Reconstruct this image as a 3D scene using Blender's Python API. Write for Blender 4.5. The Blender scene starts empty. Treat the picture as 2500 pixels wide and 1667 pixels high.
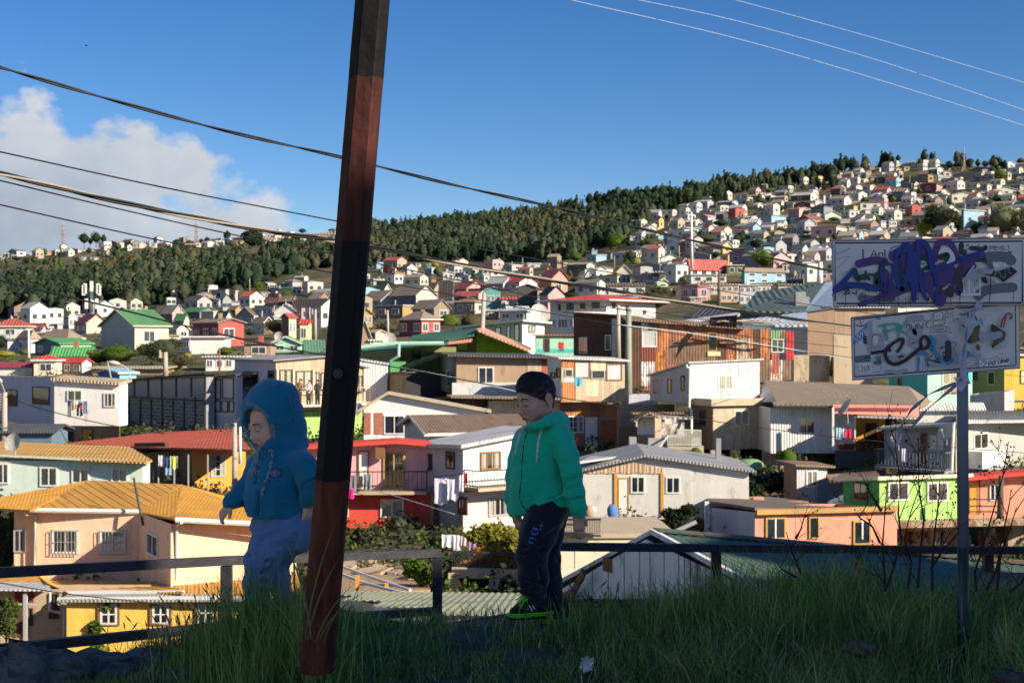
import bpy,math,random,re
import numpy as np
from mathutils import Vector
SC=bpy.context.scene
COL=SC.collection
R=math.radians
# ---------------- camera ----------------
F=2500*50/36.0
CX,CY,CZ=1250.0,833.5,1.5
cam=bpy.data.cameras.new('camera');camo=bpy.data.objects.new('camera',cam);COL.objects.link(camo)
camo.location=(0,0,CZ);camo.rotation_euler=(R(90),0,0)
cam.lens=50;cam.sensor_width=36;cam.clip_start=0.1;cam.clip_end=20000
cam.dof.use_dof=True;cam.dof.focus_distance=6.4;cam.dof.aperture_fstop=9.0
SC.camera=camo
# ---------------- light ----------------
SUN=Vector((0.76,-0.46,0.43)).normalized()
SUN_EL=math.asin(SUN.z);SUN_AZ=math.atan2(SUN.x,SUN.y)
W=bpy.data.worlds.new('World');SC.world=W;W.use_nodes=True
nt=W.node_tree;nt.nodes.clear()
def N(nt,typ,**kw):
 n=nt.nodes.new(typ)
 for k,v in kw.items():
  if k.startswith('i_'):n.inputs[k[2:].replace('_',' ')].default_value=v
  else:setattr(n,k,v)
 return n
sky=N(nt,'ShaderNodeTexSky',sky_type='NISHITA',sun_disc=False,sun_elevation=SUN_EL,sun_rotation=SUN_AZ)
sky.altitude=1800;sky.air_density=1.0;sky.dust_density=0.5;sky.ozone_density=3.0
hs=N(nt,'ShaderNodeHueSaturation');hs.inputs['Saturation'].default_value=1.30;hs.inputs['Value'].default_value=0.43;hs.inputs['Hue'].default_value=0.510
nt.links.new(sky.outputs[0],hs.inputs['Color'])
tc=N(nt,'ShaderNodeTexCoord')
sep=N(nt,'ShaderNodeSeparateXYZ');nt.links.new(tc.outputs['Generated'],sep.inputs[0])
def M(nt,op,a,b=None,c=None,clamp=False):
 n=nt.nodes.new('ShaderNodeMath');n.operation=op;n.use_clamp=clamp
 for i,x in enumerate((a,b,c)):
  if x is None:continue
  if isinstance(x,(int,float)):n.inputs[i].default_value=x
  else:nt.links.new(x,n.inputs[i])
 return n.outputs[0]
az=M(nt,'ARCTAN2',sep.outputs[0],sep.outputs[1])
el=M(nt,'ARCSINE',sep.outputs[2])
cv=N(nt,'ShaderNodeCombineXYZ');nt.links.new(M(nt,'MULTIPLY',az,1.0),cv.inputs[0]);nt.links.new(M(nt,'MULTIPLY',el,1.35),cv.inputs[1])
n1=N(nt,'ShaderNodeTexNoise');n1.inputs['Scale'].default_value=10;n1.inputs['Detail'].default_value=3.0;n1.inputs['Roughness'].default_value=.5
nt.links.new(cv.outputs[0],n1.inputs['Vector'])
n2=N(nt,'ShaderNodeTexNoise');n2.inputs['Scale'].default_value=26;n2.inputs['Detail'].default_value=6;n2.inputs['Roughness'].default_value=.55
nt.links.new(cv.outputs[0],n2.inputs['Vector'])
topc=M(nt,'MULTIPLY_ADD',az,-0.40,0.0)
topc=M(nt,'ADD',topc,M(nt,'MULTIPLY_ADD',n1.outputs[0],0.16,-0.08))
topc=M(nt,'ADD',topc,M(nt,'MULTIPLY_ADD',n2.outputs[0],0.06,-0.03))
topc=M(nt,'ADD',M(nt,'MINIMUM',topc,0.48),M(nt,'MULTIPLY',n2.outputs[0],.06))  # cloud bank raised and carried on behind the camera as added fill
dens=M(nt,'MULTIPLY',M(nt,'SUBTRACT',topc,el),50.0,clamp=True)
back=1.0
side=M(nt,'MULTIPLY',M(nt,'MULTIPLY_ADD',az,-14.0,-1.45),1.0,clamp=True)
gap=M(nt,'MULTIPLY',M(nt,'SUBTRACT',M(nt,'ADD',el,M(nt,'MULTIPLY',n1.outputs[0],.05)),M(nt,'MINIMUM',M(nt,'MULTIPLY_ADD',az,-.30,-.02),.05)),22.0,clamp=True)
dens=M(nt,'MULTIPLY',M(nt,'MULTIPLY',dens,side),M(nt,'MULTIPLY',back,gap))
dens=M(nt,'MULTIPLY',dens,0.93)
cs=M(nt,'MULTIPLY',M(nt,'ADD',M(nt,'MULTIPLY',M(nt,'SUBTRACT',topc,el),-7.0),M(nt,'MULTIPLY_ADD',n2.outputs[0],1.5,.18)),1.0,clamp=True)
cr=N(nt,'ShaderNodeMix',data_type='RGBA')
cr.inputs[6].default_value=(1.1,1.35,1.75,1);cr.inputs[7].default_value=(2.55,2.6,2.72,1)
nt.links.new(cs,cr.inputs[0])
mx=N(nt,'ShaderNodeMix',data_type='RGBA');nt.links.new(dens,mx.inputs[0]);nt.links.new(hs.outputs[0],mx.inputs[6]);nt.links.new(cr.outputs[2],mx.inputs[7])
bg=N(nt,'ShaderNodeBackground');bg.inputs['Strength'].default_value=0.145
wo=N(nt,'ShaderNodeOutputWorld');nt.links.new(mx.outputs[2],bg.inputs[0]);nt.links.new(bg.outputs[0],wo.inputs[0])
sl=bpy.data.lights.new('sun','SUN');sl.energy=4.3;sl.angle=R(0.55);sl.color=(1.0,0.86,0.66)
so=bpy.data.objects.new('sun',sl);COL.objects.link(so);so.rotation_euler=SUN.to_track_quat('Z','Y').to_euler();so.location=(20,-20,30)
vs=SC.view_settings;vs.view_transform='Standard';vs.look='None';vs.gamma=1;vs.exposure=0.92;vs.use_curve_mapping=False
SC.render.engine='CYCLES'
cy=SC.cycles;cy.max_bounces=5;cy.diffuse_bounces=3;cy.glossy_bounces=2;cy.transmission_bounces=2;cy.transparent_max_bounces=6
cy.caustics_reflective=False;cy.caustics_refractive=False
cy.use_denoising=True
try:cy.denoiser='OPENIMAGEDENOISE'
except Exception:pass
cy.use_adaptive_sampling=True;cy.adaptive_threshold=0.015
# ---------------- geometry helpers ----------------
CR={'A':(0,800,3.36),'B':(0,1200,2.6133),'C':(500,600,3.36),'D':(700,1000,2.8517),'E':(1000,700,3.36),'G':(1500,650,3.92),'H':(1550,850,3.36),'I':(1300,1050,3.1367),'J':(1800,1000,3.36),'K':(0,500,2.94),'L':(800,480,2.94),'M':(1500,370,2.352),'N':(1980,550,3.4846),'O':(500,900,2.6139),'P':(1180,880,3.7333),'Q':(1180,1180,3.7333),'R':(560,920,4.125),'T':(1500,400,5.6),'U':(1850,370,6.818),'V':(2170,370,6.818),'W':(1250,540,5.6),'X':(850,600,5.6),'Y':(450,620,5.6),'Z':(0,740,4.978),'a':(2100,880,3.5625),'b':(0,100,2.6133),'c':(1600,620,5.2267),'r':(1600,1300,2.6133),'s':(0,0,1.0)}
def cuv(c,x,y):x0,y0,k=CR[c];return x0+x/k,y0+y/k
def P(u,v,Y):return Vector(((u-CX)/F*Y,Y,CZ+(CY-v)/F*Y))
def PC(c,x,y,Y):u,v=cuv(c,x,y);return P(u,v,Y)
def PX(p):return CX+p.x/p.y*F,CY-(p.z-CZ)/p.y*F
class MB:
 """collects shapes, then links them as one mesh object"""
 def __init__(s):s.v=[];s.f=[];s.m=[];s.c=[]
 def add(s,vs,fs,m=0):
  b=len(s.v);s.c.append((b,len(s.f)));s.v+=[tuple(x)for x in vs];s.f+=[tuple(i+b for i in f)for f in fs];s.m+=[m]*len(fs);return s
 def prism(s,poly,off,m=0,mt=None):
  n=len(poly);vs=list(poly)+[p+off for p in poly]
  fs=[tuple(range(n)),tuple(range(2*n-1,n-1,-1))]+[(i,i+n,(i+1)%n+n,(i+1)%n)for i in range(n)]
  s.add(vs,fs,m)
  if mt is not None:s.m[-(n+1)]=mt
  return s
 def box(s,o,a,b,c,m=0):
  o,a,b,c=map(Vector,(o,a,b,c));return s.prism([o,o+a,o+a+b,o+b],c,m)
 def cbox(s,c,sx,sy,sz,m=0):return s.box((c[0]-sx/2,c[1]-sy/2,c[2]-sz/2),(sx,0,0),(0,sy,0),(0,0,sz),m)
 def bar(s,p,q,w,h=None,m=0,up=Vector((0,0,1))):
  p,q=Vector(p),Vector(q);h=h or w;d=(q-p).normalized()
  x=d.cross(up)
  if x.length<1e-4:x=Vector((1,0,0))
  x.normalize();y=x.cross(d)
  o=p-x*w/2-y*h/2
  return s.prism([o,o+x*w,o+x*w+y*h,o+y*h],q-p,m)
 def tube(s,pts,r,n=8,m=0,caps=True):
  pts=[Vector(p)for p in pts];k=len(pts);rs=r if isinstance(r,(list,tuple))else[r]*k
  t0=(pts[1]-pts[0]).normalized();ref=Vector((0,0,1))if abs(t0.z)<.9 else Vector((1,0,0))
  vs=[]
  for i,p in enumerate(pts):
   t=(pts[min(i+1,k-1)]-pts[max(i-1,0)]).normalized()
   x=t.cross(ref);x.normalize();y=t.cross(x)
   for j in range(n):
    a=2*math.pi*j/n;vs.append(p+(x*math.cos(a)+y*math.sin(a))*rs[i])
  fs=[(i*n+j,i*n+(j+1)%n,(i+1)*n+(j+1)%n,(i+1)*n+j)for i in range(k-1)for j in range(n)]
  if caps:fs+=[tuple(range(n))[::-1],tuple(range((k-1)*n,k*n))]
  return s.add(vs,fs,m)
 def build(s,name,mat,parent=None,smooth=False):
  return mesh(name,s.v,s.f,mat,parent,s.m,smooth)
def link(name,me,parent=None,loc=None):
 o=bpy.data.objects.new(name,me);COL.objects.link(o)
 if parent is not None:o.parent=parent
 if loc is not None:o.location=loc
 return o
def mesh(name,v,f,mat,parent=None,midx=None,smooth=False,origin=None):
 me=bpy.data.meshes.new(name)
 org=Vector(origin)if origin is not None else(world_loc(parent)if parent is not None else None)
 if org is None:
  a=np.array(v);org=Vector(((a[:,0].min()+a[:,0].max())/2,(a[:,1].min()+a[:,1].max())/2,a[:,2].min()))
 me.from_pydata([(x[0]-org.x,x[1]-org.y,x[2]-org.z)for x in v],[],f)
 for m in(mat if isinstance(mat,(list,tuple))else[mat]):me.materials.append(m)
 if midx is not None and any(midx):me.polygons.foreach_set('material_index',midx)
 if smooth:me.polygons.foreach_set('use_smooth',[True]*len(me.polygons))
 o=link(name,me,parent);
 if parent is None:o.location=org
 return o
def world_loc(o):
 l=Vector((0,0,0))
 while o is not None:l+=o.location;o=o.parent
 return l
def npmesh(name,V,Fc,mats,midx=None,kind=None,parent=None,smooth=False,nper=3):
 V=np.asarray(V,dtype=np.float32);Fc=np.asarray(Fc,dtype=np.int32)
 me=bpy.data.meshes.new(name);me.vertices.add(len(V));me.vertices.foreach_set('co',V.ravel())
 me.loops.add(Fc.size);me.loops.foreach_set('vertex_index',Fc.ravel())
 me.polygons.add(len(Fc));me.polygons.foreach_set('loop_start',np.arange(len(Fc),dtype=np.int32)*Fc.shape[1])
 me.polygons.foreach_set('loop_total',np.full(len(Fc),Fc.shape[1],dtype=np.int32))
 for m in mats:me.materials.append(m)
 if midx is not None:me.polygons.foreach_set('material_index',np.asarray(midx,dtype=np.int32))
 if smooth:me.polygons.foreach_set('use_smooth',np.ones(len(Fc),dtype=bool))
 me.update(calc_edges=True);me.validate()
 o=link(name,me,parent)
 if kind:o['kind']=kind
 return o
def thing(name,label,cat,loc,group=None):
 o=bpy.data.objects.new(name,None);o.empty_display_size=.3;COL.objects.link(o);o.location=loc
 return tag(o,label,cat,group)
def tag(o,label,cat,group=None):
 o['label']=label;o['category']=cat
 if group:o['group']=group
 return o
 # ---------------- materials ----------------
MC={}
def _lk(nt,a,b):nt.links.new(a,b)
def wall_s(nt):
 """coordinate running horizontally along any wall or roof slope"""
 g=N(nt,'ShaderNodeNewGeometry')
 cr=N(nt,'ShaderNodeVectorMath',operation='CROSS_PRODUCT');_lk(nt,g.outputs['True Normal'],cr.inputs[0]);cr.inputs[1].default_value=(0,0,1)
 nm=N(nt,'ShaderNodeVectorMath',operation='NORMALIZE');_lk(nt,cr.outputs[0],nm.inputs[0])
 dt=N(nt,'ShaderNodeVectorMath',operation='DOT_PRODUCT');_lk(nt,nm.outputs[0],dt.inputs[0]);_lk(nt,g.outputs['Position'],dt.inputs[1])
 return g,dt.outputs['Value']
def mat(name,col,kind='plain',rough=0.8,per=0.22,var=0.14,met=0.0,spec=0.3,wear=0.0,wearcol=(.18,.09,.04),bump=0.5,alpha=None):
 key=(name,tuple(col),kind,rough,per,var,wear,wearcol,met,bump)
 if key in MC:return MC[key]
 m=bpy.data.materials.new(name);m.use_nodes=True;nt=m.node_tree
 b=nt.nodes['Principled BSDF'];b.inputs['Roughness'].default_value=rough;b.inputs['Metallic'].default_value=met
 b.inputs['Specular IOR Level'].default_value=spec
 c=tuple(col)+(1,)
 g,s=wall_s(nt)
 sp=N(nt,'ShaderNodeSeparateXYZ');_lk(nt,g.outputs['Position'],sp.inputs[0])
 no=N(nt,'ShaderNodeTexNoise');no.inputs['Scale'].default_value=0.9;no.inputs['Detail'].default_value=6;no.inputs['Roughness'].default_value=.65
 _lk(nt,g.outputs['Position'],no.inputs['Vector'])
 st=N(nt,'ShaderNodeCombineXYZ');_lk(nt,M(nt,'MULTIPLY',s,3.1),st.inputs[0]);_lk(nt,M(nt,'MULTIPLY',sp.outputs[2],.35),st.inputs[1])
 ns=N(nt,'ShaderNodeTexNoise');ns.inputs['Scale'].default_value=1.0;ns.inputs['Detail'].default_value=4;_lk(nt,st.outputs[0],ns.inputs['Vector'])
 f=M(nt,'ADD',M(nt,'MULTIPLY_ADD',no.outputs[0],var*2.2,1-var*1.1),M(nt,'MULTIPLY_ADD',ns.outputs[0],var*1.5,-var*.75))
 vm=N(nt,'ShaderNodeVectorMath',operation='SCALE');vm.inputs[0].default_value=col;_lk(nt,f,vm.inputs['Scale'])
 outc=vm.outputs[0];height=None
 if kind=='corr' or kind=='plank':
  w=M(nt,'SINE',M(nt,'MULTIPLY',s,2*math.pi/per))
  if kind=='plank':
   fl=M(nt,'FLOOR',M(nt,'DIVIDE',s,per));wn=N(nt,'ShaderNodeTexWhiteNoise',noise_dimensions='1D');_lk(nt,fl,wn.inputs['W'])
   ff=M(nt,'MULTIPLY_ADD',wn.outputs[0],.3,.85)
   fr=M(nt,'ABSOLUTE',M(nt,'SUBTRACT',M(nt,'FRACT',M(nt,'DIVIDE',s,per)),.5))
   gapm=M(nt,'GREATER_THAN',fr,.46)
   ff=M(nt,'MULTIPLY',ff,M(nt,'MULTIPLY_ADD',gapm,-.45,1.0))
   v2=N(nt,'ShaderNodeVectorMath',operation='SCALE');_lk(nt,outc,v2.inputs[0]);_lk(nt,ff,v2.inputs['Scale']);outc=v2.outputs[0]
   height=M(nt,'SUBTRACT',1.0,gapm)
  else:
   height=w
   fl=M(nt,'FLOOR',M(nt,'DIVIDE',s,.85));wn=N(nt,'ShaderNodeTexWhiteNoise',noise_dimensions='1D');_lk(nt,fl,wn.inputs['W'])
   v2=N(nt,'ShaderNodeVectorMath',operation='SCALE');_lk(nt,outc,v2.inputs[0]);_lk(nt,M(nt,'MULTIPLY_ADD',wn.outputs[0],.14,.93),v2.inputs['Scale']);outc=v2.outputs[0]
 elif kind=='clap':
  fr=M(nt,'FRACT',M(nt,'DIVIDE',sp.outputs[2],per));height=M(nt,'SUBTRACT',1.0,fr)
 elif kind=='brick':
  cb=N(nt,'ShaderNodeCombineXYZ');_lk(nt,s,cb.inputs[0]);_lk(nt,sp.outputs[2],cb.inputs[1])
  bt=N(nt,'ShaderNodeTexBrick');bt.inputs['Scale'].default_value=1;bt.inputs['Brick Width'].default_value=per*1.7;bt.inputs['Row Height'].default_value=per*.62
  bt.inputs['Mortar Size'].default_value=per*.1;_lk(nt,cb.outputs[0],bt.inputs['Vector'])
  bt.inputs['Color1'].default_value=(1,1,1,1);bt.inputs['Color2'].default_value=(.7,.66,.62,1);bt.inputs['Mortar'].default_value=(1.3,1.9,2.1,1)
  v2=N(nt,'ShaderNodeVectorMath',operation='MULTIPLY');_lk(nt,outc,v2.inputs[0]);_lk(nt,bt.outputs[0],v2.inputs[1]);outc=v2.outputs[0]
  height=bt.outputs['Fac']
 if wear>0:
  nw=N(nt,'ShaderNodeTexNoise');nw.inputs['Scale'].default_value=1.6;nw.inputs['Detail'].default_value=8;nw.inputs['Roughness'].default_value=.7
  sv=N(nt,'ShaderNodeCombineXYZ');_lk(nt,M(nt,'MULTIPLY',s,1.6),sv.inputs[0]);_lk(nt,M(nt,'MULTIPLY',sp.outputs[2],.6),sv.inputs[1]);_lk(nt,M(nt,'MULTIPLY',sp.outputs[1],.3),sv.inputs[2])
  _lk(nt,sv.outputs[0],nw.inputs['Vector'])
  wf=M(nt,'MULTIPLY',M(nt,'SUBTRACT',nw.outputs[0],0.62-wear*.3),9.0,clamp=True)
  mx=N(nt,'ShaderNodeMix',data_type='RGBA');_lk(nt,M(nt,'MULTIPLY',wf,.85),mx.inputs[0]);_lk(nt,outc,mx.inputs[6]);mx.inputs[7].default_value=wearcol+(1,)
  outc=mx.outputs[2]
 _lk(nt,outc,b.inputs['Base Color'])
 bp=N(nt,'ShaderNodeBump');bp.inputs['Strength'].default_value=bump;bp.inputs['Distance'].default_value=per*(.18 if kind=='corr' else .35)if height is not None else .02
 if height is not None:_lk(nt,height,bp.inputs['Height'])
 else:
  n3=N(nt,'ShaderNodeTexNoise');n3.inputs['Scale'].default_value=14;n3.inputs['Detail'].default_value=3;_lk(nt,g.outputs['Position'],n3.inputs['Vector']);_lk(nt,n3.outputs[0],bp.inputs['Height'])
 _lk(nt,bp.outputs[0],b.inputs['Normal'])
 MC[key]=m;return m
def glass_mat():
 if 'glass' in MC:return MC['glass']
 m=bpy.data.materials.new('window_glass');m.use_nodes=True;nt=m.node_tree;nt.nodes.clear()
 tr=N(nt,'ShaderNodeBsdfTransparent');gl=N(nt,'ShaderNodeBsdfGlossy');gl.inputs['Roughness'].default_value=.05
 fr=N(nt,'ShaderNodeFresnel');fr.inputs[0].default_value=1.5
 mx=N(nt,'ShaderNodeMixShader');_lk(nt,M(nt,'MULTIPLY_ADD',fr.outputs[0],1.0,.08),mx.inputs[0]);_lk(nt,tr.outputs[0],mx.inputs[1]);_lk(nt,gl.outputs[0],mx.inputs[2])
 o=N(nt,'ShaderNodeOutputMaterial');_lk(nt,mx.outputs[0],o.inputs[0]);MC['glass']=m;return m
def leaf_mat(name,col,var=.35,trans=.25,rough=.65):
 key=('leaf',name,tuple(col))
 if key in MC:return MC[key]
 m=bpy.data.materials.new(name);m.use_nodes=True;nt=m.node_tree;nt.nodes.clear()
 g=N(nt,'ShaderNodeNewGeometry')
 no=N(nt,'ShaderNodeTexNoise');no.inputs['Scale'].default_value=.7;no.inputs['Detail'].default_value=4;_lk(nt,g.outputs['Position'],no.inputs['Vector'])
 f=M(nt,'ADD',M(nt,'MULTIPLY_ADD',no.outputs[0],var*2,1-var),M(nt,'MULTIPLY_ADD',g.outputs['Random Per Island'],var*1.4,-var*.7))
 vm=N(nt,'ShaderNodeVectorMath',operation='SCALE');vm.inputs[0].default_value=col;_lk(nt,f,vm.inputs['Scale'])
 d=N(nt,'ShaderNodeBsdfDiffuse');_lk(nt,vm.outputs[0],d.inputs[0])
 t=N(nt,'ShaderNodeBsdfTranslucent');
 v2=N(nt,'ShaderNodeVectorMath',operation='MULTIPLY');_lk(nt,vm.outputs[0],v2.inputs[0]);v2.inputs[1].default_value=(1.3,1.25,.6);_lk(nt,v2.outputs[0],t.inputs[0])
 mx=N(nt,'ShaderNodeMixShader');mx.inputs[0].default_value=trans;_lk(nt,d.outputs[0],mx.inputs[1]);_lk(nt,t.outputs[0],mx.inputs[2])
 o=N(nt,'ShaderNodeOutputMaterial');_lk(nt,mx.outputs[0],o.inputs[0]);MC[key]=m;return m
PAL={'W':('white',(.80,.79,.76)),'w':('off-white',(.66,.65,.62)),'C':('cream',(.76,.70,.54)),'c':('pale yellow',(.80,.70,.40)),'g':('light grey',(.50,.51,.53)),'G':('grey',(.30,.31,.33)),'d':('dark grey',(.10,.105,.115)),'k':('black',(.035,.035,.04)),'t':('tan',(.52,.42,.30)),'T':('sandy brown',(.40,.29,.20)),'n':('brown',(.24,.165,.115)),'N':('dark brown',(.10,.06,.045)),'x':('rusty',(.40,.165,.095)),'X':('orange rust',(.55,.22,.09)),'r':('brick red',(.42,.13,.085)),'R':('red',(.66,.085,.06)),'q':('crimson',(.58,.045,.06)),'s':('salmon',(.80,.34,.24)),'p':('pink',(.82,.44,.46)),'P':('pale pink',(.78,.60,.56)),'e':('peach',(.88,.60,.42)),'O':('orange',(.80,.34,.07)),'o':('ochre',(.66,.37,.065)),'y':('yellow',(.85,.56,.12)),'l':('lime green',(.44,.74,.07)),'v':('green',(.10,.36,.12)),'V':('dark green',(.06,.16,.11)),'z':('olive',(.22,.23,.09)),'m':('mint',(.38,.66,.52)),'M':('pale mint',(.64,.76,.68)),'h':('turquoise',(.09,.52,.50)),'H':('sage green',(.20,.36,.19)),'b':('light blue',(.28,.60,.80)),'B':('blue',(.10,.22,.50)),'D':('slate blue',(.13,.20,.28)),'L':('lilac grey',(.48,.49,.62)),'u':('purple',(.34,.20,.44)),'i':('maroon',(.30,.055,.08)),'j':('apple green',(.36,.62,.18)),'E':('silvery grey',(.56,.58,.60)),'A':('rose',(.66,.24,.28))}
KD={'|':'corr','-':'clap','/':'plank','#':'brick'}
def col_of(code):return PAL[code[0]][1]
def paint(code,role='wall',Y=100):
 base=code[0];kd=KD.get(code[1:2],'plain');nm,c=PAL[base]
 if Y>190:l_=sum(c)/3;c=tuple(round((x*.72+l_*.28)*.80,3)for x in c);nm='faded_'+nm  # distance haze painted in: far colours greyed and darkened
 if role=='roof':
  kd='corr' if kd=='plain' else kd
  return mat(nm.replace(' ','_')+'_roofing',c,kd,rough=.62,per=max(.16,Y*.0022),var=.2,bump=.55,wear=.28 if base in 'oRrxgEWwn' else .1,wearcol=(c[0]*.5,c[1]*.45,c[2]*.42))
 return mat(nm.replace(' ','_')+'_wall',c,kd,rough=.85,per=max(.16 if kd!='brick' else .17,Y*.0018),var=.10 if base in 'Ww' else .13,bump=.5,wear=.22 if '!' not in code else .55,wearcol=tuple(x*.66 for x in c)if '!' not in code else(.20,.09,.045))
 # ---------------- terrain: the near bank, the valley and the far slopes ----------------
NEARV=[(1720,9),(1690,20)]
COLS={-1200:[(1655,40),(1610,50),(1330,58),(1180,70),(1100,82),(1000,100),(900,140),(850,200),(800,290),(760,420),(700,560),(640,800)],0:[(1655,40),(1610,50),(1330,58),(1180,70),(1100,82),(1000,100),(900,140),(860,190),(810,280),(775,400),(700,560),(618,800)],600:[(1650,36),(1600,49),(1400,57),(1190,72),(1100,85),(1000,100),(900,135),(860,175),(800,260),(760,360),(700,480),(640,650),(570,900)],1250:[(1600,30),(1480,41),(1390,52),(1260,64),(1100,82),(1000,98),(900,125),(840,160),(790,220),(740,310),(690,430),(650,560),(600,750),(520,1100)],1700:[(1600,30),(1480,44),(1360,58),(1260,64),(1100,80),(1000,95),(900,118),(810,165),(760,240),(710,310),(650,400),(600,480),(550,570),(500,680),(450,850)],2500:[(1600,30),(1480,46),(1360,60),(1260,66),(1150,72),(1000,95),(900,118),(800,170),(750,240),(690,320),(600,430),(500,560),(400,780)],3700:[(1600,30),(1480,46),(1360,60),(1260,66),(1150,72),(1000,95),(900,118),(800,170),(750,240),(690,320),(600,430),(500,560),(380,780)]}
CK=sorted(COLS)
SKY=[(-1200,640),(0,632),(60,622),(200,610),(320,598),(480,588),(600,578),(740,572),(870,566),(950,556),(1080,552),(1150,540),(1250,526),(1400,512),(1500,494),(1650,482),(1750,462),(1900,446),(2000,430),(2050,420),(2150,404),(2250,396),(2400,408),(2500,406),(3700,385)]
def vsky(u):return np.interp(u,[a for a,b in SKY],[b for a,b in SKY])
def _colY(k,v):
 t=sorted(NEARV+COLS[k]);return np.exp(np.interp(v,[a for a,b in t],[math.log(b)for a,b in t]))
def depth(u,v):
 u=min(max(u,CK[0]),CK[-1])
 for a,b in zip(CK,CK[1:]):
  if a<=u<=b:
   t=(u-a)/(b-a);return math.exp((1-t)*math.log(_colY(a,v))+t*math.log(_colY(b,v)))
def ground_at(u,Y):
 lo,hi=float(vsky(u)),1720.0
 for _ in range(30):
  m=(lo+hi)/2
  if depth(u,m)>Y:lo=m
  else:hi=m
 return hi
soil=mat('hillside_soil',(.16,.11,.065),'plain',rough=.95,var=.4,bump=.8)
nt=soil.node_tree;b_=nt.nodes['Principled BSDF'];src=b_.inputs['Base Color'].links[0].from_socket
g_=N(nt,'ShaderNodeNewGeometry');nn=N(nt,'ShaderNodeTexNoise');nn.inputs['Scale'].default_value=.06;nn.inputs['Detail'].default_value=8;_lk(nt,g_.outputs['Position'],nn.inputs['Vector'])
nf=N(nt,'ShaderNodeTexNoise');nf.inputs['Scale'].default_value=.9;nf.inputs['Detail'].default_value=6;_lk(nt,g_.outputs['Position'],nf.inputs['Vector'])
mm=N(nt,'ShaderNodeMix',data_type='RGBA');_lk(nt,M(nt,'MULTIPLY',M(nt,'SUBTRACT',M(nt,'ADD',nn.outputs[0],M(nt,'MULTIPLY',nf.outputs[0],.4)),.62),8.0,clamp=True),mm.inputs[0]);_lk(nt,src,mm.inputs[6]);mm.inputs[7].default_value=(.055,.068,.028,1)
_lk(nt,mm.outputs[2],b_.inputs['Base Color'])
def near_z(x,y):
 """height of the grassy bank under the boys"""
 u=CX+x/max(y,1.5)*F if y>3 else CX+x/3*F
 crest=np.interp(x,[-12,-2.4,-1.5,-.9,-.3,.15,.5,1.0,1.7,2.6,12],[-1.66,-1.60,-1.46,-1.39,-1.36,-1.34,-1.36,-1.34,-1.33,-1.34,-1.3])
 z=crest if y>6 else crest-.10*(6-max(y,3))-.0*0
 if y>6.95:z-=(y-6.95)*.75
 if y>8.4:z=max(z,-2.45)-(y-8.4)*.02 if y<9 else-2.5
 z+=.105*math.exp(-((x+1.12)**2/.10+(y-6.3)**2/.08))
 return CZ+z+.02*math.sin(x*5+y*3)+.015*math.sin(x*11-y*7)
 # ---------------- houses ----------------
GLASSD=mat('dark_glass',(.035,.04,.05),'plain',rough=.12,var=.1,spec=.6,bump=0)
FARGL=mat('far_window_glass',(.06,.07,.085),'plain',rough=.2,var=.3,spec=.5,bump=0)
DARKIN=mat('painted_dark_void',(.025,.025,.028),'plain',rough=.9)  # near-black paint stands in for unlit space behind glass and planks
CURT={'w':mat('white_curtain',(.62,.60,.56),'corr',per=.16,rough=.9),'r':mat('red_curtain',(.55,.04,.07),'corr',per=.2,rough=.9),'g':mat('green_curtain',(.42,.50,.10),'corr',per=.15,rough=.9),'b':mat('brown_curtain',(.26,.15,.09),'corr',per=.15,rough=.9),'p':mat('pink_curtain',(.62,.30,.40),'corr',per=.15,rough=.9),'u':mat('plum_curtain',(.24,.11,.20),'corr',per=.2,rough=.9),'G':mat('dark_green_blind',(.10,.22,.03),'plain',rough=.9),'o':mat('orange_curtain',(.72,.25,.12),'corr',per=.2,rough=.9),'P':mat('clear_plastic_sheet',(.55,.56,.56),'plain',rough=.35,spec=.7,bump=1.0,var=.3)}
FRM={'w':mat('white_window_frame',(.78,.78,.76),rough=.5,var=.05,bump=.1),'d':mat('dark_window_frame',(.06,.055,.05),rough=.6,bump=.1),'b':mat('brown_window_frame',(.25,.12,.06),rough=.6,bump=.1),'g':mat('grey_window_frame',(.42,.42,.42),rough=.6,bump=.1),'o':mat('ochre_window_frame',(.52,.33,.10),rough=.6,bump=.1)}
RAILM=mat('black_railing',(.035,.035,.04),rough=.5,bump=.1);WRAIL=mat('pale_railing',(.55,.55,.48),rough=.6,bump=.1)
HOUSES=[]
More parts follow.
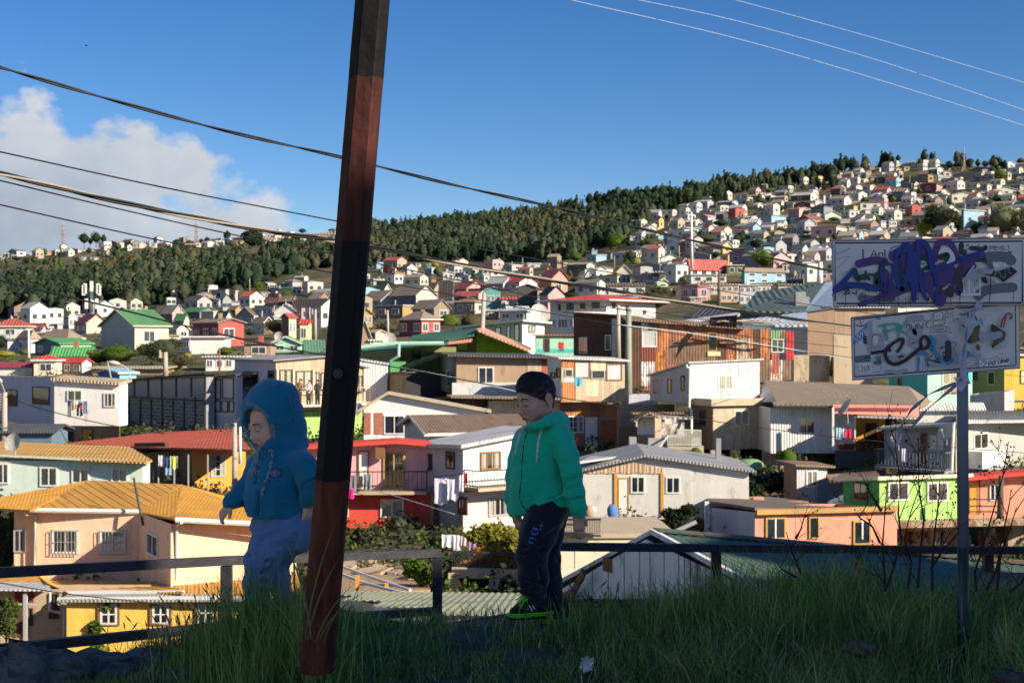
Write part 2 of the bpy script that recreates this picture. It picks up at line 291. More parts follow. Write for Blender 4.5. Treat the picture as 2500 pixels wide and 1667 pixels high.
class House:
 def __init__(s,crop,xl,xc,xr,ve,vb,wall,roof='',kind='pl',label=None,Y=None,th=None,vel=None,ver=None,rp=None,rpos=.5,oh=None,fd=None,name='house',cat='house',group=None,win=(),thick=None,dep=None,roofthin=None,short=None,nwin=None,auto=None,fascia=None):
  s.crop=crop;uc,vb_=cuv(crop,xc,vb);_,ve_=cuv(crop,xc,ve);ul=cuv(crop,xl,0)[0];ur=cuv(crop,xr,0)[0]
  if Y is None:Y=float(depth(uc,vb_))
  s.Y=Y;s.k=CR[crop][2];s.ul,s.uc,s.ur,s.vt,s.vb=ul,uc,ur,ve_,vb_
  wl,wr=uc-ul,ur-uc
  if th is None:th=0 if wl<1 else(58 if wl>1.6*wr else(40 if wl>.7*wr else 27))
  th=R(th);s.n0=P(uc,vb_,Y)
  s.da=Vector((math.cos(th),math.sin(th),0));s.db=Vector((-math.sin(th),math.cos(th),0))
  def ln(d,u):
   k=(u-CX)/F;den=d.x-k*d.y
   return abs((k*s.n0.y-s.n0.x)/den)if abs(den)>1e-3 else 5
  s.La=ln(s.da,ur)if wr>.5 else None;s.Lb=ln(s.db,ul)if wl>.5 else None
  if s.La is None:s.La=min(max(s.Lb*.8,2.5),8)
  if s.Lb is None:s.Lb=min(max(s.La*.8,2.5),8)
  if dep:
   if wl<1:s.Lb=dep
   else:s.La=dep
  s.Lb=min(s.Lb,26);s.La=min(s.La,26)
  s.zb=s.n0.z;zt=lambda v,p:CZ+(CY-v)/F*p.y
  s.zn=zt(ve_,s.n0);pr=s.n0+s.da*s.La;pl_=s.n0+s.db*s.Lb
  s.zr=zt(cuv(crop,0,ver)[1],pr)if ver is not None else s.zn
  s.zl=zt(cuv(crop,0,vel)[1],pl_)if vel is not None else s.zn
  s.rise=(rp/s.k/F*Y)if rp is not None else(.3*(s.La if kind=='gl' else s.Lb if kind=='gr' else min(s.La,s.Lb)))
  s.kind=kind;s.rpos=rpos;s.oh=oh if oh is not None else min(.45,.05*s.La+.15)
  s.root=thing(name,label or '',cat,s.n0,group);s.label=label;s.wall,s.roofc,s.short=wall,roof,short
  fd=fd if fd is not None else(max(1.5,.012*Y)if Y>120 else .6)
  s.fd=fd
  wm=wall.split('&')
  mr=paint(wm[0],'wall',Y);ml=paint(wm[1],'wall',Y)if len(wm)>1 else mr  # second code colours the left face, its shade often painted in
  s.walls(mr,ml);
  if roof:s.roof(paint(roof,'roof',Y),roofthin or(.10 if Y<140 else .16),fascia)
  for w in win:s.window(*w)
  HOUSES.append(s);s.nw=nwin
  if nwin:s.auto_windows(*nwin)
 def W(s,a,b,z=0):p=s.n0+s.da*a+s.db*b;return Vector((p.x,p.y,z))
 def top(s,a,b):
  """height of the wall top at plan position a, b"""
  La,Lb=s.La,s.Lb;k=s.kind
  if k=='gl':
   ra=s.rpos*La;zr0=max(s.zn,s.zr)+s.rise
   return s.zn+(zr0-s.zn)*a/ra if a<=ra else zr0+(s.zr-zr0)*(a-ra)/(La-ra)
  if k=='gr':
   rb=s.rpos*Lb;z0=max(s.zn,s.zl)+s.rise
   return s.zn+(z0-s.zn)*b/rb if b<=rb else z0+(s.zl-z0)*(b-rb)/(Lb-rb)
  if k=='hip':return s.zn
  return s.zn+(s.zr-s.zn)*a/La+(s.zl-s.zn)*b/Lb
 def walls(s,mr,ml):
  La,Lb=s.La,s.Lb;z0=s.zb-s.fd;mb=MB();ra=s.rpos*La;rb=s.rpos*Lb
  def face(pts,m):
   vs=[s.W(pts[0][0],pts[0][1],z0),s.W(pts[-1][0],pts[-1][1],z0)]+[s.W(a,b,s.top(a,b))for a,b in pts[::-1]]
   mb.add(vs,[tuple(range(len(vs)))],m)
  A=[(0,0)]+([(ra,0)]if s.kind=='gl' else[])+[(La,0)]
  B=[(0,0)]+([(0,rb)]if s.kind=='gr' else[])+[(0,Lb)]
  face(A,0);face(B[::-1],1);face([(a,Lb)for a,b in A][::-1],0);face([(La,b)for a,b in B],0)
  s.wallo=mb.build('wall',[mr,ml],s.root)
 def roof(s,m,t,fascia):
  La,Lb,o=s.La,s.Lb,s.oh;k=s.kind;mb=MB();up=Vector((0,0,t));e=Vector((0,0,.01))
  def pt(a,b,z):return s.W(a,b,z)+e
  if k=='gl':
   ra=s.rpos*La;zr0=max(s.zn,s.zr)+s.rise;g1=(zr0-s.zn)/ra;g2=(zr0-s.zr)/(La-ra)
   mb.prism([pt(-o,-o,s.zn-g1*o),pt(ra,-o,zr0),pt(ra,Lb+o,zr0),pt(-o,Lb+o,s.zn-g1*o)],up,0,None)
   mb.prism([pt(ra,-o,zr0),pt(La+o,-o,s.zr-g2*o),pt(La+o,Lb+o,s.zr-g2*o),pt(ra,Lb+o,zr0)],up)
  elif k=='gr':
   rb=s.rpos*Lb;z0=max(s.zn,s.zl)+s.rise;g1=(z0-s.zn)/rb;g2=(z0-s.zl)/(Lb-rb)
   mb.prism([pt(-o,-o,s.zn-g1*o),pt(La+o,-o,s.zn-g1*o),pt(La+o,rb,z0),pt(-o,rb,z0)],up)
   mb.prism([pt(-o,rb,z0),pt(La+o,rb,z0),pt(La+o,Lb+o,s.zl-g2*o),pt(-o,Lb+o,s.zl-g2*o)],up)
  elif k=='hip':
   z=s.zn;h=s.rise;ins=min(La,Lb)/2
   c=[pt(-o,-o,z-.05),pt(La+o,-o,z-.05),pt(La+o,Lb+o,z-.05),pt(-o,Lb+o,z-.05)]
   if La>=Lb:r1,r2=pt(ins,Lb/2,z+h),pt(La-ins,Lb/2,z+h)
   else:r1,r2=pt(La/2,ins,z+h),pt(La/2,Lb-ins,z+h)
   vs=c+[x+up*.6 for x in c]+[r1+up*.6,r2+up*.6]
   fs=[(3,2,1,0),(0,1,5,4),(1,2,6,5),(2,3,7,6),(3,0,4,7)]
   fs+=[(4,5,9,8),(5,6,9),(6,7,8,9),(7,4,8)]if La>=Lb else[(4,5,8),(5,6,9,8),(6,7,9),(7,4,8,9)]
   mb.add(vs,fs)
  else:
   c=[(-o,-o),(La+o,-o),(La+o,Lb+o),(-o,Lb+o)]
   mb.prism([pt(a,b,s.top(a,b))for a,b in c],up)
  s.roofo=mb.build('roof',m,s.root)
  if fascia:
   fb=MB();fm=paint(fascia,'wall');w=.16
   def strip(p,q):
    n=(q-p).cross(Vector((0,0,1))).normalized()*.03;fb.prism([p+Vector((0,0,-w+t)),q+Vector((0,0,-w+t)),q+Vector((0,0,t+.004)),p+Vector((0,0,t+.004))],n)
   if k=='gl':strip(pt(-o,-o,s.zn-g1*o),pt(ra,-o,zr0));strip(pt(ra,-o,zr0),pt(La+o,-o,s.zr-g2*o));strip(pt(-o,Lb+o,s.zn-g1*o),pt(-o,-o,s.zn-g1*o))
   elif k=='gr':strip(pt(-o,-o,s.zn-g1*o),pt(La+o,-o,s.zn-g1*o));strip(pt(-o,rb,z0),pt(-o,-o,s.zn-g1*o));strip(pt(-o,Lb+o,s.zl-g2*o),pt(-o,rb,z0))
   elif k=='hip':strip(c[0],c[1]);strip(c[3],c[0]);strip(c[1],c[2])
   else:
    q=[pt(a,b,s.top(a,b))for a,b in c];strip(q[0],q[1]);strip(q[3],q[0]);strip(q[1],q[2])
   fb.build('fascia',fm,s.root)
 def fp(s,face,x,y,crop=None):
  """pixel of a crop -> (distance along the face, height)"""
  u,v=cuv(crop or s.crop,x,y);ray=Vector(((u-CX)/F,1,(CY-v)/F));o=Vector((0,0,CZ))
  d,n=(s.da,Vector((s.da.y,-s.da.x,0)))if face=='r' else(s.db,Vector((-s.db.y,s.db.x,0)))
  t=(s.n0-o).dot(n)/ray.dot(n);p=o+ray*t
  return(p-s.n0).dot(d),p.z
 def T(s,face,a,z,out):
  d,n=(s.da,Vector((s.da.y,-s.da.x,0)))if face=='r' else(s.db,Vector((-s.db.y,s.db.x,0)))
  p=s.n0+d*a+n*out;return Vector((p.x,p.y,z))
 def rect(s,face,x0,y0,x1,y1,crop=None):
  a0,z0=s.fp(face,x0,(y0+y1)/2,crop);a1,z1=s.fp(face,x1,(y0+y1)/2,crop)
  xm=(x0+x1)/2;_,zt=s.fp(face,xm,y0,crop);_,zb=s.fp(face,xm,y1,crop)
  return min(a0,a1),max(a0,a1),zb,zt
 def slab(s,mb,face,a0,a1,z0,z1,o0,o1,m=0):
  p=[s.T(face,a0,z0,o0),s.T(face,a1,z0,o0),s.T(face,a1,z1,o0),s.T(face,a0,z1,o0)]
  mb.prism(p,s.T(face,a0,z0,o1)-p[0],m)
 def patch(s,face,x0,y0,x1,y1,code,name='panel',crop=None,out=.03,label=None):
  a0,a1,z0,z1=s.rect(face,x0,y0,x1,y1,crop);mb=MB();s.slab(mb,face,a0,a1,z0,z1,.004,out)
  o=mb.build(name,paint(code,'wall',s.Y)if isinstance(code,str)else code,s.root)
  if label:o['label']=label
  return o
 def window(s,face,x0,y0,x1,y1,fr='w',cu='w',mull=1,tr=0,crop=None,name='window',openf=None):
  a0,a1,z0,z1=s.rect(face,x0,y0,x1,y1,crop);w=a1-a0;fw=min(.07,w*.12);near=s.Y<140
  mb=MB();sl=s.slab;po=.065
  sl(mb,face,a0,a1,z0,z0+fw,.004,po);sl(mb,face,a0,a1,z1-fw,z1,.004,po);sl(mb,face,a0,a0+fw,z0+fw,z1-fw,.004,po);sl(mb,face,a1-fw,a1,z0+fw,z1-fw,.004,po)
  for i in range(mull):
   c=a0+w*(i+1)/(mull+1);sl(mb,face,c-fw*.4,c+fw*.4,z0+fw,z1-fw,.02,po-.008)
  for i in range(tr):
   c=z0+(z1-z0)*(i+1)/(tr+1);sl(mb,face,a0+fw,a1-fw,c-fw*.3,c+fw*.3,.022,po-.012)
  fo=mb.build(name,FRM[fr],s.root)
  bk=MB();sl(bk,face,a0+fw,a1-fw,z0+fw,z1-fw,.003,.008)
  if not near or not cu:
   bk.build('pane',GLASSD if near else FARGL,fo);return fo
  bk.build('dark_backing',DARKIN,fo)
  n=10
  def cur(b0,b1,key,zz0=z0+fw,zz1=z1-fw):
   k=max(4,int((b1-b0)/.07));vs=[];fs=[]
   for i in range(k+1):
    a=b0+(b1-b0)*i/k;o=.016+.006*(i%2)
    vs+=[s.T(face,a,zz0,o),s.T(face,a,zz1,o)]
   fs=[(2*i,2*i+2,2*i+3,2*i+1)for i in range(k)]
   MB().add(vs,fs).build('curtain',CURT[key],fo)
  rr=random.Random(int(x0*7+y0*3));L=w-2*fw
  if cu=='w':cur(a0+fw,a0+fw+L*rr.uniform(.30,.48),'w');cur(a1-fw-L*rr.uniform(.28,.42),a1-fw,'w')
  elif cu=='h':cur(a0+fw,a0+fw+L*.4,'w')
  elif cu=='f':cur(a0+fw,a1-fw,'w')
  elif cu=='V':
   zz0,zz1=z0+fw,z1-fw;m=(a0+a1)/2
   for q in(0,1):
    e=a0+fw if q==0 else a1-fw
    MB().add([s.T(face,e,zz0+(zz1-zz0)*.12,.02),s.T(face,e,zz1,.02),s.T(face,m,zz1,.024),s.T(face,m+(e-m)*.15,zz0+(zz1-zz0)*.6,.022),s.T(face,m+(e-m)*.6,zz0+(zz1-zz0)*.3,.024)],[(0,1,2,3,4)]).build('curtain',CURT['p' if fr=='w' and name=='window_pink' else 'w'],fo)
  elif cu in CURT:cur(a0+fw,a1-fw,cu)if cu in 'PGuo' else cur(a0+fw+L*(.1 if cu=='g' else 0),a1-fw,cu)
  if cu!='P':
   gb=MB();sl(gb,face,a0+fw,a1-fw,z0+fw,z1-fw,.040,.046);gb.build('pane',glass_mat(),fo)
  return fo
 def auto_windows(s,nl,nr,sty='g'):
  for face,n,L in(('l',nl,s.Lb),('r',nr,s.La)):
   if not n:continue
   rows=1;H=min(s.top(0,0),s.zn)-s.zb
   if n>4:rows,n=2,(n+1)//2
   for r_ in range(rows):
    hh=H/rows;zc=s.zb+hh*(r_+.55)
    for i in range(n):
     w=min(L/n*.5,1.5,.22*s.Y/6 if 0 else 1.6);h=min(hh*.42,1.3);c=L*(i+.5)/n+random.Random(int(s.uc*3+i)).uniform(-.1,.1)*L/n
     mb=MB();
     f=.1
     s.slab(mb,face,c-w/2-f,c+w/2+f,zc-h/2-f,zc+h/2+f,.004,.05)
     fo=mb.build('window',FRM['w' if sty=='g' else sty],s.root)
     m2=MB();s.slab(m2,face,c-w/2,c+w/2,zc-h/2,zc+h/2,.04,.06);m2.build('pane',FARGL,fo)
     if s.Y<330:
      m3=MB();s.slab(m3,face,c-.03,c+.03,zc-h/2,zc+h/2,.05,.075);m3.build('mullion',FRM['w' if sty=='g' else sty],fo)
 def door(s,face,x0,y0,x1,y1,code,crop=None,fr='b'):
  a0,a1,z0,z1=s.rect(face,x0,y0,x1,y1,crop);mb=MB()
  s.slab(mb,face,a0+.05,a1-.05,z0,z1-.05,.004,.035);o=mb.build('door',paint(code)if isinstance(code,str)else code,s.root)
  m2=MB();
  for q in((a0,a0+.05,z0,z1),(a1-.05,a1,z0,z1),(a0+.05,a1-.05,z1-.05,z1)):s.slab(m2,face,*q,.004,.06)
  m2.build('frame',FRM[fr],o)
  m3=MB();s.slab(m3,face,a1-.16,a1-.12,(z0+z1)/2-.03,(z0+z1)/2+.03,.03,.08);m3.build('handle',FRM['g'],o)
  return o
 def railing(s,face,x0,y0,x1,y1,out=1.0,m=None,step=.14,crop=None,slab=True,code='G',returns=True):
  """a balcony that stands out from the face: floor slab, rails and balusters"""
  a0,z1=s.fp(face,x0,y0,crop);a1,_=s.fp(face,x1,y0,crop);_,z0=s.fp(face,x0,y1,crop);m=m or RAILM
  k=(s.Y-out)/s.Y;z1=CZ+(z1-CZ)*k;z0=CZ+(z0-CZ)*k;a0,a1=min(a0,a1),max(a0,a1)
  bal=bpy.data.objects.new('balcony',None);COL.objects.link(bal);bal.parent=s.root
  if slab:
   mb=MB();s.slab(mb,face,a0,a1,z0-.14,z0,.01,out+.05);mb.build('floor_slab',paint(code),bal)
  mb=MB();pth=[s.T(face,a0,0,.02),s.T(face,a0,0,out),s.T(face,a1,0,out),s.T(face,a1,0,.02)]if returns else[s.T(face,a0,0,out),s.T(face,a1,0,out)]
  for p,q in zip(pth,pth[1:]):
   for z in(z1,z0+.08):mb.bar(p+Vector((0,0,z)),q+Vector((0,0,z)),.045,.045)
  mb.build('rail',m,bal)
  me=None;n=0
  for p,q in zip(pth,pth[1:]):
   L=(q-p).length;k=max(1,int(L/step))
   for i in range(k+1):
    c=p+(q-p)*(i/k)
    if me is None:
     o=MB().bar(c+Vector((0,0,z0)),c+Vector((0,0,z1)),.022).build('baluster',m,bal);me=o;c0=c
    else:
     o=me.copy();COL.objects.link(o);o.parent=bal;o.location=c-c0
    n+=1
  return bal
H=House
SPLIT={'gutter_and_downpipes':'rain_pipe','porch_post':0,'veranda_post':0,'stilt':0,'concrete_pier':0,'concrete_pillar':0,'downpipe':0,'roof_vent':0}
def add_part(h,mb,name,m,label=None):
 if name in SPLIT and len(mb.c)>1:
  e=mb.c+[(len(mb.v),len(mb.f))]
  for(v0,f0),(v1,f1)in zip(e,e[1:]):o=mesh(SPLIT[name]or name,mb.v[v0:v1],[tuple(i-v0 for i in f)for f in mb.f[f0:f1]],m,h.root)
  return o
 o=mb.build(name,m,h.root)
 if label:o['label']=label
 return o
def slabc(crop,pts,t=.1,mb=None):
 """a plate given by crop pixels with their own distances"""
 mb=mb or MB();q=[PC(crop,x,y,Y)for x,y,Y in pts];mb.prism(q,Vector((0,0,-t)));return mb
def post(mb,crop,x,y0,y1,Y,w=.12,m=0):
 a,b=PC(crop,x,y0,Y),PC(crop,x,y1,Y);b.x,b.y=a.x,a.y;mb.bar(b,a,w,w,m,up=Vector((0,1,0)))
 # ---------------- the mid-ground houses, one by one ----------------
hA=H('B',225,232,900,130,560,'e','','pl','peach two-storey house with ochre metal roofs at the lower left',Y=55.35,th=-2,name='ochre_roofed_house',fd=3.2,dep=6,short='the peach house')
hW=H('B',880,1090,1890,205,560,'e&e','','pl','x',Y=50.6,th=27,fd=3.0,ver=215,vel=130);
def absorb(h,*others):
 """side wings of one building become parts of the same house"""
 for o in others:
  for ch in list(o.root.children):
   w=o.root.location+ch.location if True else 0
   ch.parent=h.root;ch.location=ch.location+o.root.location-h.root.location
  bpy.data.objects.remove(o.root);HOUSES.remove(o)
hA.window('r',335,242,503,392,'w','w',1,0);hA.window('r',640,247,803,395,'w','w',1,0)
for bx in((330,240,508,396),(636,245,808,398)):
 a0,a1,z0,z1=hA.rect('r',*bx);g=MB()
 for i in range(9):a=a0+(a1-a0)*i/8;hA.slab(g,'r',a-.008,a+.008,z0,z1,.13,.146)
 for z in(z0,(z0+z1)/2,z1):hA.slab(g,'r',a0,a1,z-.01,z+.01,.12,.135)
 hA.slab(g,'r',a0,a0+.02,z0,z0+.02,.01,.13);hA.slab(g,'r',a1-.02,a1,z1-.02,z1,.01,.13)
 g.build('window_grille',FRM['g'],hA.root)
hW.window('l',945,268,1013,410,'w',None,1)
hP=H('B',-60,90,222,125,560,'e&i','','pl','x',Y=55.7,th=-2,dep=5,fd=3.2);hP.window('r',90,240,165,385,'g','w',1)
hL=H('B',395,425,1900,705,1010,'y&t','','pl','x',Y=48.95,th=0.6,dep=9,fd=2.5)
for x0,y0,x1,y1 in((625,712,765,850),(958,715,1095,848),(1245,705,1380,840)):hL.window('r',x0,y0,x1,y1,'b','w',0);hL.window('r',x0+16,y0+2,x1-16,y1-4,'w',None,1,1)
hK=H('B',-60,0,405,620,1010,'t','','pl','x',Y=50.2,th=0,dep=6,fd=2.5)
hK.door('r',100,700,185,925,'N');hK.window('r',165,740,212,850,'d',None,0);hK.window('r',315,645,378,808,'d',None,1);hK.patch('r',95,628,215,708,'i')
absorb(hA,hW,hP,hL,hK)
def sheet_roof(h,name,polys,t,m,ribs=.42):
 """sheet-metal roof: thin plates with a raised seam at every sheet joint, running down the slope"""
 mb=MB();rb=MB()
 cam0=Vector((0,0,CZ))
 for q in polys:
  q=list(q);n=Vector((0,0,0));c0=sum(q,Vector((0,0,0)))/len(q)
  for p_,r_ in zip(q,q[1:]+q[:1]):n+=(p_-c0).cross(r_-c0)
  n.normalize();n=n if n.z>0 else-n
  for i in range(len(q)):
   d=q[i]-cam0;t_=(c0-cam0).dot(n)/d.dot(n)
   if .9<t_<1.1 and len(q)>3:q[i]=cam0+d*t_
  mb.prism(q,Vector((0,0,-t)))
  along=Vector((0,0,1)).cross(n).normalized();down=n.cross(along)
  c=[((p-q[0]).dot(along),(p-q[0]).dot(down))for p in q];lo,hi=min(x for x,_ in c),max(x for x,_ in c)
  s=lo+ribs*.5
  while s<hi:
   ys=[]
   for(x1,y1),(x2,y2)in zip(c,c[1:]+c[:1]):
    if(x1-s)*(x2-s)<0:ys.append(y1+(y2-y1)*(s-x1)/(x2-x1))
   if len(ys)>=2:
    ys.sort();a=q[0]+along*s+down*ys[0];b=q[0]+along*s+down*ys[-1]
    if(b-a).length>.3:rb.bar(a+n*.008,b+n*.008,.03,.02,up=n)
   s+=ribs
 o=mb.build(name,m,h.root);r=rb.build('seam',m,h.root);r['kind']='stuff';return o
PB=lambda x,y,Y:PC('B',x,y,Y);PA=lambda x,y,Y:PC('A',x,y,Y)
OC=mat('ochre_sheet_roof',(.56,.30,.055),'corr',rough=.55,per=.14,var=.22,wear=.22,wearcol=(.30,.15,.035),bump=.4)
P1,P2=PB(190,118,55),PB(895,130,55.4);R1,R2=PA(735,1250,60.5),PA(1495,1285,61.5);P3,P4=PB(1112,172,50.3),PB(1900,212,51.8);P5=PA(2500,1560,59)
sheet_roof(hA,'upper_roof',[[PB(-120,98,55),P1,R1,PA(-60,1400,61)],[P1,P2,R2,R1],[P2,P3,R2],[P3,P4,R2],[P4,P5,R2]],.07,OC)
sheet_roof(hA,'lower_roof',[[PB(300,560,55.6),PB(1085,575,51.8),PB(1172,640,49.2),PB(437,645,49.8)],[PB(235,530,55.8),PB(300,560,55.7),PB(437,645,49.9),PB(300,580,51.0)],[PB(1085,575,51.6),PB(1130,552,51.2),PB(1900,500,54.0),PB(1930,672,48.8),PB(1180,672,49.0)],[PB(-80,530,56),PB(235,530,55.8),PB(300,575,52.5),PB(-80,572,52.5)]],.06,OC)
g=MB();
for pts in([(370,690,48.9),(1180,684,48.7),(1930,684,48.5)],[(190,117,54.8),(890,128,55.2)],[(1118,180,50.1),(1900,218,51.5)],[(437,650,49.6),(1172,645,49.1)]):g.tube([PB(x,y,Y)for x,y,Y in pts],.10,8)
for pts in([(370,694,48.8),(372,712,48.8),(412,745,49.4),(408,1030,49.6)],[(155,120,54.6),(160,145,54.8),(225,150,55.3),(222,520,55.3)],[(318,640,49.0),(316,758,49.2),(400,776,49.5)],[(1160,196,50.0),(1128,215,50.6),(1126,560,50.7)],[(625,700,49.3),(628,735,49.3),(588,768,49.7),(588,850,49.8)]):g.tube([PB(x,y,Y)for x,y,Y in pts],.055,7)
add_part(hA,g,'gutter_and_downpipes',mat('pale_gutter',(.62,.62,.60),rough=.5,bump=.1))
g=MB();g.prism([PB(437,652,49.5),PB(1175,648,49.1),PB(1930,676,48.9),PB(1930,684,48.5),PB(375,690,48.7)],Vector((0,0,-.08)));add_part(hA,g,'eave_strip',mat('grey_eave_sheet',(.34,.35,.34),'corr',rough=.6,per=.14))
g=MB();g.prism([PB(-60,572,52.6),PB(300,575,52.5),PB(332,625,48.6),PB(-60,622,48.6)],Vector((0,0,-.05)));add_part(hA,g,'awning',mat('pale_corrugated_awning',(.58,.58,.58),'corr',rough=.6,per=.16))
g=MB()
for x in(162,):post(g,'B',x,622,1000,48.8,.12)
g.bar(PB(85,716,48.8),PB(232,716,48.8),.07);add_part(hA,g,'porch_frame',FRM['g'])
g=MB();g.tube([PA(1097,1230,55.0),PA(1140,1455,54.6),PB(912,215,54.4)],.05,6);add_part(hA,g,'antenna_pole',FRM['d'])
h=H('A',-760,-760,1172,1082,1330,'M','','pl','long pale mint house with ochre sheet roof behind the peach house',Y=66,th=-4,name='mint_house',fd=2,dep=1.0,short='the long mint house')
for x0,y0,x1,y1,c in((-20,1110,75,1278,'V'),(330,1140,475,1300,'w'),(590,1150,735,1275,'w'),(915,1152,1050,1268,'w')):
 h.patch('r',x0-12,y0-10,x1+12,y0-1,'e','lintel');h.window('r',x0,y0,x1,y1,'w',c,1)
sheet_roof(h,'roof',[[PA(-800,1010,66),PA(-20,1043,65.6),PA(1195,1102,64.6),PA(1250,1085,65.5),PA(1062,974,72),PA(0,930,73),PA(-800,900,74)]],.08,mat('pale_ochre_sheet_roof',(.58,.36,.13),'corr',rough=.6,per=.2,var=.2,wear=.1,wearcol=(.3,.2,.1)),.45)
g=MB();g.prism([PA(-20,1040,65.5),PA(1192,1100,64.5),PA(1192,1112,64.5),PA(-20,1056,65.5)],Vector((0,.1,0)));add_part(h,g,'fascia',paint('M'))
h=H('A',1060,1575,2015,985,1345,'O&n','','pl','orange house with a faded red metal roof behind the mint house',Y=72,th=40,vel=1040,name='red_roofed_house',fd=2.5,short='the orange house')
h.window('r',1725,1035,1845,1222,'g','w',2,2);h.window('l',1395,1025,1468,1212,'d',None,0)
RDR=mat('faded_red_roof',(.60,.16,.10),'corr',rough=.6,per=.22,var=.25,wear=.15,wearcol=(.66,.42,.36),bump=.5)
sheet_roof(h,'roof',[[PA(520,948,82),PA(1330,980,70.5),PA(1580,985,70.3),PA(2060,1000,74),PA(1905,826,88),PA(1300,858,92)]],.1,RDR,.6)
g=MB();g.prism([PA(1100,945,71.5),PA(1350,942,70.2),PA(1355,975,70.2),PA(1100,972,71.5)],Vector((.1,.3,0)));add_part(h,g,'fascia',paint('N'))
g=MB();
for x in(1255,1300,1430,1545,1705):post(g,'A',x,1150 if x<1500 else 1040,1340,70.0,.06)
add_part(h,g,'porch_post',FRM['g'])
h=H('Z',-700,655,760,905,1425,'W&L','','pl','blue-grey clad building with a plum curtain left of the white laundry house',Y=89,th=49,vel=872,name='grey_building',fd=.3,short='the blue-grey building')
h.window('l',75,1050,215,1250,'d','h',1);h.window('l',400,1015,607,1230,'d','u',0)
h=H('Z',660,660,1450,930,1445,'W-','','pl','white clapboard house with washing hung out below its window',Y=87,th=-9,ver=985,name='white_clapboard_house',fd=.2,dep=1.2,short='the white laundry house')
h.window('r',820,1055,1002,1188,'w','g',1);h.window('r',1265,1088,1410,1262,'w','b',2)
g=MB();g.prism([h.W(-.1,-.25,h.zn-.05),h.W(h.La+.1,-.25,h.zr-.05),h.W(h.La+.1,1.6,h.zr+.1),h.W(-.1,1.6,h.zn+.1)],Vector((0,0,.16)));add_part(h,g,'roof',paint('t','roof'))
H('A',420,980,985,760,960,'n&T','','pl','low brick base under the white laundry house with an orange door',Y=88.5,th=55,vel=760,fd=1.0,name='brick_basement',cat='building')
HOUSES[-1].door('l',675,828,765,935,'O');HOUSES[-1].window('l',485,845,605,940,'d',None,1)
H('A',-100,-100,425,855,945,'D','d','gr','low dark shed below the blue-grey building at the left edge',Y=80,th=0,rp=40,fd=1,name='shed',cat='shed')
h=H('A',975,1692,1760,385,860,'G','k','pl','dark grey block-built workshop with a row of big panes under its roof',Y=98,th=45,vel=440,name='workshop',fd=1,oh=.4,short='the dark workshop',cat='building',group=None)
xs_=[985,1105,1218,1330,1448,1572,1688]
for a,b in zip(xs_,xs_[1:]):
 t=(a-985)/700;h.patch('l',a+6,442-t*28,b-6,575-t*22,mat('workshop_pane',(.20,.23,.29),'plain',rough=.15,var=.2,spec=.6,bump=0),'pane',out=.02)
fr=MB()
for a in xs_:
 t=(a-985)/700;q=h.rect('l',a-5,430-t*28,a+5,585-t*22);h.slab(fr,'l',*q,.004,.07)
for a in(985,1065,1155,1245,1335,1425,1515,1605,1685):
 t=(a-985)/700;q=h.rect('l',a-4,590-t*25,a+4,860-t*20);h.slab(fr,'l',*q,.004,.09)
q=h.rect('l',985,575,1688,590);h.slab(fr,'l',q[0],q[1],q[2],q[3],.004,.08);add_part(h,fr,'frame',FRM['d'])
for i,(a,b)in enumerate(zip((985,1065,1155,1245,1335,1425,1515,1605),(1065,1155,1245,1335,1425,1515,1605,1685))):
 t=(a-985)/700;h.patch('l',a+5,594-t*25,b-5,858-t*20,mat('block_infill',(.19,.18,.17),'brick',rough=.9,per=.4,var=.3),'infill_panel',out=.02)
h=H('A',1690,1938,1990,395,850,'L','d','pl','narrow glazed stair house between the workshop and the lilac house',Y=97,th=45,vel=420,name='stair_house',oh=.25,fd=1)
for q in((1705,425,1757,590),(1768,420,1815,588),(1828,410,1920,584),(1702,600,1752,690),(1765,598,1812,690),(1822,598,1872,692),(1882,598,1922,690)):h.window('l',*q,'d','P',0)
h.window('l',1712,728,1768,785,'d',None,1);h.patch('l',1695,695,1925,722,'E');h.patch('l',1700,722,1708,830,'W')
h=H('C',245,583,1312,945,1330,'t/&L','G','gl','timber-faced house with a glazed veranda behind the red and black post',Y=95,th=33,vel=980,ver=1000,rpos=.55,rp=30,name='timber_house',fd=.2,oh=.3,short='the timber veranda house')
h.window('l',318,1030,440,1185,'d','f',1);h.window('l',522,1020,572,1150,'d','h',0)
for q in((612,1015,712,1165),(745,1025,875,1185),(888,1035,940,1185),(950,1040,1090,1185),(1100,1050,1215,1190),(1232,1065,1292,1205)):h.window('r',*q,'d','w',1)
h.railing('r',600,1175,1305,1310,.9,paint('e'),.55,code='w')
g=MB()
for x in(592,725,888,1080,1225,1305):
 a,z0=h.fp('r',x,1310);_,z1=h.fp('r',x,1010);h.slab(g,'r',a-.06,a+.06,z0,z1,.01,.12)
add_part(h,g,'veranda_post',paint('e'))
H('C',245,600,1290,1362,1580,'j&L','','pl','apple green ground floor under the timber veranda house',Y=95.6,th=33,name='green_ground_floor',cat='building',fd=.4,short='the green ground floor')
H('C',1235,1235,1497,935,1330,'W|','g','pl','white corrugated house wall right of the timber veranda house',Y=100,th=4,ver=975,name='white_corrugated_house',oh=.1)
h=H('C',1300,1304,1770,1330,1570,'W','g','gl','white gabled house with brick panels left of the brown roofed house',Y=82,th=3,rpos=.2,rp=120,ver=1352,name='brick_panel_house',oh=.35,fascia='t',dep=7,short='the brick panel house')
for q in((1306,1368,1362,1545),(1390,1368,1462,1545),(1652,1385,1745,1545)):h.patch('r',*q,paint('r#','wall',82),'brick_panel')
h.window('r',1470,1388,1640,1545,'w','w',1)
h=H('D',120,130,945,262,575,'p','R','gl','pink upper storey over red house on stilts right of the tall post',Y=63,th=2,rpos=.58,rp=38,name='pink_and_red_house',oh=.55,fascia='R',fd=0,dep=7,short='the pink and red house')
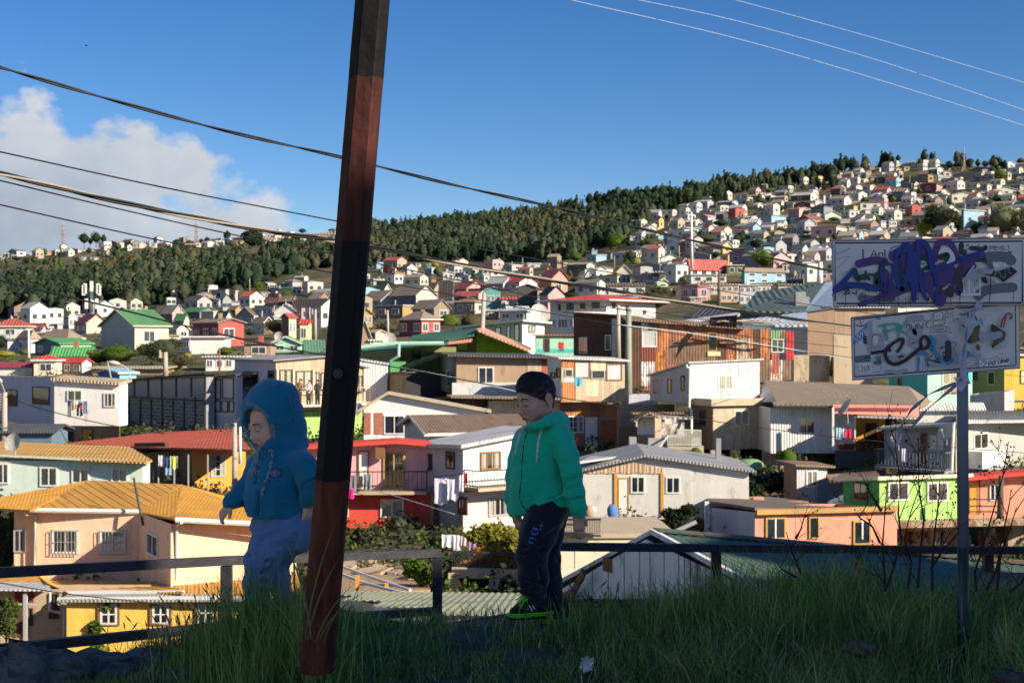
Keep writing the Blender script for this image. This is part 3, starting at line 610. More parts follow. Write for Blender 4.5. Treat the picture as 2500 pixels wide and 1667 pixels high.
h2=H('D',120,130,920,590,928,'R','','pl','x',Y=63,th=2,fd=0,dep=6.8)
h2.window('r',375,628,432,745,'w','w',0);h2.window('r',652,622,815,750,'w','f',1)
absorb(h,h2)
h.door('r',497,285,572,560,'W',fr='b');h.window('r',672,292,822,560,'o','b',1,name='sliding_door');h.railing('r',300,432,975,570,.8,step=.19,code='t')
g=MB()
for x in(418,645,718,790):post(g,'D',x,925,1075,63.3,.16)
add_part(h,g,'stilt',paint('t/'))
g=MB();post(g,'D',552,920,1090,62.9,.95);post(g,'D',900,925,1010,63,.7);add_part(h,g,'concrete_pier',paint('g'))
g=MB();g.cbox(PC('D',652,300,62.8),.4,.3,.5);add_part(h,g,'wall_lamp',FRM['b'])
h=H('D',945,1228,1796,262,562,'W|&L|','g','pl','white corrugated two-storey house with a balcony behind the boy in green',Y=61,th=36,vel=252,ver=150,name='white_balcony_house',oh=.35,fd=0,roofthin=.16,short='the white balcony house')
h2=H('D',945,1228,1796,575,930,'P&G','','pl','x',Y=61.1,th=36,fd=.4)
h2.window('l',1198,605,1262,730,'d','w',2);h2.window('r',1402,612,1560,738,'g','w',3);h2.door('l',1030,640,1065,860,'N')
absorb(h,h2)
h.window('l',1112,290,1172,412,'d','h',1);h.window('l',960,305,1015,420,'d','h',0);h.window('r',1345,290,1488,418,'b','w',2)
h.railing('r',1238,432,1790,552,1.0,step=.17,code='t')
h=H('D',820,1000,1760,165,255,'w&g','n','gr','long low house under a weathered brown sheet roof above the white balcony house',Y=72,th=14,rp=88,name='brown_roofed_house',oh=.4,fascia='w',short='the long brown roof')
h=H('E',255,385,1245,572,895,'T&G','d','pl','tan rendered house with a flat dark corrugated roof above the boy in green',Y=97,th=8,vel=548,ver=590,name='tan_house',oh=.7,roofthin=.12,fd=0,short='the tan house')
h.window('r',562,658,690,795,'w','f',1);h.window('l',308,680,332,820,'w',None,0);h.patch('r',348,785,1245,890,'E',out=.06)
h.patch('r',965,600,1080,740,'t/');h.patch('r',1080,598,1125,735,'r');h.window('r',1140,700,1200,755,'g','h',1);h.patch('r',1205,590,1240,665,'N')
h=H('E',1130,1245,1765,592,945,'t/&E-','w','pl','timber and rust patched box room that juts over the rusty lower wall',Y=92,th=18,vel=572,ver=612,name='patched_box_room',cat='house',oh=.3,fd=0,short='the patched box room')
for q,c in(((1250,785,1355,935),'X|'),((1250,600,1345,662),'X|'),((1484,612,1610,690),'e/'),((1440,905,1550,940),'s'),((1440,765,1550,900),'e/'),((1360,765,1438,930),'t/'),((1262,745,1345,782),'w')):h.patch('r',*q,c)
h.window('r',1270,675,1336,740,'g',None,0);h.window('r',1350,612,1478,748,'b','P',0);h.window('r',1488,682,1600,758,'g',None,0);h.window('r',1612,630,1742,768,'b','P',0)
for q in((1160,700,1195,750),(1205,665,1240,745)):h.window('l',*q,'d',None,0)
h=H('E',1180,1228,1725,950,1345,'T&w|','','pl','rust clad and brick lower storey with a tall white door',Y=93.2,th=16,name='rusty_lower_house',fd=.6,ver=960,short='the rusty lower storey')
for q,c in(((1235,952,1330,1055),'x|'),((1332,955,1480,1060),'X|'),((1482,960,1600,1070),'x|'),((1600,962,1722,1075),'X|'),((1560,1092,1700,1285),'r#'),((1360,1200,1425,1320),'r#')):h.patch('r',*q,c)
h.window('r',1252,1058,1428,1200,'w','w',3,2);h.door('r',1432,1060,1545,1325,'W')
h=H('E',640,655,1232,935,1130,'W|','','pl','white corrugated shack with one green blind below the tan house',Y=94.5,th=6,name='white_corrugated_shack',fd=.5,cat='shack')
h.window('r',730,1035,792,1118,'w',None,0);h.window('r',803,1035,860,1118,'w','G',0)
H('E',170,520,655,905,1110,'n/&N/','n','pl','dark plank shack under a bent sheet roof below the tan house',Y=95.5,th=45,vel=925,name='plank_shack',cat='shack',oh=.5,fd=.5)
g=slabc('E',[(300,885,92),(340,900,91),(1240,915,91),(1245,893,96),(700,885,97)],.1)
o=g.build('sheet_roof',mat('bent_rusty_sheet',(.30,.24,.20),'corr',rough=.7,per=.2,wear=.4));tag(o,'bent sheet metal lean-to roof running along the foot of the tan house','roof')
h=H('C',1500,1650,1935,1045,1300,'k&T/','d','pl','tarpaulin covered shack left of the tan house',Y=98,th=30,vel=1050,name='tarpaulin_shack',cat='shack',oh=.2,short='the tarpaulin shack')
tp=MB();rr=random.Random(3);n=12
pts=[[PC('C',1600+28*i+rr.uniform(-5,5),990-i*10+j*12+rr.uniform(-4,4)-(6 if i%3 else 0),96+j*.8-.0*i)for j in range(5)]for i in range(n+1)]
vs=[p for r_ in pts for p in r_];tp.add(vs,[(i*5+j,i*5+j+1,(i+1)*5+j+1,(i+1)*5+j)for i in range(n)for j in range(4)])
o=tp.build('tarpaulin',mat('faded_teal_tarpaulin',(.25,.38,.38),'plain',rough=.6,var=.3,bump=1.0));tag(o,'faded teal tarpaulin stretched over the shack beside the tan house','tarpaulin')
h=H('E',60,548,965,372,560,'l&z','','pl','lime green gabled house with its shaded side painted olive above the tan house',Y=116,th=24,vel=440,ver=520,name='lime_house',fd=2,short='the lime green house')  # olive code puts the left side's shade into the paint
g=slabc('E',[(540,345,114),(560,352,113),(975,520,113.5),(1000,500,122),(600,330,122)],.14);add_part(h,g,'tile_roof',mat('rosy_tile_roof',(.55,.30,.22),'corr',rough=.8,per=.3,var=.3))
g=slabc('E',[(15,428,113),(330,435,112),(520,395,112),(570,350,118),(200,370,122),(20,400,120)],.12);add_part(h,g,'side_roof',paint('V','roof'))
g=slabc('E',[(310,452,112),(515,425,112),(510,445,111.6),(312,466,111.6)],.08);add_part(h,g,'porch_roof',paint('s','roof'))
h.window('l',20,520,90,590,'d',None,1);h.patch('r',560,372,575,510,'l');h.patch('l',395,450,475,515,'l')
H('C',1245,1600,2062,830,1040,'z&z','','pl','olive walled annex below the dark green roof behind the post',Y=108,th=20,name='olive_annex',fd=1,short='the olive annex')
HOUSES[-1].window('r',1700,860,1770,925,'d',None,0);HOUSES[-1].door('r',1590+12,870,1625,950,'q')
o=slabc('C',[(1240,832,105),(1300,862,104),(1960,803,104),(2000,790,112),(1600,792,113)],.12).build('green_roof',paint('V','roof'));tag(o,'dark green lean-to roof edged with a mint gutter behind the post','roof')
g=MB();g.tube([PC('C',1250,838,103.6),PC('C',1560,803,103.6),PC('C',1960,800,103.6)],.16);g.tube([PC('C',1592,805,103.4),PC('C',1590,905,103.4),PC('C',1525,945,103.6),PC('C',1525,1020,103.6)],.12)
o=g.build('gutter',paint('m'));tag(o,'mint green gutter and bent downpipe on the dark green roof','gutter')
o=slabc('C',[(1700,740,118),(1770,775,116),(2160,715,116),(2250,680,122),(2100,690,124)],.12).build('green_roof',paint('V','roof'));tag(o,'dark green pitched roof left of the lime green house','roof')
H('C',1490,1520,1650,950,1030,'v','','pl','small green block at the foot of the bent mint downpipe',Y=103,th=10,name='green_block',cat='building')
h=H('E',430,925,1105,285,480,'W&g','V','pl','long pale house with a green-edged roof above the lime green house',Y=130,th=50,vel=335,ver=300,name='long_pale_house',oh=.5,fascia='M',fd=1.5,short='the long pale house')
for q in((705,335,750,392),(800,325,825,420),(862,308,900,445)):h.window('l',*q,'d','w',0)
h.window('r',972,318,1030,378,'d','h',1)
h=H('E',1030,1035,1355,402,560,'m','x','pl','mint green hut with a red shutter beside the dark clad house',Y=128,th=6,name='mint_hut',cat='hut',short='the mint hut');h.patch('r',1222,455,1265,530,'q','shutter');h.door('r',1100,425,1150,535,'k');h.patch('r',1032,510,1350,540,'h')
H('E',740,960,1092,200,285,'w&g','g','hip','grey hipped house behind the long pale house',Y=148,rp=35,name='grey_house',nwin=(2,1))
h=H('W',520,1290,1960,1085,1330,'W&w','R','hip','large white house with a bright red hipped roof and dark windows',Y=150,th=52,rp=95,name='red_roofed_white_house',oh=1.2,fascia='w',fd=1,short='the big red-roofed white house')
for q in((638,1135,664,1218),(750,1125,842,1212),(935,1120,1002,1198),(1095,1110,1200,1192)):h.window('l',*q,'d',None,1)
for q in((1362,1115,1412,1195),(1550,1150,1600,1218),(1785,1210,1832,1270)):h.window('r',*q,'b',None,0)
h2=H('W',530,850,1290,1235,1480,'w','','pl','x',Y=144,th=40);h2.window('l',560,1340,600,1460,'w',None,1);h2.window('l',635,1335,770,1460,'w',None,2);h2.window('l',785,1330,840,1445,'w',None,1);absorb(h,h2)
h=H('E',1345,1775,1830,245,610,'N|','n','pl','very dark corrugated house with two white framed windows left of the rusty house',Y=113,th=50,vel=218,name='dark_clad_house',oh=.6,fd=1,short='the dark clad house')
h.window('l',1392,415,1460,548,'w','h',0);h.window('l',1605,395,1655,520,'w',None,0);h.patch('l',1660,262,1705,590,'E|','patched_sheet')
h=H('G',120,158,1735,520,1110,'x|&N|','n','pl','long house clad in patched rusty corrugated sheets',Y=106,th=3,vel=500,ver=598,name='rusty_house',oh=.5,fd=1.0,dep=8,roofthin=.14,short='the rusty house')
for q,c in(((158,525,255,1240),'N|'),((256,520,322,612),'E|'),((322,520,425,612),'n|'),((258,778,395,906),'i|'),((250,910,385,1148),'W|'),((425,545,515,825),'X|'),((515,560,608,700),'x|'),((515,700,700,930),'n|'),((608,570,700,700),'X|'),((400,822,470,1000),'O|'),((470,826,515,990),'x|'),((700,578,880,760),'x|'),((700,760,880,920),'n|'),((985,582,1070,740),'x|'),((985,742,1070,900),'N|'),((1072,590,1148,745),'n|'),((1072,845,1148,905),'X|'),((1152,585,1320,688),'x|'),((1162,690,1300,905),'t|'),((1305,600,1325,905),'X|'),((1326,605,1395,905),'N|'),((1398,600,1486,890),'X|'),((1486,612,1640,692),'H|'),((1642,622,1716,895),'q|'),((1396,892,1492,1110),'n|'),((1494,895,1608,1095),'E|'),((1506,830,1576,1028),'r|'),((1610,898,1690,1090),'n|'),((880,830,984,920),'n|')):
 h.patch('r',*q,paint(c+'!','wall',106)if c[0]in 'EHiW' else mat('rusted_sheet_'+c[0].lower(),tuple(x*(1.0 if c[0]!='O' else .8)for x in PAL[c[0]][1]),'corr',rough=.85,per=.22,var=.4,wear=.45,wearcol=(.17,.075,.045),bump=.35),'rusty_sheet',out=random.Random(q[0]).uniform(.03,.055))
h.window('r',262,622,404,774,'w','P',0);h.window('r',890,635,982,812,'o',None,0);h.patch('r',890,815,1012,858,'c',out=.12);h.window('r',1500,695,1622,825,'w','w',1);h.window('r',1512,1030,1578,1085,'o',None,0,1)
g=slabc('G',[(910,490,106),(1175,465,104),(1170,575,103.6),(905,555,105)],.1);add_part(h,g,'roof_box',mat('dark_maroon_sheet',(.05,.022,.025),'corr',rough=.8,per=.3))
rr=random.Random(8)
for i in range(11):
 x=1190+rr.uniform(0,500);y=505+(x-1190)*.15;g=MB();p=PC('G',x,y,104.5);g.bar(p,p+Vector((rr.uniform(.6,2.6)*rr.choice((-1,1)),rr.uniform(-.6,.6),rr.uniform(-.1,.7))),.14,.06)
 o=g.build('loose_board',paint('t/'));tag(o,'loose weathered board lying on the roof of the rusty house','board','loose boards on the rusty house roof')
h=H('G',340,718,1390,935,1290,'W|&g|','g','pl','white corrugated upper house with a white downpipe on its corner',Y=88,th=26,vel=1050,ver=905,name='white_corrugated_house',oh=.2,fd=.15,short='the white corrugated house')
h.patch('r',722,920,1388,1285,mat('stained_white_sheet',(.76,.76,.74),'corr',rough=.7,per=.2,var=.12,wear=.30,wearcol=(.42,.40,.37),bump=.6),'cladding')
h.patch('l',352,1100,700,1288,'g|','cladding')
h.window('r',990,1040,1125,1180,'w','h',1);h.window('l',378,1078,420,1225,'g','G',0);h.window('l',515,1080,550,1220,'d','h',0);h.window('l',640,1045,676,1188,'d','w',0)
g=MB();g.tube([PC('G',690,938,87),PC('G',692,962,87),PC('G',722,978,87.2),PC('G',716,1340,87.2),PC('G',738,1380,87),PC('G',738,1600,86.6)],.075,8);add_part(h,g,'downpipe',FRM['w'])
h=H('H',440,637,1118,472,832,'T&n','','pl','bare tan rendered house with a pink curtain under the white corrugated house',Y=86.5,th=24,name='tan_rendered_house',fd=0,short='the tan rendered house')
h.patch('r',640,478,1116,826,mat('stained_render',(.46,.37,.26),'plain',rough=.95,var=.3,wear=.55,wearcol=(.60,.50,.38),bump=.8),'render',out=.03)
g=MB();q=[h.T('r',-.3,0,.35),h.T('r',h.La+.3,0,.35),h.T('l',h.Lb,0,.35)]
h.slab(g,'r',-.3,h.La+.2,h.zn,h.zn+.42,.0,.35);h.slab(g,'l',-.0,h.Lb,h.zn,h.zn+.42,.0,.30);add_part(h,g,'floor_beam',paint('t'))
h.window('r',812,508,932,635,'w','V',1,name='window_pink');h.window('l',535,505,580,635,'d',None,1)
g=MB()
for x in(655,822,1085):post(g,'H',x,830,1000,86.6,.55)
post(g,'H',652,1000,1180,86.0,.5);add_part(h,g,'concrete_pillar',paint('t'))
o=H('H',660,660,1110,835,1010,'k','','pl','black box painted as undercroft shade behind the pillars of the tan rendered house',Y=90.5,th=3,name='undercroft',cat='undercroft',dep=2,fd=2)  # solid black box, the shade under the floor painted on
h=H('H',1000,1110,1628,488,834,'W|','','pl','white corrugated room with one sliding window under the big brown roof',Y=84.5,th=2,name='white_panel_room',fd=.2,dep=5,short='the white panel room');h.window('r',1340,568,1478,700,'w','h',1)
h2=H('H',1050,1655,2400,560,845,'o&N','','pl','x',Y=88,th=0,dep=3,fd=.3)
h2.door('r',1890,610,1985,838,'N');h2.window('r',1660,590,1700,680,'d','h',0)
absorb(h,h2)
g=MB();g.prism([PC('H',1140,462,83.5),PC('H',2350,470,83.5),PC('H',2245,312,95),PC('H',1060,262,95)],Vector((0,0,-.12)));g.prism([PC('H',2350,470,83.5),PC('H',2440,440,95),PC('H',2245,312,95)],Vector((0,0,-.12)))
add_part(h,g,'roof',mat('brown_sheet_roof',(.27,.215,.16),'corr',rough=.75,per=.3,var=.16,wear=.15,wearcol=(.40,.33,.26),bump=.4))
g=MB();g.add([PC('H',1022,440,88),PC('H',1165,440,83.6),PC('H',1060,262,94.8)],[(0,1,2)]);add_part(h,g,'gable_wall',paint('w|'))
g=MB();g.prism([PC('H',1138,470,83.4),PC('H',1630,472,83.4),PC('H',1630,486,83.4),PC('H',1138,482,83.4)],Vector((0,.1,0)));add_part(h,g,'gutter',FRM['d'])
g=MB();g.prism([PC('H',1625,462,83.2),PC('H',2330,470,83.2),PC('H',2330,562,83.2),PC('H',1625,535,83.2)],Vector((0,.15,0)));add_part(h,g,'red_fascia',paint('s'))
g=MB();g.prism([PC('H',1625,485,83.1),PC('H',2250,490,83.1),PC('H',2250,512,83.1),PC('H',1625,505,83.1)],Vector((0,.05,0)));add_part(h,g,'maroon_fascia_band',paint('i'))  # flat maroon band laid on the fascia face
g=MB();g.prism([PC('H',1820,560,82),PC('H',2330,575,82),PC('H',2400,560,84),PC('H',1830,545,84)],Vector((0,0,-.06)));add_part(h,g,'awning',mat('thin_grey_awning',(.4,.4,.42),'corr',rough=.6,per=.25))
g=MB();g.prism([PC('H',1640,840,82.5),PC('H',2050,845,82.5),PC('H',2060,838,88),PC('H',1640,832,88)],Vector((0,0,-1.0)));add_part(h,g,'terrace_slab',paint('d'))
g=MB();post(g,'H',1805,560,840,82.8,.08);post(g,'H',1625,485,840,82.8,.12);add_part(h,g,'veranda_post',FRM['w'])
n=0
for i in range(34):
 x=1648+i*12
 if 1895<x<1998:continue
 g=MB();p=PC('H',x,838,86);q=PC('H',x,785 if i%2 else 790,86);q.x=p.x;g.bar(p,q,.26,.03,up=Vector((0,1,0)));add_part(h,g,'picket',paint('O' if i%3 else 'e'))
g=MB();
for i,x in enumerate((1700,1760,1850,1900,1945,2000)):
 p=PC('H',x,832,82.7);g.tube([p,p+Vector((0,0,.35))],[.22,.32],8)
o=g.build('flower_pots',mat('flower_pot',(.18,.07,.05),rough=.8));o['kind']='stuff';o.parent=h.root;o.location=o.location-h.root.location
o=H('H',1100,1110,2060,836,1040,'T','','pl','rough earth-coloured retaining wall below the white panel room',Y=85.2,th=1,dep=2,name='retaining_wall',cat='wall')
o.patch('r',1630,850,2050,1030,'k','painted_shade_panel')  # black panel painted as the shade of an opening
h=H('H',1222,1328,1578,965,1245,'g|&n','n','pl','small grey corrugated shack in front of the retaining wall',Y=72,th=27,vel=940,ver=975,name='grey_shack',oh=.3,fd=.6,cat='shack',short='the grey shack');h.window('r',1402,1000,1495,1135,'w','w',1)
o=slabc('H',[(1568,1035,70),(1600,1080,68),(2000,1070,67),(2010,1040,72),(1980,1005,76),(1700,1025,76)],.14).build('lean_to_roof',paint('n','roof'));tag(o,'brown lean-to roof between the grey shack and the green house','roof')
H('H',1500,1500,1720,1080,1290,'D','','pl','slate blue wall in the gap left of the green house',Y=72.5,th=0,name='blue_wall',cat='wall',dep=2)
h=H('J',870,1166,1868,568,885,'j&v','T','pl','bright green house with white windows behind the bare twigs',Y=64,th=20,vel=575,ver=545,name='green_house',oh=.25,fascia='C',fd=.2,short='the bright green house')
h.window('l',958,598,1074,742,'b','w',1);h.window('r',1235,590,1402,746,'w','w',1);h.window('r',1555,593,1722,752,'w','w',1)
for x in(1400,1540,1725):h.patch('r',x-2,572,x+2,880,'v','joint_strip',out=.012)
h=H('J',1870,1880,2275,560,885,'s','R','gl','red house with an orange door at the right edge',Y=66,th=4,rpos=.45,rp=45,name='red_house',oh=.6,fascia='R',fd=.3,dep=7,short='the red house')
h.door('r',1903,595,1975,850,'O',fr='o');h.window('r',2068,610,2150,746,'w',None,1);h.patch('r',1975,560,1992,855,'i')
h2=H('J',2270,2275,2560,590,885,'i','','pl','x',Y=66.5,th=4,dep=4);absorb(h,h2)
for y in(735,790,835):
 g=MB();g.bar(PC('J',1900,y,65.2),PC('J',2160,y,65.2),.05);add_part(h,g,'porch_rail',RAILM)
g=MB();g.prism([PC('J',1310,925,62),PC('J',2560,895,62),PC('J',2560,885,66.5),PC('J',1300,890,66)],Vector((0,0,-.25)));g.bar(PC('J',1330,965,62.6),PC('J',1830,960,62.6),.4,.3);g.bar(PC('J',1900,925,62.6),PC('J',2500,915,62.6),.35,.3)
rr=random.Random(5)
for x in(1330,1470,1530,1610,1720,1790,2040,2080,2250,2330):post(g,'J',x,930,1120,63.5,rr.uniform(.15,.5))
o=g.build('stilt_platform',paint('t!'));tag(o,'rough concrete and timber platform on stilts under the green and red houses','platform')
o=H('J',1300,1310,2560,960,1130,'N','','pl','dark brown block painted as the shade under the stilt platform',Y=67.5,th=0,dep=2,name='undercroft',cat='undercroft')  # solid dark block painted as the shade below the platform
for i in range(14):
 x=1330+i*80+rr.uniform(-20,20);c=rr.choice(['s','T','w','T','O','t']);y=rr.uniform(985,1010);w_=rr.uniform(25,70)
 g=MB();a=PC('J',x,y,65+rr.uniform(-1,1));b=PC('J',x+w_,1120,a.y);g.prism([a,Vector((b.x,a.y,a.z-rr.uniform(0,.3))),Vector((b.x,a.y,b.z)),Vector((a.x,a.y,b.z))],Vector((0,.05,0)))
 o=g.build('stored_board',paint(c+'!'));tag(o,'weathered sheet or board stored under the stilt platform','board','boards stored under the stilt platform')
h=H('J',1205,1792,2620,125,500,'t&G','','pl','pale grey house with a railed balcony crossed by the sign post',Y=75,th=46,vel=165,ver=90,name='grey_balcony_house',fd=.1,short='the grey balcony house')
h.patch('r',1800,95,2615,495,mat('warm_grey_panel',(.42,.41,.39),'plain',rough=.9,var=.1,bump=.3),'cladding',out=.02)
h.window('r',1935,190,2052,325,'w','h',1);h.patch('r',1880,328,2068,467,'W','balcony_panel',out=.9)
h.door('l',1503,188,1558,440,'N');h.window('l',1575,205,1700,335,'g','P',1)
h.railing('l',1205,325,1780,470,1.0,mat('slate_railing',(.16,.19,.22),rough=.6,bump=.1),.2,code='G')
g=MB();g.prism([PC('J',1148,145,78),PC('J',1780,108,73.6),PC('J',1790,95,74),PC('J',2620,80,80),PC('J',2400,75,92),PC('J',1300,118,90)],Vector((0,0,-.14)));add_part(h,g,'roof',paint('g','roof'))
g=MB();g.tube([PC('J',1775,112,73.4),PC('J',1758,500,73)],.08);g.tube([PC('J',1805,30,74),PC('J',1808,300,74)],.07);add_part(h,g,'downpipe',FRM['w'])
H('J',1190,1200,1790,480,580,'N','','pl','dark plinth under the balcony of the grey balcony house',Y=76,th=5,name='plinth',cat='wall',dep=3)
h=H('H',585,985,2150,1345,1720,'s&L','','pl','long salmon house with an ochre timber fascia above the railing',Y=56.5,th=12,vel=1300,name='salmon_house',fd=.6,short='the salmon house')
for q in((1070,1385,1235,1565),(1788,1410,1932,1610)):h.window('r',*q,'o','f',0);h.window('r',q[0]+8,q[1]+6,q[2]-8,q[3],'w',None,1)if 0 else None
h.window('r',1425,1380,1508,1560,'o','f',0);
for x in(1150,1862):h.patch('r',x-6,1392,x+6,1562,'W','window_bar',out=.07)
h.patch('r',985,1305,2150,1345,mat('ochre_timber_fascia',(.50,.30,.11),'clap',rough=.85,per=.1,var=.3),'fascia_board',out=.25)
g=MB();g.prism([PC('H',598,1228,66),PC('H',600,1250,62),PC('H',985,1306,56.3),PC('H',2150,1350,60.5),PC('H',2080,1325,68),PC('H',1100,1215,70)],Vector((0,0,-.12)));add_part(h,g,'roof',mat('dark_felt_roof',(.16,.13,.115),'plain',rough=.9,var=.3,bump=.8))
g=MB();post(g,'H',590,1255,1500,61.5,.18);add_part(h,g,'corner_post',FRM['w'])
rr=random.Random(11)
for i in range(16):
 x=rr.choice([rr.uniform(680,1010),rr.uniform(1280,1580)]);y=1232 if x<1100 else 1258+(x-1280)*.08;g=MB();p=PC('H',x,y,66)
 g.cbox(p,rr.uniform(.3,.8),rr.uniform(.2,.5),rr.uniform(.08,.18));o=g.build('loose_brick',paint(rr.choice('sXtr')));tag(o,'loose brick or block weighing down the roof of the salmon house','brick','bricks on the salmon house roof')
h=H('I',320,330,1222,325,660,'w','G','gl','white prefab house with a raw timber gable right of the boy in green',Y=66,th=-2,rpos=.40,rp=112,ver=318,name='white_prefab_house',oh=.3,dep=8,fd=.1,short='the white prefab house')
h.patch('r',1002,285,1218,650,'w','wall_panel');
rr=random.Random(2)
gw=0
for i in range(44):
 x=360+i*14.7;t=(x-330)/(640-330)if x<640 else 1-(x-640)/(1222-640);yb=326+6*rr.random()
 if x>1000:break
 yt=325-(108*min(1,t*1.02));a0,a1,z0,z1=h.rect('r',x,min(yt+8,yb-6),x+13.6,yb);g=MB();h.slab(g,'r',a0,a1,z0,z1,.004,.035+.02*(i%2));add_part(h,g,'gable_board',paint('e/' if i%3 else 't/','wall',60))
for x in(638,993):h.patch('r',x-12,330,x+12,648,'o','cover_strip',out=.06)
h.door('r',655,362,740,640,'W',fr='o');h.window('r',752,350,862,482,'w','w',1);h.window('r',1020,355,1132,485,'w','V',1)
o=slabc('I',[(355,240,64.5),(640,200,68),(742,155,78),(520,165,78)],.1).build('lean_to_roof',paint('g','roof'));tag(o,'grey sheet roof behind the timber gable of the white prefab','roof')
H('I',735,742,895,52,250,'G','','pl','bare grey concrete wall standing behind the white prefab house',Y=78,th=4,name='concrete_wall',cat='wall',dep=.4)
H('I',650,660,745,-20,190,'n','','pl','brown rendered side wall between brick house and concrete wall',Y=84,th=30,name='side_wall',cat='wall',dep=3)
h=H('H',20,35,175,575,735,'W','n','gl','small white lean-to hut left of the pale railed stair',Y=83,th=10,rp=40,name='white_hut',cat='hut',oh=.4)
g=MB();g.prism([PC('H',268,802,80),PC('H',545,808,80),PC('H',545,800,84),PC('H',268,796,84)],Vector((0,0,-.2)))
for x in(275,335,540):post(g,'H',x,800,960,80.2,.3)
o=g.build('landing',paint('t'));tag(o,'concrete landing on posts below the tan rendered house','landing')
g=MB();k=0
rt=thing('handrail','pale metal railing round the landing and stair','railing',PC('H',268,800,80))
rg=MB()
for(x0,y0,x1,y1,b)in((345,668,545,675,800),(268,718,345,716,800)):rg.bar(PC('H',x0,y0,80),PC('H',x1,y1,80),.08);rg.bar(PC('H',x0,b-8,80),PC('H',x1,b-8,80),.06)
rg.bar(PC('H',268,722,80),PC('H',150,880,76),.08);rg.build('rail',WRAIL,rt)
for i in range(22):
 x=268+i*13;g=MB();post(g,'H',x,716 if x<345 else 670,798,80,.05);g.build('baluster',WRAIL,rt)
o=H('H',175,190,470,575,830,'d','','pl','porch wall painted dark as deep shade behind the landing',Y=87.5,th=2,name='porch_wall',cat='wall',dep=2)  # dark grey paint carries the porch's shade
g=slabc('H',[(30,560,83),(180,558,81),(470,572,81),(460,560,86),(60,540,86)],.1);o=g.build('porch_roof',mat('patched_porch_roof',(.42,.38,.33),'corr',rough=.8,per=.3,wear=.3));tag(o,'patched sheet roof over the porch beside the tan rendered house','roof')
g=MB();post(g,'H',188,565,860,81.2,.35);o=g.build('porch_post',paint('e'));tag(o,'raw timber post holding the porch roof','post')
g=MB();post(g,'H',685,738,1200,70,.24);o=g.build('wooden_pole',paint('G'));tag(o,'grey wooden pole in front of the tan rendered house','pole')
h=H('G',1500,1850,2110,440,880,'n&E','d','pl','brown block building with a blue-white side behind the rusty house',Y=128,th=30,vel=500,ver=405,name='brown_block_building',oh=.3,cat='building',short='the brown block building')
h=H('c',690,1110,1900,715,830,'D&G','','pl','big dark green barn roof left of the lower street sign',Y=150,th=0,dep=12,name='barn',cat='barn',short='the dark barn roof')
g=MB();g.prism([PC('c',1108,715,149),PC('c',1285,480,168),PC('c',2165,365,178),PC('c',1900,745,149)],Vector((0,0,-.2)));add_part(h,g,'roof',mat('dark_green_barn_roof',(.075,.105,.10),'corr',rough=.55,per=.8,var=.3,wear=.25,wearcol=(.10,.14,.07)))
g=MB();g.prism([PC('c',1900,745,149),PC('c',2165,365,178),PC('c',2320,335,182),PC('c',2290,690,150)],Vector((0,0,-.2)));add_part(h,g,'side_roof',mat('blue_grey_barn_roof',(.25,.32,.45),'corr',rough=.55,per=.6,var=.1))
g=MB();g.cbox(PC('c',1845,625,155),1.1,1,2.4);g.cbox(PC('c',1910,630,155),.8,.8,1.4);add_part(h,g,'roof_vent',paint('G'))
g=slabc('c',[(350,790,146),(395,830,140),(1060,745,140),(1115,705,152),(640,665,158)],.2);o=g.build('dark_roof',mat('charcoal_roof',(.07,.07,.08),'corr',rough=.7,per=.5));tag(o,'wide charcoal sheet roof in front of the dark barn roof','roof')
g=slabc('c',[(350,842,137),(420,850,135),(1080,760,135),(1080,740,140)],.25);o=g.build('pale_roof_edge',paint('E','roof'));tag(o,'pale sheet edging below the charcoal roof','roof')
g=slabc('c',[(1170,830,125),(1940,735,128),(1945,900,118),(1520,900,118)],.2);o=g.build('pale_roof',mat('pale_blue_grey_roof',(.42,.50,.62),'corr',rough=.6,per=.5,var=.15));tag(o,'pale blue-grey sheet roof behind the top of the rusty house','roof')
H('G',1690,1715,2062,850,1110,'C','','pl','sunlit rubble and plaster retaining wall right of the rusty house',Y=109,th=2,name='rubble_wall',cat='wall',dep=1)
HOUSES[-1].patch('r',1718,852,2060,1105,mat('crumbling_plaster',(.56,.46,.33),'plain',rough=.95,var=.35,wear=.5,wearcol=(.34,.26,.18),bump=1.5),'plaster')
H('G',2090,2100,2420,655,1130,'t','','pl','tall pale plastered wall behind the lower street sign',Y=108,th=3,name='plastered_wall',cat='wall',dep=3)
h=H('N',120,205,1420,705,840,'T/&n','g','pl','low plank-clad house behind the two street signs',Y=140,th=3,name='planked_house',dep=5);
for q in((740,705,1080,770),):h.patch('r',*q,'W',out=.05)
h.window('r',810,700,1010,735,'g',None,2)
h=H('a',250,586,975,20,425,'m&h','','pl','turquoise house with a red-orange curtained window behind the sign post',Y=104,th=24,name='turquoise_house',fd=.5,short='the turquoise house')
h.window('r',712,100,842,305,'w','o',1,1);h.patch('r',860,60,965,200,'h');h.window('l',330,150,360,215,'b',None,0)
h=H('a',962,1255,1640,-40,440,'o|&z','w','pl','ochre sheet-clad house with an olive side at the right edge',Y=108,th=27,name='ochre_house',fd=.5,short='the ochre house')
h.window('l',1112,95,1176,212,'g','f',0);h.window('l',985,95,1020,175,'d',None,0);h.window('r',1390,85,1470,202,'d','f',0)
g=MB();g.prism([PC('a',1338,345,104),PC('a',1640,348,100),PC('a',1640,368,100),PC('a',1338,365,104)],Vector((0,1.0,0)));add_part(h,g,'canopy',FRM['w'])
h.window('r',1345,445,1425,560,'o','f',1)
h=H('a',955,1255,1338,270,520,'g|&E|','','pl','grey corrugated enclosure in front of the ochre house',Y=97,th=32,vel=300,ver=252,name='sheet_fence',cat='fence',fd=.6)
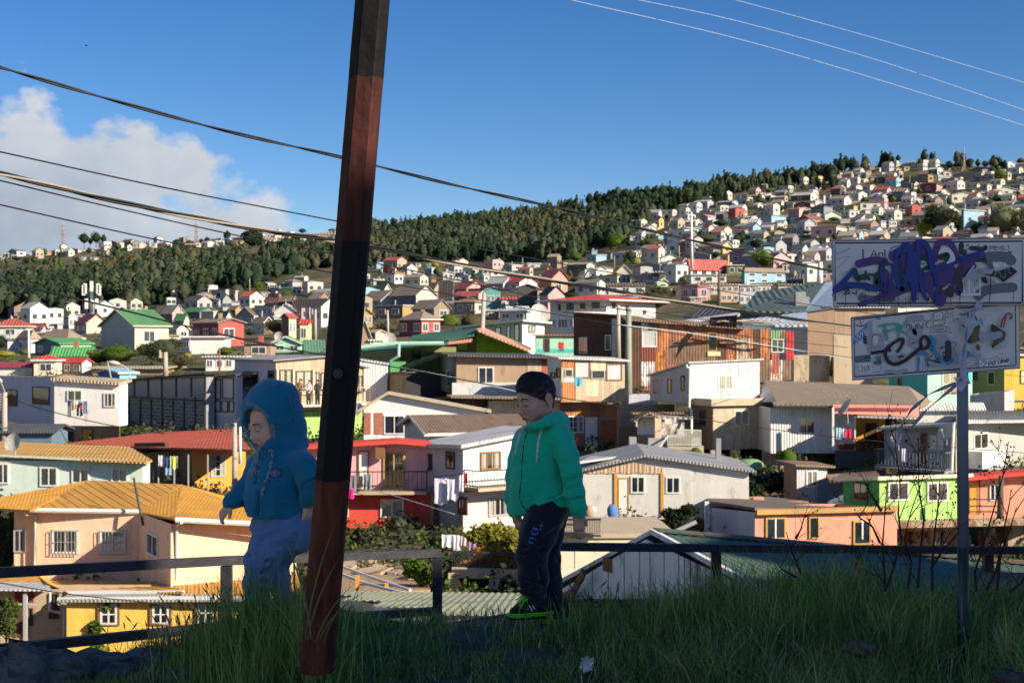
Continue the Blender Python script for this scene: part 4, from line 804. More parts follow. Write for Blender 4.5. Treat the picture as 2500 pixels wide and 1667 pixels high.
H('a',930,940,1200,455,545,'w|','d','pl','low white ribbed shed roof right of the sign post',Y=90,th=2,name='white_shed',cat='shed',dep=4,oh=.5)
H('a',480,495,850,400,560,'w','w','gr','low white shed left of the sign post',Y=91,th=2,rp=18,name='white_shed',cat='shed',dep=4)
h=H('I',60,100,535,825,1110,'C','','pl','cream outbuilding with a railed terrace behind the right-hand railing',Y=44,th=3,name='cream_outbuilding',dep=4,fd=2,short='the cream outbuilding')
g=MB();h.slab(g,'r',0,h.La+.05,h.zn,h.zn+.15,-4,.1);h.slab(g,'r',h.La*.90,h.La+.02,h.zb-1,h.zn,.004,.05);add_part(h,g,'terrace_slab',paint('t'))
for x in(325,):h.patch('r',x-2,870,x+2,1060,'G','joint_strip',out=.012)
g=MB();g.bar(PC('I',200,682,43.8),PC('I',525,682,43.8),.06);g.bar(PC('I',200,806,43.8),PC('I',525,808,43.8),.05);g.bar(PC('I',200,720,43.8),PC('I',380,722,43.8),.05);post(g,'I',380,690,815,43.8,.12);add_part(h,g,'rail',RAILM)
for i in range(24):
 g=MB();post(g,'I',205+i*13.5,682,808,43.85,.018);add_part(h,g,'baluster',RAILM)
H('D',1130,1150,1640,1120,1262,'t','','pl','x',Y=46,th=2,dep=.5);hh=HOUSES.pop();[bpy.data.objects.remove(c)for c in list(hh.root.children)];bpy.data.objects.remove(hh.root)
g=MB();g.bar(PC('D',1150,1130,46),PC('D',1640,1148,46),.30,.30);post(g,'D',1163,1130,1270,46,.35);post(g,'D',1445,1145,1270,46,.35);g.prism([PC('D',1150,1120,46),PC('D',1640,1140,46),PC('D',1640,1125,50),PC('D',1150,1110,50)],Vector((0,0,-.1)))
o=g.build('concrete_frame',paint('t'));tag(o,'raw concrete frame with open bays below the vines','frame')
g=MB();g.bar(PC('D',1150,990,46.4),PC('D',1620,1000,46.4),.06);g.bar(PC('D',1150,1110,46.4),PC('D',1620,1115,46.4),.06)
rt=thing('garden_railing','thin dark garden railing on the concrete frame among the vines','railing',PC('D',1150,1115,46.4));g.build('rail',RAILM,rt)
for i in range(36):
 g=MB();post(g,'D',1155+i*13,992,1112,46.4,.02);g.build('baluster',RAILM,rt)
for lab,y0,y1,Y0 in(('upper white handrail sloping down beside the earth steps',1080,1255,44),('lower white handrail sloping down beside the earth steps',1135,1290,42)):
 rt=thing('stair_handrail',lab,'handrail',PC('D',300,y0,Y0));g=MB();g.tube([PC('D',300,y0-20,Y0+1),PC('D',560,y0+75,Y0-1),PC('D',860,y1,Y0-3)],.045,6);g.build('rail',FRM['w'],rt)
 for x,yy in((492,1150),(695,1205)):
  g=MB();post(g,'D',x,yy,yy+110,Y0-.8,.1);g.build('post',paint('O'),rt)
H('E',1700,1728,1862,975,1360,'T&n','','pl','rendered block painted in its brown shade tone right of the rusty lower storey',Y=91,th=24,name='rendered_block',cat='building',dep=4)  # brown codes put this wall's shade into the paint
H('E',1740,1800,1972,888,1020,'L&G','','pl','blue-grey wall under the white sheet beside the white corrugated house',Y=96,th=10,name='blue_grey_wall',cat='wall',dep=2)
H('E',1850,1858,1985,1045,1245,'w!','n','pl','patched off-white hut wall left of the railed stair',Y=87,th=6,name='patched_hut',cat='hut',dep=3)
H('H',20,110,175,735,930,'G&n','','pl','bare cement block wall below the patched hut',Y=80,th=8,name='cement_wall',cat='wall',dep=3)
for h in HOUSES:h.near=True
# ---------------- ground cut to seat the houses, then the land itself ----------------
SK=[]
for h in HOUSES:
 if not h.near or h.Y>160:continue
 for a in np.linspace(0,1,max(2,int(h.La/2.5)+1)):
  for b in(-3.2/h.Lb,-1.2/h.Lb,.15,.6):
   p=h.W(a*h.La,b*h.Lb)
   if p.y>20:SK.append((p.x,p.y,h.zb-.25))
 for b in np.linspace(0,1,max(2,int(h.Lb/2.5)+1)):
  p=h.W(-2.0,b*h.Lb)
  if p.y>20:SK.append((p.x,p.y,h.zb-.25))
SK=np.array(SK);S0=np.array([P(CX+x/y*F,ground_at(CX+x/y*F,y),y).z for x,y,z in SK]);SR=np.minimum(0,SK[:,2]-S0)
def sink(x,y):
 if y>210 or y<20:return 0
 d=(SK[:,0]-x)**2+(SK[:,1]-y)**2;return float((SR*np.exp(-d/(2*2.6**2))).min())
def build_terrain():
 us=np.concatenate([np.linspace(-1200,-100,12),np.linspace(-40,2560,105),np.linspace(2700,3700,10)])
 V=[];rows=0
 rng=np.random.RandomState(4)
 vrow=list(range(1720,1000,-18))+list(range(1000,809,-10))
 for v in vrow:
  V.append([P(u,v,depth(u,v))for u in us])
 for s in np.linspace(0,1,60)[1:]:
  V.append([P(u,810+(vsky(u)-810)*s,depth(u,810+(vsky(u)-810)*s))for u in us])
 for q,dz in((1.05,1),(1.3,10),(2.0,60),(4,200),(9,500)):
  V.append([Vector((p.x*q,p.y*q,p.z-dz))for p in V[len(vrow)+58]])
 nr=len(V);nc=len(us);pts=[(p.x,p.y,p.z+sink(p.x,p.y))for r in V for p in r]
 fs=[(i*nc+j,i*nc+j+1,(i+1)*nc+j+1,(i+1)*nc+j)for i in range(nr-1)for j in range(nc-1)]
 o=mesh('hillside',pts,fs,soil,None,smooth=True,origin=(0,0,0));o['kind']='structure'
 xs=np.concatenate([[-300,-120,-50,-25],np.linspace(-14,14,141),[25,50,120,300]]);ys=np.concatenate([[-300,-100],np.linspace(-30,2,12),np.linspace(2.4,9.4,71)])
 pts=[(x,y,near_z(x,y))for y in ys for x in xs];nc=len(xs)
 fs=[(i*nc+j,i*nc+j+1,(i+1)*nc+j+1,(i+1)*nc+j)for i in range(len(ys)-1)for j in range(nc-1)]
 bk=mat('bank_soil',(.11,.09,.06),'plain',rough=.95,var=.4,bump=1.0)
 o=mesh('grassy_bank_ground',pts,fs,bk,None,smooth=True,origin=(0,0,0));o['kind']='structure'
build_terrain()
# ---------------- houses of the slopes: crop, left, corner, right, eave, base, paint, roof, kind, ridge px, windows left/right ----------------
FAR='''
Z -80 -80 320 285 432 W R hip 95 0 1
Z 295 300 500 312 370 w i gr 62 0 0
Z 215 375 480 430 605 W&L T hip 95 2 0
Z 480 825 1010 432 510 W&L T hip 112 0 2
Z 425 735 1112 495 635 W&D v gr 58 2 0
Z 640 645 1090 632 690 W v gr 88 0 0
Z 410 412 668 692 885 C R hip 56 0 1
Z 668 995 1112 722 862 w&G R gl 45 3 0
Z 912 1050 1308 240 372 C&g R gl 108 2 0
Z 1228 1637 2050 272 560 C&g v gr 195 0 1
Z 1800 1802 1905 285 375 W W pl 0 0 0
Z 1640 1832 2180 398 540 C&n o pl 0 2 2
Z 1905 2148 2290 318 440 W&w d gl 62 0 1
Z 1715 1720 1835 78 150 p P pl 0 0 0
Z 1770 1880 1960 130 230 w&d H gl 70 0 0
Z 1880 2010 2090 120 230 t&d n gl 80 0 0
Z 1975 2095 2245 118 250 p&n t gl 95 0 0
Z 2120 2235 2300 205 330 C&V v gl 70 0 0
Z 770 838 900 168 312 W&G W pl 0 4 1
Z 918 922 1062 142 230 W W pl 0 0 1
Z 630 700 760 262 330 w&G g pl 0 1 0
Z 500 520 640 300 345 w W gr 12 0 1
Z -60 -50 390 772 880 w&n i gr 40 0 0
Z 1115 1120 2000 795 880 T t gr 14 0 0
Z 1190 1455 1655 850 930 b&B b gr 35 0 0
Z 60 90 215 455 600 g&D d pl 0 0 0
Y -60 210 470 790 880 G&D v gl 60 0 0
Y 232 398 520 790 900 w&L g pl 0 2 0
Y 415 560 665 880 960 M&t z gl 95 0 0
Y 120 468 815 940 1270 R&i T gl 50 3 1
Y 78 80 560 1142 1370 W t pl 0 0 0
Y -30 75 80 1160 1330 W&L L pl 0 1 0
Y 285 290 820 1412 1600 W w pl 0 0 4
Y 935 1090 1200 930 1100 n&L T gl 60 1 0
Y 1330 1430 1530 870 1160 c&n R gr 50 0 2
Y 1570 1580 1700 950 1240 c R gr 45 0 1
Y 1180 1190 1585 1225 1350 m v gl 85 0 2
Y 815 820 1180 1230 1420 T&d n pl 0 1 1
Y 1640 1660 1900 1300 1360 V V gr 110 0 0
Y 935 1225 1540 860 900 W&L D gl 0 4 0
Y 960 1225 1235 710 870 w&L D pl 0 3 0
Y 1225 1228 1540 790 880 W w gl 105 0 0
Y 715 950 990 850 980 w&G n gr 120 2 0
Y 1480 1700 1740 760 860 o&z n gl 130 2 0
Y 1720 1945 1990 715 870 p&u A pl 0 2 0
Y 1740 1945 1990 615 715 O&A p pl 0 1 0
Y 1700 1850 2000 605 700 T t gl 80 0 0
Y 370 565 615 490 640 w&E t pl 0 1 0
Y 610 700 728 510 640 P&A t pl 0 1 0
Y 300 472 548 632 720 W&g g gr 14 2 1
Y 750 935 1050 560 650 W&w g pl 0 3 1
Y 915 1045 1110 585 700 W&M w pl 0 1 1
Y 1045 1050 1145 530 640 W W pl 0 0 2
Y 1140 1290 1420 545 640 r R pl 0 2 1
Y 1100 1290 1310 640 700 n&r r gl 40 0 0
Y 1290 1480 1540 640 740 G&d T gl 60 0 0
Y 640 650 765 655 720 W&D W pl 0 0 0
Y 765 775 880 650 700 O c gl 40 0 0
Y 600 700 800 760 860 o&n T gl 50 0 0
Y 1300 1470 1600 470 570 W&w v gl 20 0 2
Y 1140 1300 1310 460 530 w&L g gl 25 2 0
Y 1145 1300 1470 468 560 W&L g pl 0 2 2
Y 1360 1480 1600 375 450 g&L T hip 35 1 0
Y 1250 1355 1365 400 450 b&B B pl 0 1 0
Y 1590 1595 1660 375 510 O&c R pl 0 0 2
Y 1500 1640 1695 320 370 W&w w gl 20 0 0
Y 1060 1145 1245 410 470 W&G g gr 22 1 1
Y 1700 1705 1770 380 440 b&w b gl 20 0 1
Y 1770 1780 1860 430 470 B D pl 0 0 1
Y 1075 1080 1235 135 245 W W gl 20 0 1
Y 790 960 1050 110 180 W&q w pl 0 3 1
Y 735 740 790 50 110 w g pl 0 0 1
Y 800 860 1010 60 105 w W pl 0 1 2
Y 670 700 735 65 105 L g pl 0 0 1
Y 140 150 215 95 180 R&O O pl 0 0 1
Y 260 265 330 55 100 w g gl 10 0 0
Y 380 395 600 70 120 w&L g gr 12 1 1
X 185 445 730 740 860 W&L T gl 130 2 0
X 350 480 590 620 700 C&n z gl 95 0 0
X 190 260 340 620 720 w&n z gl 80 0 0
X 590 930 1195 665 850 C&D T gl 125 0 0
X 385 745 890 820 990 O&n i pl 0 2 0
X 880 1175 1385 850 1000 T&G T gl 110 0 1
X 930 940 1140 855 905 W W pl 0 0 0
X 1270 1440 1560 790 940 C&g g gl 30 0 1
X 1470 1730 1870 770 930 e&G T hip 65 2 1
X 1060 1160 1290 615 760 t&D T gl 110 0 0
X 1240 1430 1440 600 800 t&G T gl 110 1 0
X 1440 1620 1890 580 640 p&G R gl 100 0 0
X 1640 1870 1900 590 700 h&V d pl 0 2 0
X 1450 1780 1880 680 820 P&n R gl 60 0 0
X 1870 1880 2085 600 890 h g gl 30 0 3
X 1860 1870 1990 760 890 e w pl 0 0 0
X 700 1000 1260 1010 1240 R&i T hip 110 2 2
X 2090 2095 2330 730 880 W R gr 25 0 3
X 165 170 325 920 1120 y o gl 60 0 3
X 120 130 320 1260 1380 T n gl 240 0 0
X 295 300 520 1300 1370 W W pl 0 0 0
X 280 380 500 1190 1330 e&d t gl 30 0 0
X 1880 1885 2060 890 1010 G&t G pl 0 0 1
X 2050 2060 2300 890 1010 w&G g gr 20 0 2
X 340 350 490 470 540 w W gr 14 0 1
X 200 345 350 460 560 H&m m pl 0 1 0
X 390 460 470 320 400 c c pl 0 1 0
X 450 590 660 300 370 W&R i gr 14 0 1
X 545 640 650 320 400 A q gr 20 1 0
X 640 645 760 360 470 y o gl 14 0 1
X 730 735 795 320 390 s R gl 10 0 0
X 835 840 940 300 380 y&C c gl 18 0 1
X 680 830 835 300 360 n&T T gr 15 0 0
X 920 925 995 245 290 W G pl 0 0 1
X 1045 1145 1240 310 400 W&L h gl 12 2 1
X 1075 1080 1150 260 300 h m hip 16 0 0
X 870 955 960 395 480 W g gl 14 0 1
X 955 960 1045 375 490 W g pl 0 0 1
X 1050 1130 1200 400 480 d&D D pl 0 1 0
X 1130 1140 1200 450 500 O q pl 0 0 0
X 1290 1300 1440 370 470 W w gl 20 0 2
X 1405 1410 1530 455 500 W M gr 14 0 0
X 1525 1680 1690 330 400 L&m H gr 35 1 0
X 1460 1580 1590 370 420 b&B B pl 0 1 0
X 1520 1640 1700 410 480 W&w w gr 14 1 1
X 1690 1700 1830 310 400 W&M w gl 15 0 2
X 1830 1840 1930 330 400 W g pl 0 0 1
X 1760 1860 1930 410 490 W&M W pl 0 1 1
X 1930 1950 2250 360 420 W&L b pl 0 1 2
X 2120 2125 2250 270 340 C&w A pl 0 0 3
X 1890 2120 2250 510 620 W&G g gl 80 0 0
W -200 100 345 830 950 W&L q gl 85 2 0
W 75 80 345 905 1230 d d gl 45 0 0
W 345 350 605 930 1230 C R pl 0 0 5
W 375 540 760 780 1040 s&O i gl 120 0 1
W 375 380 460 745 920 O&s O pl 0 0 0
W 445 450 570 700 770 o&N R gl 90 0 3
W -20 115 290 1080 1200 p&i R gl 55 0 1
W -50 -40 115 1090 1220 W R gr 20 0 3
W -80 -50 220 1240 1340 g&G g gr 70 1 1
W -100 0 140 600 680 W&L W gr 12 1 1
W 150 215 385 580 650 L&C g pl 0 1 1
W 750 1020 1130 590 700 C&V t gl 30 0 1
W 830 960 970 690 760 i&n r gr 20 0 0
W 900 1000 1080 760 860 w&W E gl 60 0 1
W 1090 1240 1380 640 740 P&L G hip 30 0 0
W 1160 1440 1620 740 860 C T pl 0 1 3
W 1430 1440 1620 690 850 C C gl 90 0 1
W 1310 1320 1820 880 1010 W&w n gr 35 0 3
W 1290 1300 1810 1010 1140 W&w W pl 0 0 3
W 1020 1150 1290 460 560 b&L b pl 0 2 0
W 1160 1350 1370 440 520 G&D D pl 0 1 0
W 1085 1090 1165 400 460 b b pl 0 0 0
W 1395 1700 1710 430 530 W&L T pl 0 3 0
W 1700 1710 1810 410 460 W&L t gl 20 0 0
W 700 705 790 425 470 m m pl 0 0 0
W 1970 1985 2140 840 910 j&M w gl 55 0 1
W 1910 1920 2190 910 1010 w&t T pl 0 0 3
W 1780 2000 2010 735 840 W&L d gl 25 1 0
W 1660 2020 2030 600 740 D&G V gr 45 1 0
W 1600 1610 1720 470 540 n g pl 0 0 0
W 660 700 760 560 620 t&d n pl 0 0 0
T 400 405 600 1510 1620 W&L d gr 14 0 1
T 520 530 750 1485 1560 n t gr 14 0 0
T 625 640 900 1290 1390 M&W H gl 55 1 1
T 740 890 1030 1380 1470 n&d r gl 90 0 0
T 1000 1045 1540 1400 1560 W&L R gr 92 0 4
T 1045 1050 1530 1520 1640 W W pl 0 0 3
T 1540 1545 1760 1390 1530 z&M T pl 0 0 2
T 1740 1780 2340 1475 1640 b&h T hip 55 0 5
T 1570 1900 1970 1195 1410 p&u b pl 0 2 0
T 1145 1480 1600 1115 1230 y&o T gl 55 2 1
T 920 1310 1320 1250 1320 W&G W gr 45 1 0
T 705 880 890 1095 1215 w&W B gr 50 1 0
T 880 885 1060 1100 1210 y o gl 20 0 1
T 615 700 705 1130 1230 W&w g pl 0 1 0
T 685 690 870 930 1060 W&M w gl 25 0 3
T 580 585 685 960 1040 L G pl 0 0 1
T 210 215 320 1000 1060 w t gr 12 0 1
T 320 325 415 955 1010 P&w P pl 0 0 1
T 340 350 500 1220 1290 W&w t gr 30 0 0
T 0 200 400 1220 1310 W&b T gl 40 2 0
T 885 1000 1260 880 970 w&M w gr 20 1 1
T 1120 1210 1270 870 920 b&w b gl 25 0 0
T 1240 1530 1600 890 970 h&B H pl 0 3 0
T 1525 1530 1600 880 1000 h&b h pl 0 0 1
T 1530 1570 1650 980 1060 b&h b gl 10 0 1
T 1600 1770 1860 910 1010 h&W R gl 20 1 1
T 1760 1950 2010 795 890 W&L W gl 50 2 0
T 1680 1760 1765 720 850 C&w t gl 20 1 0
T 1760 1880 1975 730 800 W&P W gl 20 1 1
T 1580 1690 1695 740 860 w&G g pl 0 2 0
T 940 1110 1190 790 840 C&w W gl 35 2 0
T 1180 1280 1380 720 800 P&A p gr 25 1 0
T 1290 1380 1400 660 740 P&L T pl 0 1 0
T 1385 1460 1480 670 770 C&y y pl 0 0 1
T 1460 1465 1555 660 750 e&O e gl 20 0 1
T 1500 1505 1545 600 650 r s pl 0 0 0
T 1160 1310 1315 640 680 W&L g gr 16 1 0
T 1400 1610 1700 520 600 W&D g gl 25 1 1
T 1570 1640 1650 590 640 w&L g gl 15 1 0
T 1730 1820 1825 430 490 W&L g gr 12 1 0
T 1820 1980 2080 440 500 C&T T gl 32 0 1
T 1660 1720 1725 440 510 B&b b pl 0 0 0
T 2070 2080 2200 420 460 W&b W gl 25 0 1
T 760 765 860 760 800 C w gl 20 0 1
T 660 740 745 810 850 L g gr 12 1 0
T 870 880 960 760 810 w&G g gr 12 0 1
T 790 800 860 840 880 C t gr 12 0 1
T 1900 1960 2030 560 620 C&G C gl 30 0 1
T 1890 2060 2110 650 710 W&P t pl 0 2 0
T 2050 2150 2230 570 640 W&D w gl 35 0 1
T 1220 1325 1330 800 860 n&w T pl 0 1 0
T 2000 2230 2240 710 800 W&N t pl 0 1 0
U 0 230 480 1060 1200 b&L b gr 18 0 0
U 470 690 700 1100 1180 b b pl 0 2 0
U 510 690 850 950 1110 p&A p gl 20 1 1
U 690 850 1070 1110 1190 s&r r gr 60 0 0
U 595 830 850 1195 1290 W&w w pl 0 0 0
U 850 980 1040 1050 1120 P&T t gl 25 0 1
U 885 1310 1510 1240 1440 P&p P pl 0 2 4
U 1510 1520 1620 1260 1460 M&m m pl 0 0 2
U 60 220 300 1260 1370 y&w E gl 45 2 1
U 290 600 660 1380 1480 W&w w pl 0 2 1
U 620 1140 1220 1440 1600 C&v t pl 0 3 0
U 280 390 400 1420 1580 W G pl 0 1 0
U 440 600 640 1290 1380 W&G g gr 25 1 1
U 100 300 420 1190 1270 W&L w gl 20 1 1
U 370 590 625 860 940 w&L g gr 20 2 0
U 620 880 940 860 930 P&i p gr 30 1 0
U 880 1100 1240 910 1100 G&D G pl 0 1 0
U 950 960 1090 830 900 W w gl 30 0 0
U 1115 1120 1390 1060 1140 W M gl 70 0 0
U 1130 1210 1220 720 880 w&L T gr 15 1 0
U 1210 1440 1560 780 900 W&L T gl 60 2 1
U 1240 1600 1660 900 1010 y&t y pl 0 1 0
U 1370 1515 1520 980 1090 w&e t pl 0 2 0
U 1515 1530 1690 980 1100 W W pl 0 0 2
U 1700 1710 2040 850 980 W T pl 0 0 2
U 1710 1720 1985 1040 1150 W&L b pl 0 0 4
U 1790 1795 1980 970 1040 W r pl 0 0 1
U 1670 1860 1880 640 740 d&L G pl 0 1 0
U 1530 1640 1745 570 650 C&L r gl 25 1 0
U 1740 1870 1950 570 650 C&L R gl 25 1 0
U 1920 2150 2230 630 690 p&L R gl 55 0 1
U 1870 1960 2110 740 830 C&g W gl 60 0 2
U 1960 2120 2240 710 830 g&L g pl 0 2 1
U 1450 1600 1660 700 790 y&n T gl 50 1 0
U 1400 1450 1460 680 780 L&G g pl 0 0 0
U 550 880 1010 720 820 M&d w gl 60 1 2
U 850 920 1010 650 760 C&w C gl 20 1 1
U 235 390 400 650 700 W&D d gr 12 1 0
U 0 20 140 710 790 C w gl 20 0 1
U 460 530 535 680 790 T&e t pl 0 0 0
U 520 525 590 630 690 m M pl 0 0 0
U 100 240 330 880 960 w&G g gl 25 0 1
U 0 120 180 1010 1060 W&w g pl 0 1 1
U 1030 1100 1125 730 870 P&t t pl 0 1 0
U 1340 1440 1510 450 520 W&g g pl 0 1 1
U 1430 1435 1515 375 420 W w pl 0 0 1
U 1660 1670 1740 405 480 C w gl 25 0 1
U 1690 1770 1840 470 520 C&t c gl 20 1 1
U 1855 1860 1950 240 310 T t pl 0 0 0
U 1950 2030 2130 280 340 W&g g gl 25 1 1
U 2060 2070 2140 360 410 W t gl 20 0 1
U 1820 1830 1890 330 390 C t gl 15 0 0
U 1880 1885 2230 430 480 t w pl 0 0 2
U 1600 1680 1690 440 500 G&d g pl 0 1 0
U 2030 2040 2250 960 1030 W&M w gr 30 0 3
U 2020 2030 2250 1065 1140 c&M g pl 0 0 3
U 2040 2055 2250 1160 1270 W w pl 0 0 5
U 2030 2040 2250 1280 1360 w g pl 0 0 2
U 1920 1940 2200 1390 1440 A&P r pl 0 0 3
U 1660 1670 1840 1330 1420 C&w P gl 30 0 1
U 1550 1560 1660 1200 1290 t w pl 0 0 1
U 1370 1380 1530 1140 1200 g W gr 12 0 0
V 130 140 210 210 260 C c gl 18 0 0
V 120 125 205 290 380 w C gl 15 0 1
V 280 440 510 180 270 C&g g gl 30 1 1
V 250 255 345 260 330 y&o y pl 0 0 1
V 240 650 740 415 515 O&z t pl 0 3 0
V 645 655 745 395 515 y c gl 15 0 1
V 660 810 905 290 400 W&V W gl 35 1 2
V 840 1000 1040 240 310 C&n r pl 0 2 1
V 900 910 1040 340 430 C&V w gl 20 0 1
V 1070 1540 1640 360 470 C&G R gr 40 2 1
V 1330 1690 1700 290 340 P&n R gr 40 0 0
V 1440 1600 1665 430 490 W&D g gr 12 1 0
V 1550 1560 1640 310 370 C w gl 12 0 0
V 1845 1970 2090 185 290 W&b W gl 25 1 1
V 1980 2170 2240 270 370 C&w g gl 25 1 1
V 2050 2250 2300 370 460 H&V g pl 0 2 0
V 520 795 930 540 690 s&i u gr 25 1 1
V 790 880 975 660 710 W&h W gl 30 0 1
V 200 380 385 540 640 G&D G gr 25 1 0
V 430 520 530 550 620 s&P w gl 30 0 1
V 50 270 340 660 820 C&D T gl 60 2 1
V 560 625 780 720 840 W&H W pl 0 0 2
V 780 790 900 720 800 P&A A pl 0 0 2
V 410 430 560 790 870 w&W g gl 25 0 2
V 955 1040 1100 740 840 W&H c pl 0 1 0
V 1040 1050 1440 720 860 C C gl 45 0 3
V 1110 1260 1460 880 960 W&P W pl 0 1 3
V 1295 1470 1520 540 600 W&w W pl 0 2 0
V 1520 1640 1710 545 660 P&G W pl 0 1 1
V 1700 1800 1880 560 620 W&L W pl 0 1 0
V 1900 2180 2300 560 660 t&V T pl 0 2 1
V 1060 1390 1450 640 710 W&t t gr 15 1 0
V 1465 1470 1640 665 760 W&M g pl 0 0 3
V 1640 1650 1730 670 750 W w pl 0 0 1
V 1740 1750 2150 640 720 C w gl 50 0 3
V 1890 1900 2120 720 850 w g gl 20 0 4
V 2150 2160 2300 670 800 W&w e gr 14 0 2
V 2210 2220 2300 760 860 W&m g pl 0 0 1
V 1100 1110 1230 960 1060 t w pl 0 0 0
V 1205 1250 1590 975 1300 b&B L pl 0 0 2
V 1055 1170 1470 1430 1470 C&w R gl 110 0 0
V 1060 1065 1300 1350 1440 w w gr 12 0 0
V 140 150 515 1140 1240 P&t n pl 0 0 3
V 150 160 415 1250 1300 O&r r pl 0 0 2
V 0 5 135 1150 1260 W w pl 0 0 3
V 0 5 135 1280 1340 W w pl 0 0 2
V 30 100 450 1390 1450 W&w G hip 60 0 3
V 440 450 580 1370 1450 C&T t gl 20 0 0
V 0 10 290 990 1040 W M gl 30 0 0
V 160 440 620 890 960 W&t P gr 25 2 2
V 320 330 460 930 1010 W w gl 20 0 2
V 0 150 160 900 980 W&P O pl 0 2 0
V 540 550 700 1020 1080 t w pl 0 0 1
V 2150 2160 2240 1000 1110 M m pl 0 0 0
V 2130 2140 2230 900 980 W&L g pl 0 0 1
c 930 940 1120 150 270 z&M t pl 0 0 1
c 330 540 700 405 600 A&p A pl 0 2 1
c 440 445 600 560 630 A s pl 0 0 2
c 700 705 830 400 520 P&M W pl 0 0 2
c 825 830 1075 395 620 e e pl 0 0 5
c 1075 1080 1290 405 640 W w pl 0 0 5
c 1290 1300 1470 400 500 W w pl 0 0 3
c 1565 1570 1840 395 460 C g pl 0 0 0
c 1620 1625 1660 150 240 C w pl 0 0 0
c 1660 1670 1850 120 240 P&e w pl 0 0 3
c 1860 1870 2000 100 200 M&m m gl 40 0 1
c 1950 1955 2130 190 280 w g gr 14 0 1
c 2110 2115 2290 230 350 A&P w pl 0 0 2
c 1680 1890 1900 300 390 G&d G gl 40 0 0
c 2180 2190 2350 400 690 C&t n pl 0 0 1
K 0 5 60 355 375 w g gr 8 0 1
K 62 120 185 330 372 W&G G gr 16 1 1
K 205 210 275 335 362 w w pl 0 0 1
K 275 310 365 338 365 O&o t pl 0 1 1
K 365 370 430 335 352 C&w R gr 8 0 1
K 570 575 685 378 400 W W gl 8 0 3
K 705 765 800 335 362 M&C r gr 8 1 1
K 480 560 640 320 345 w&G g gr 12 1 1
K 630 635 720 318 336 W&e P gr 8 0 1
K 780 840 890 270 312 W&n t gr 14 1 0
K 880 940 970 260 292 t&n n gl 14 1 0
K 970 1000 1050 280 312 e&n t gl 14 0 0
K 1035 1075 1080 268 302 W w gl 8 1 0
K 1078 1085 1118 275 308 W w pl 0 0 1
K 1130 1190 1235 272 302 W&w w gl 10 1 1
K 1145 1180 1215 302 318 O&r R gl 10 0 0
K 1240 1290 1340 275 310 t&n n gr 10 1 1
K 1340 1350 1430 285 308 C&e e gr 8 0 1
K 1440 1490 1540 270 302 W&L w gl 12 1 0
K 1540 1545 1600 265 295 w W gr 10 0 1
K 1600 1640 1670 245 285 b&B B gl 10 1 0
K 1670 1675 1740 262 292 e C pl 0 0 1
K 1880 1890 1970 245 275 P&W t gr 10 0 1
K 1985 1990 2080 240 268 t e gr 10 0 1
K 2090 2130 2190 225 262 C&t T gr 12 1 0
K 2180 2190 2290 215 255 e&T T gr 10 0 1
K 2290 2295 2400 210 250 T t gr 10 0 0
K 1420 1460 1500 378 415 W&w w gl 10 1 1
K 1400 1405 1440 400 450 O&R O pl 0 0 1
K 1090 1095 1175 395 415 w M gr 10 0 2
K 600 605 760 488 525 M&W W gl 8 0 5
K 550 555 635 525 560 M W gl 8 0 1
K 780 850 935 488 522 M&m w gl 8 1 1
K 480 485 555 535 560 W w gr 6 0 1
K 455 460 515 560 590 C t gr 8 0 1
K 940 945 990 460 490 e&w W gl 10 0 0
K 65 70 130 540 575 w w pl 0 0 1
K 0 5 50 540 560 W w gr 8 0 1
K 380 390 440 535 555 w g gr 8 0 0
L 375 400 450 195 238 W&O w pl 0 1 0
L 455 460 520 190 220 w g gr 8 0 1
L 540 580 640 180 215 W&w g gr 12 1 1
L 690 730 770 172 205 W&G W gl 12 1 0
L 780 785 805 195 212 W w pl 0 0 0
L 1800 1805 1850 100 118 w w gr 6 0 0
L 1855 1860 1905 95 120 W w pl 0 0 1
L 0 5 40 255 285 e&T T gr 8 0 0
'''
POSW=[]
def far_house(line,i):
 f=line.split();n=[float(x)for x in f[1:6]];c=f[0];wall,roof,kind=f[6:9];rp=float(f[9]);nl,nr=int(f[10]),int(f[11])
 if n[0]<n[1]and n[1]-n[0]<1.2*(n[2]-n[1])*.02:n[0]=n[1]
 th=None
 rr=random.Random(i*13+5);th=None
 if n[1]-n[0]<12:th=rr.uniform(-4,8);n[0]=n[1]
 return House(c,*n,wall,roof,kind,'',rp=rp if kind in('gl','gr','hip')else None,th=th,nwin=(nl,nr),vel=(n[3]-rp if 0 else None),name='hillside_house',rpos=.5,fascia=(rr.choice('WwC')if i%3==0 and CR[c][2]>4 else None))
for i,ln_ in enumerate([x for x in FAR.strip().split('\n')]):
 hh=far_house(ln_,i);hh.near=False
for i,h in enumerate([x for x in HOUSES if not x.near]):
 rr=random.Random(i)
 if i%4==1 and h.Y<600:
  a,b=h.La*rr.uniform(.3,.7),h.Lb*rr.uniform(.3,.7);z=h.top(a,b)if h.kind!='hip' else h.zn+h.rise*.5
  mb=MB()
  if i%8==1:mb.tube([h.W(a,b,z-.2),h.W(a,b,z+1.0)],.12,7);mb.tube([h.W(a,b,z+1.0),h.W(a,b,z+1.12)],.2,7);mb.build('chimney',FRM['g'],h.root)
  else:mb.cbox((h.W(a,b).x,h.W(a,b).y,z+.3),.5,.5,1.2);mb.build('chimney',paint(rr.choice('rtTw')),h.root)
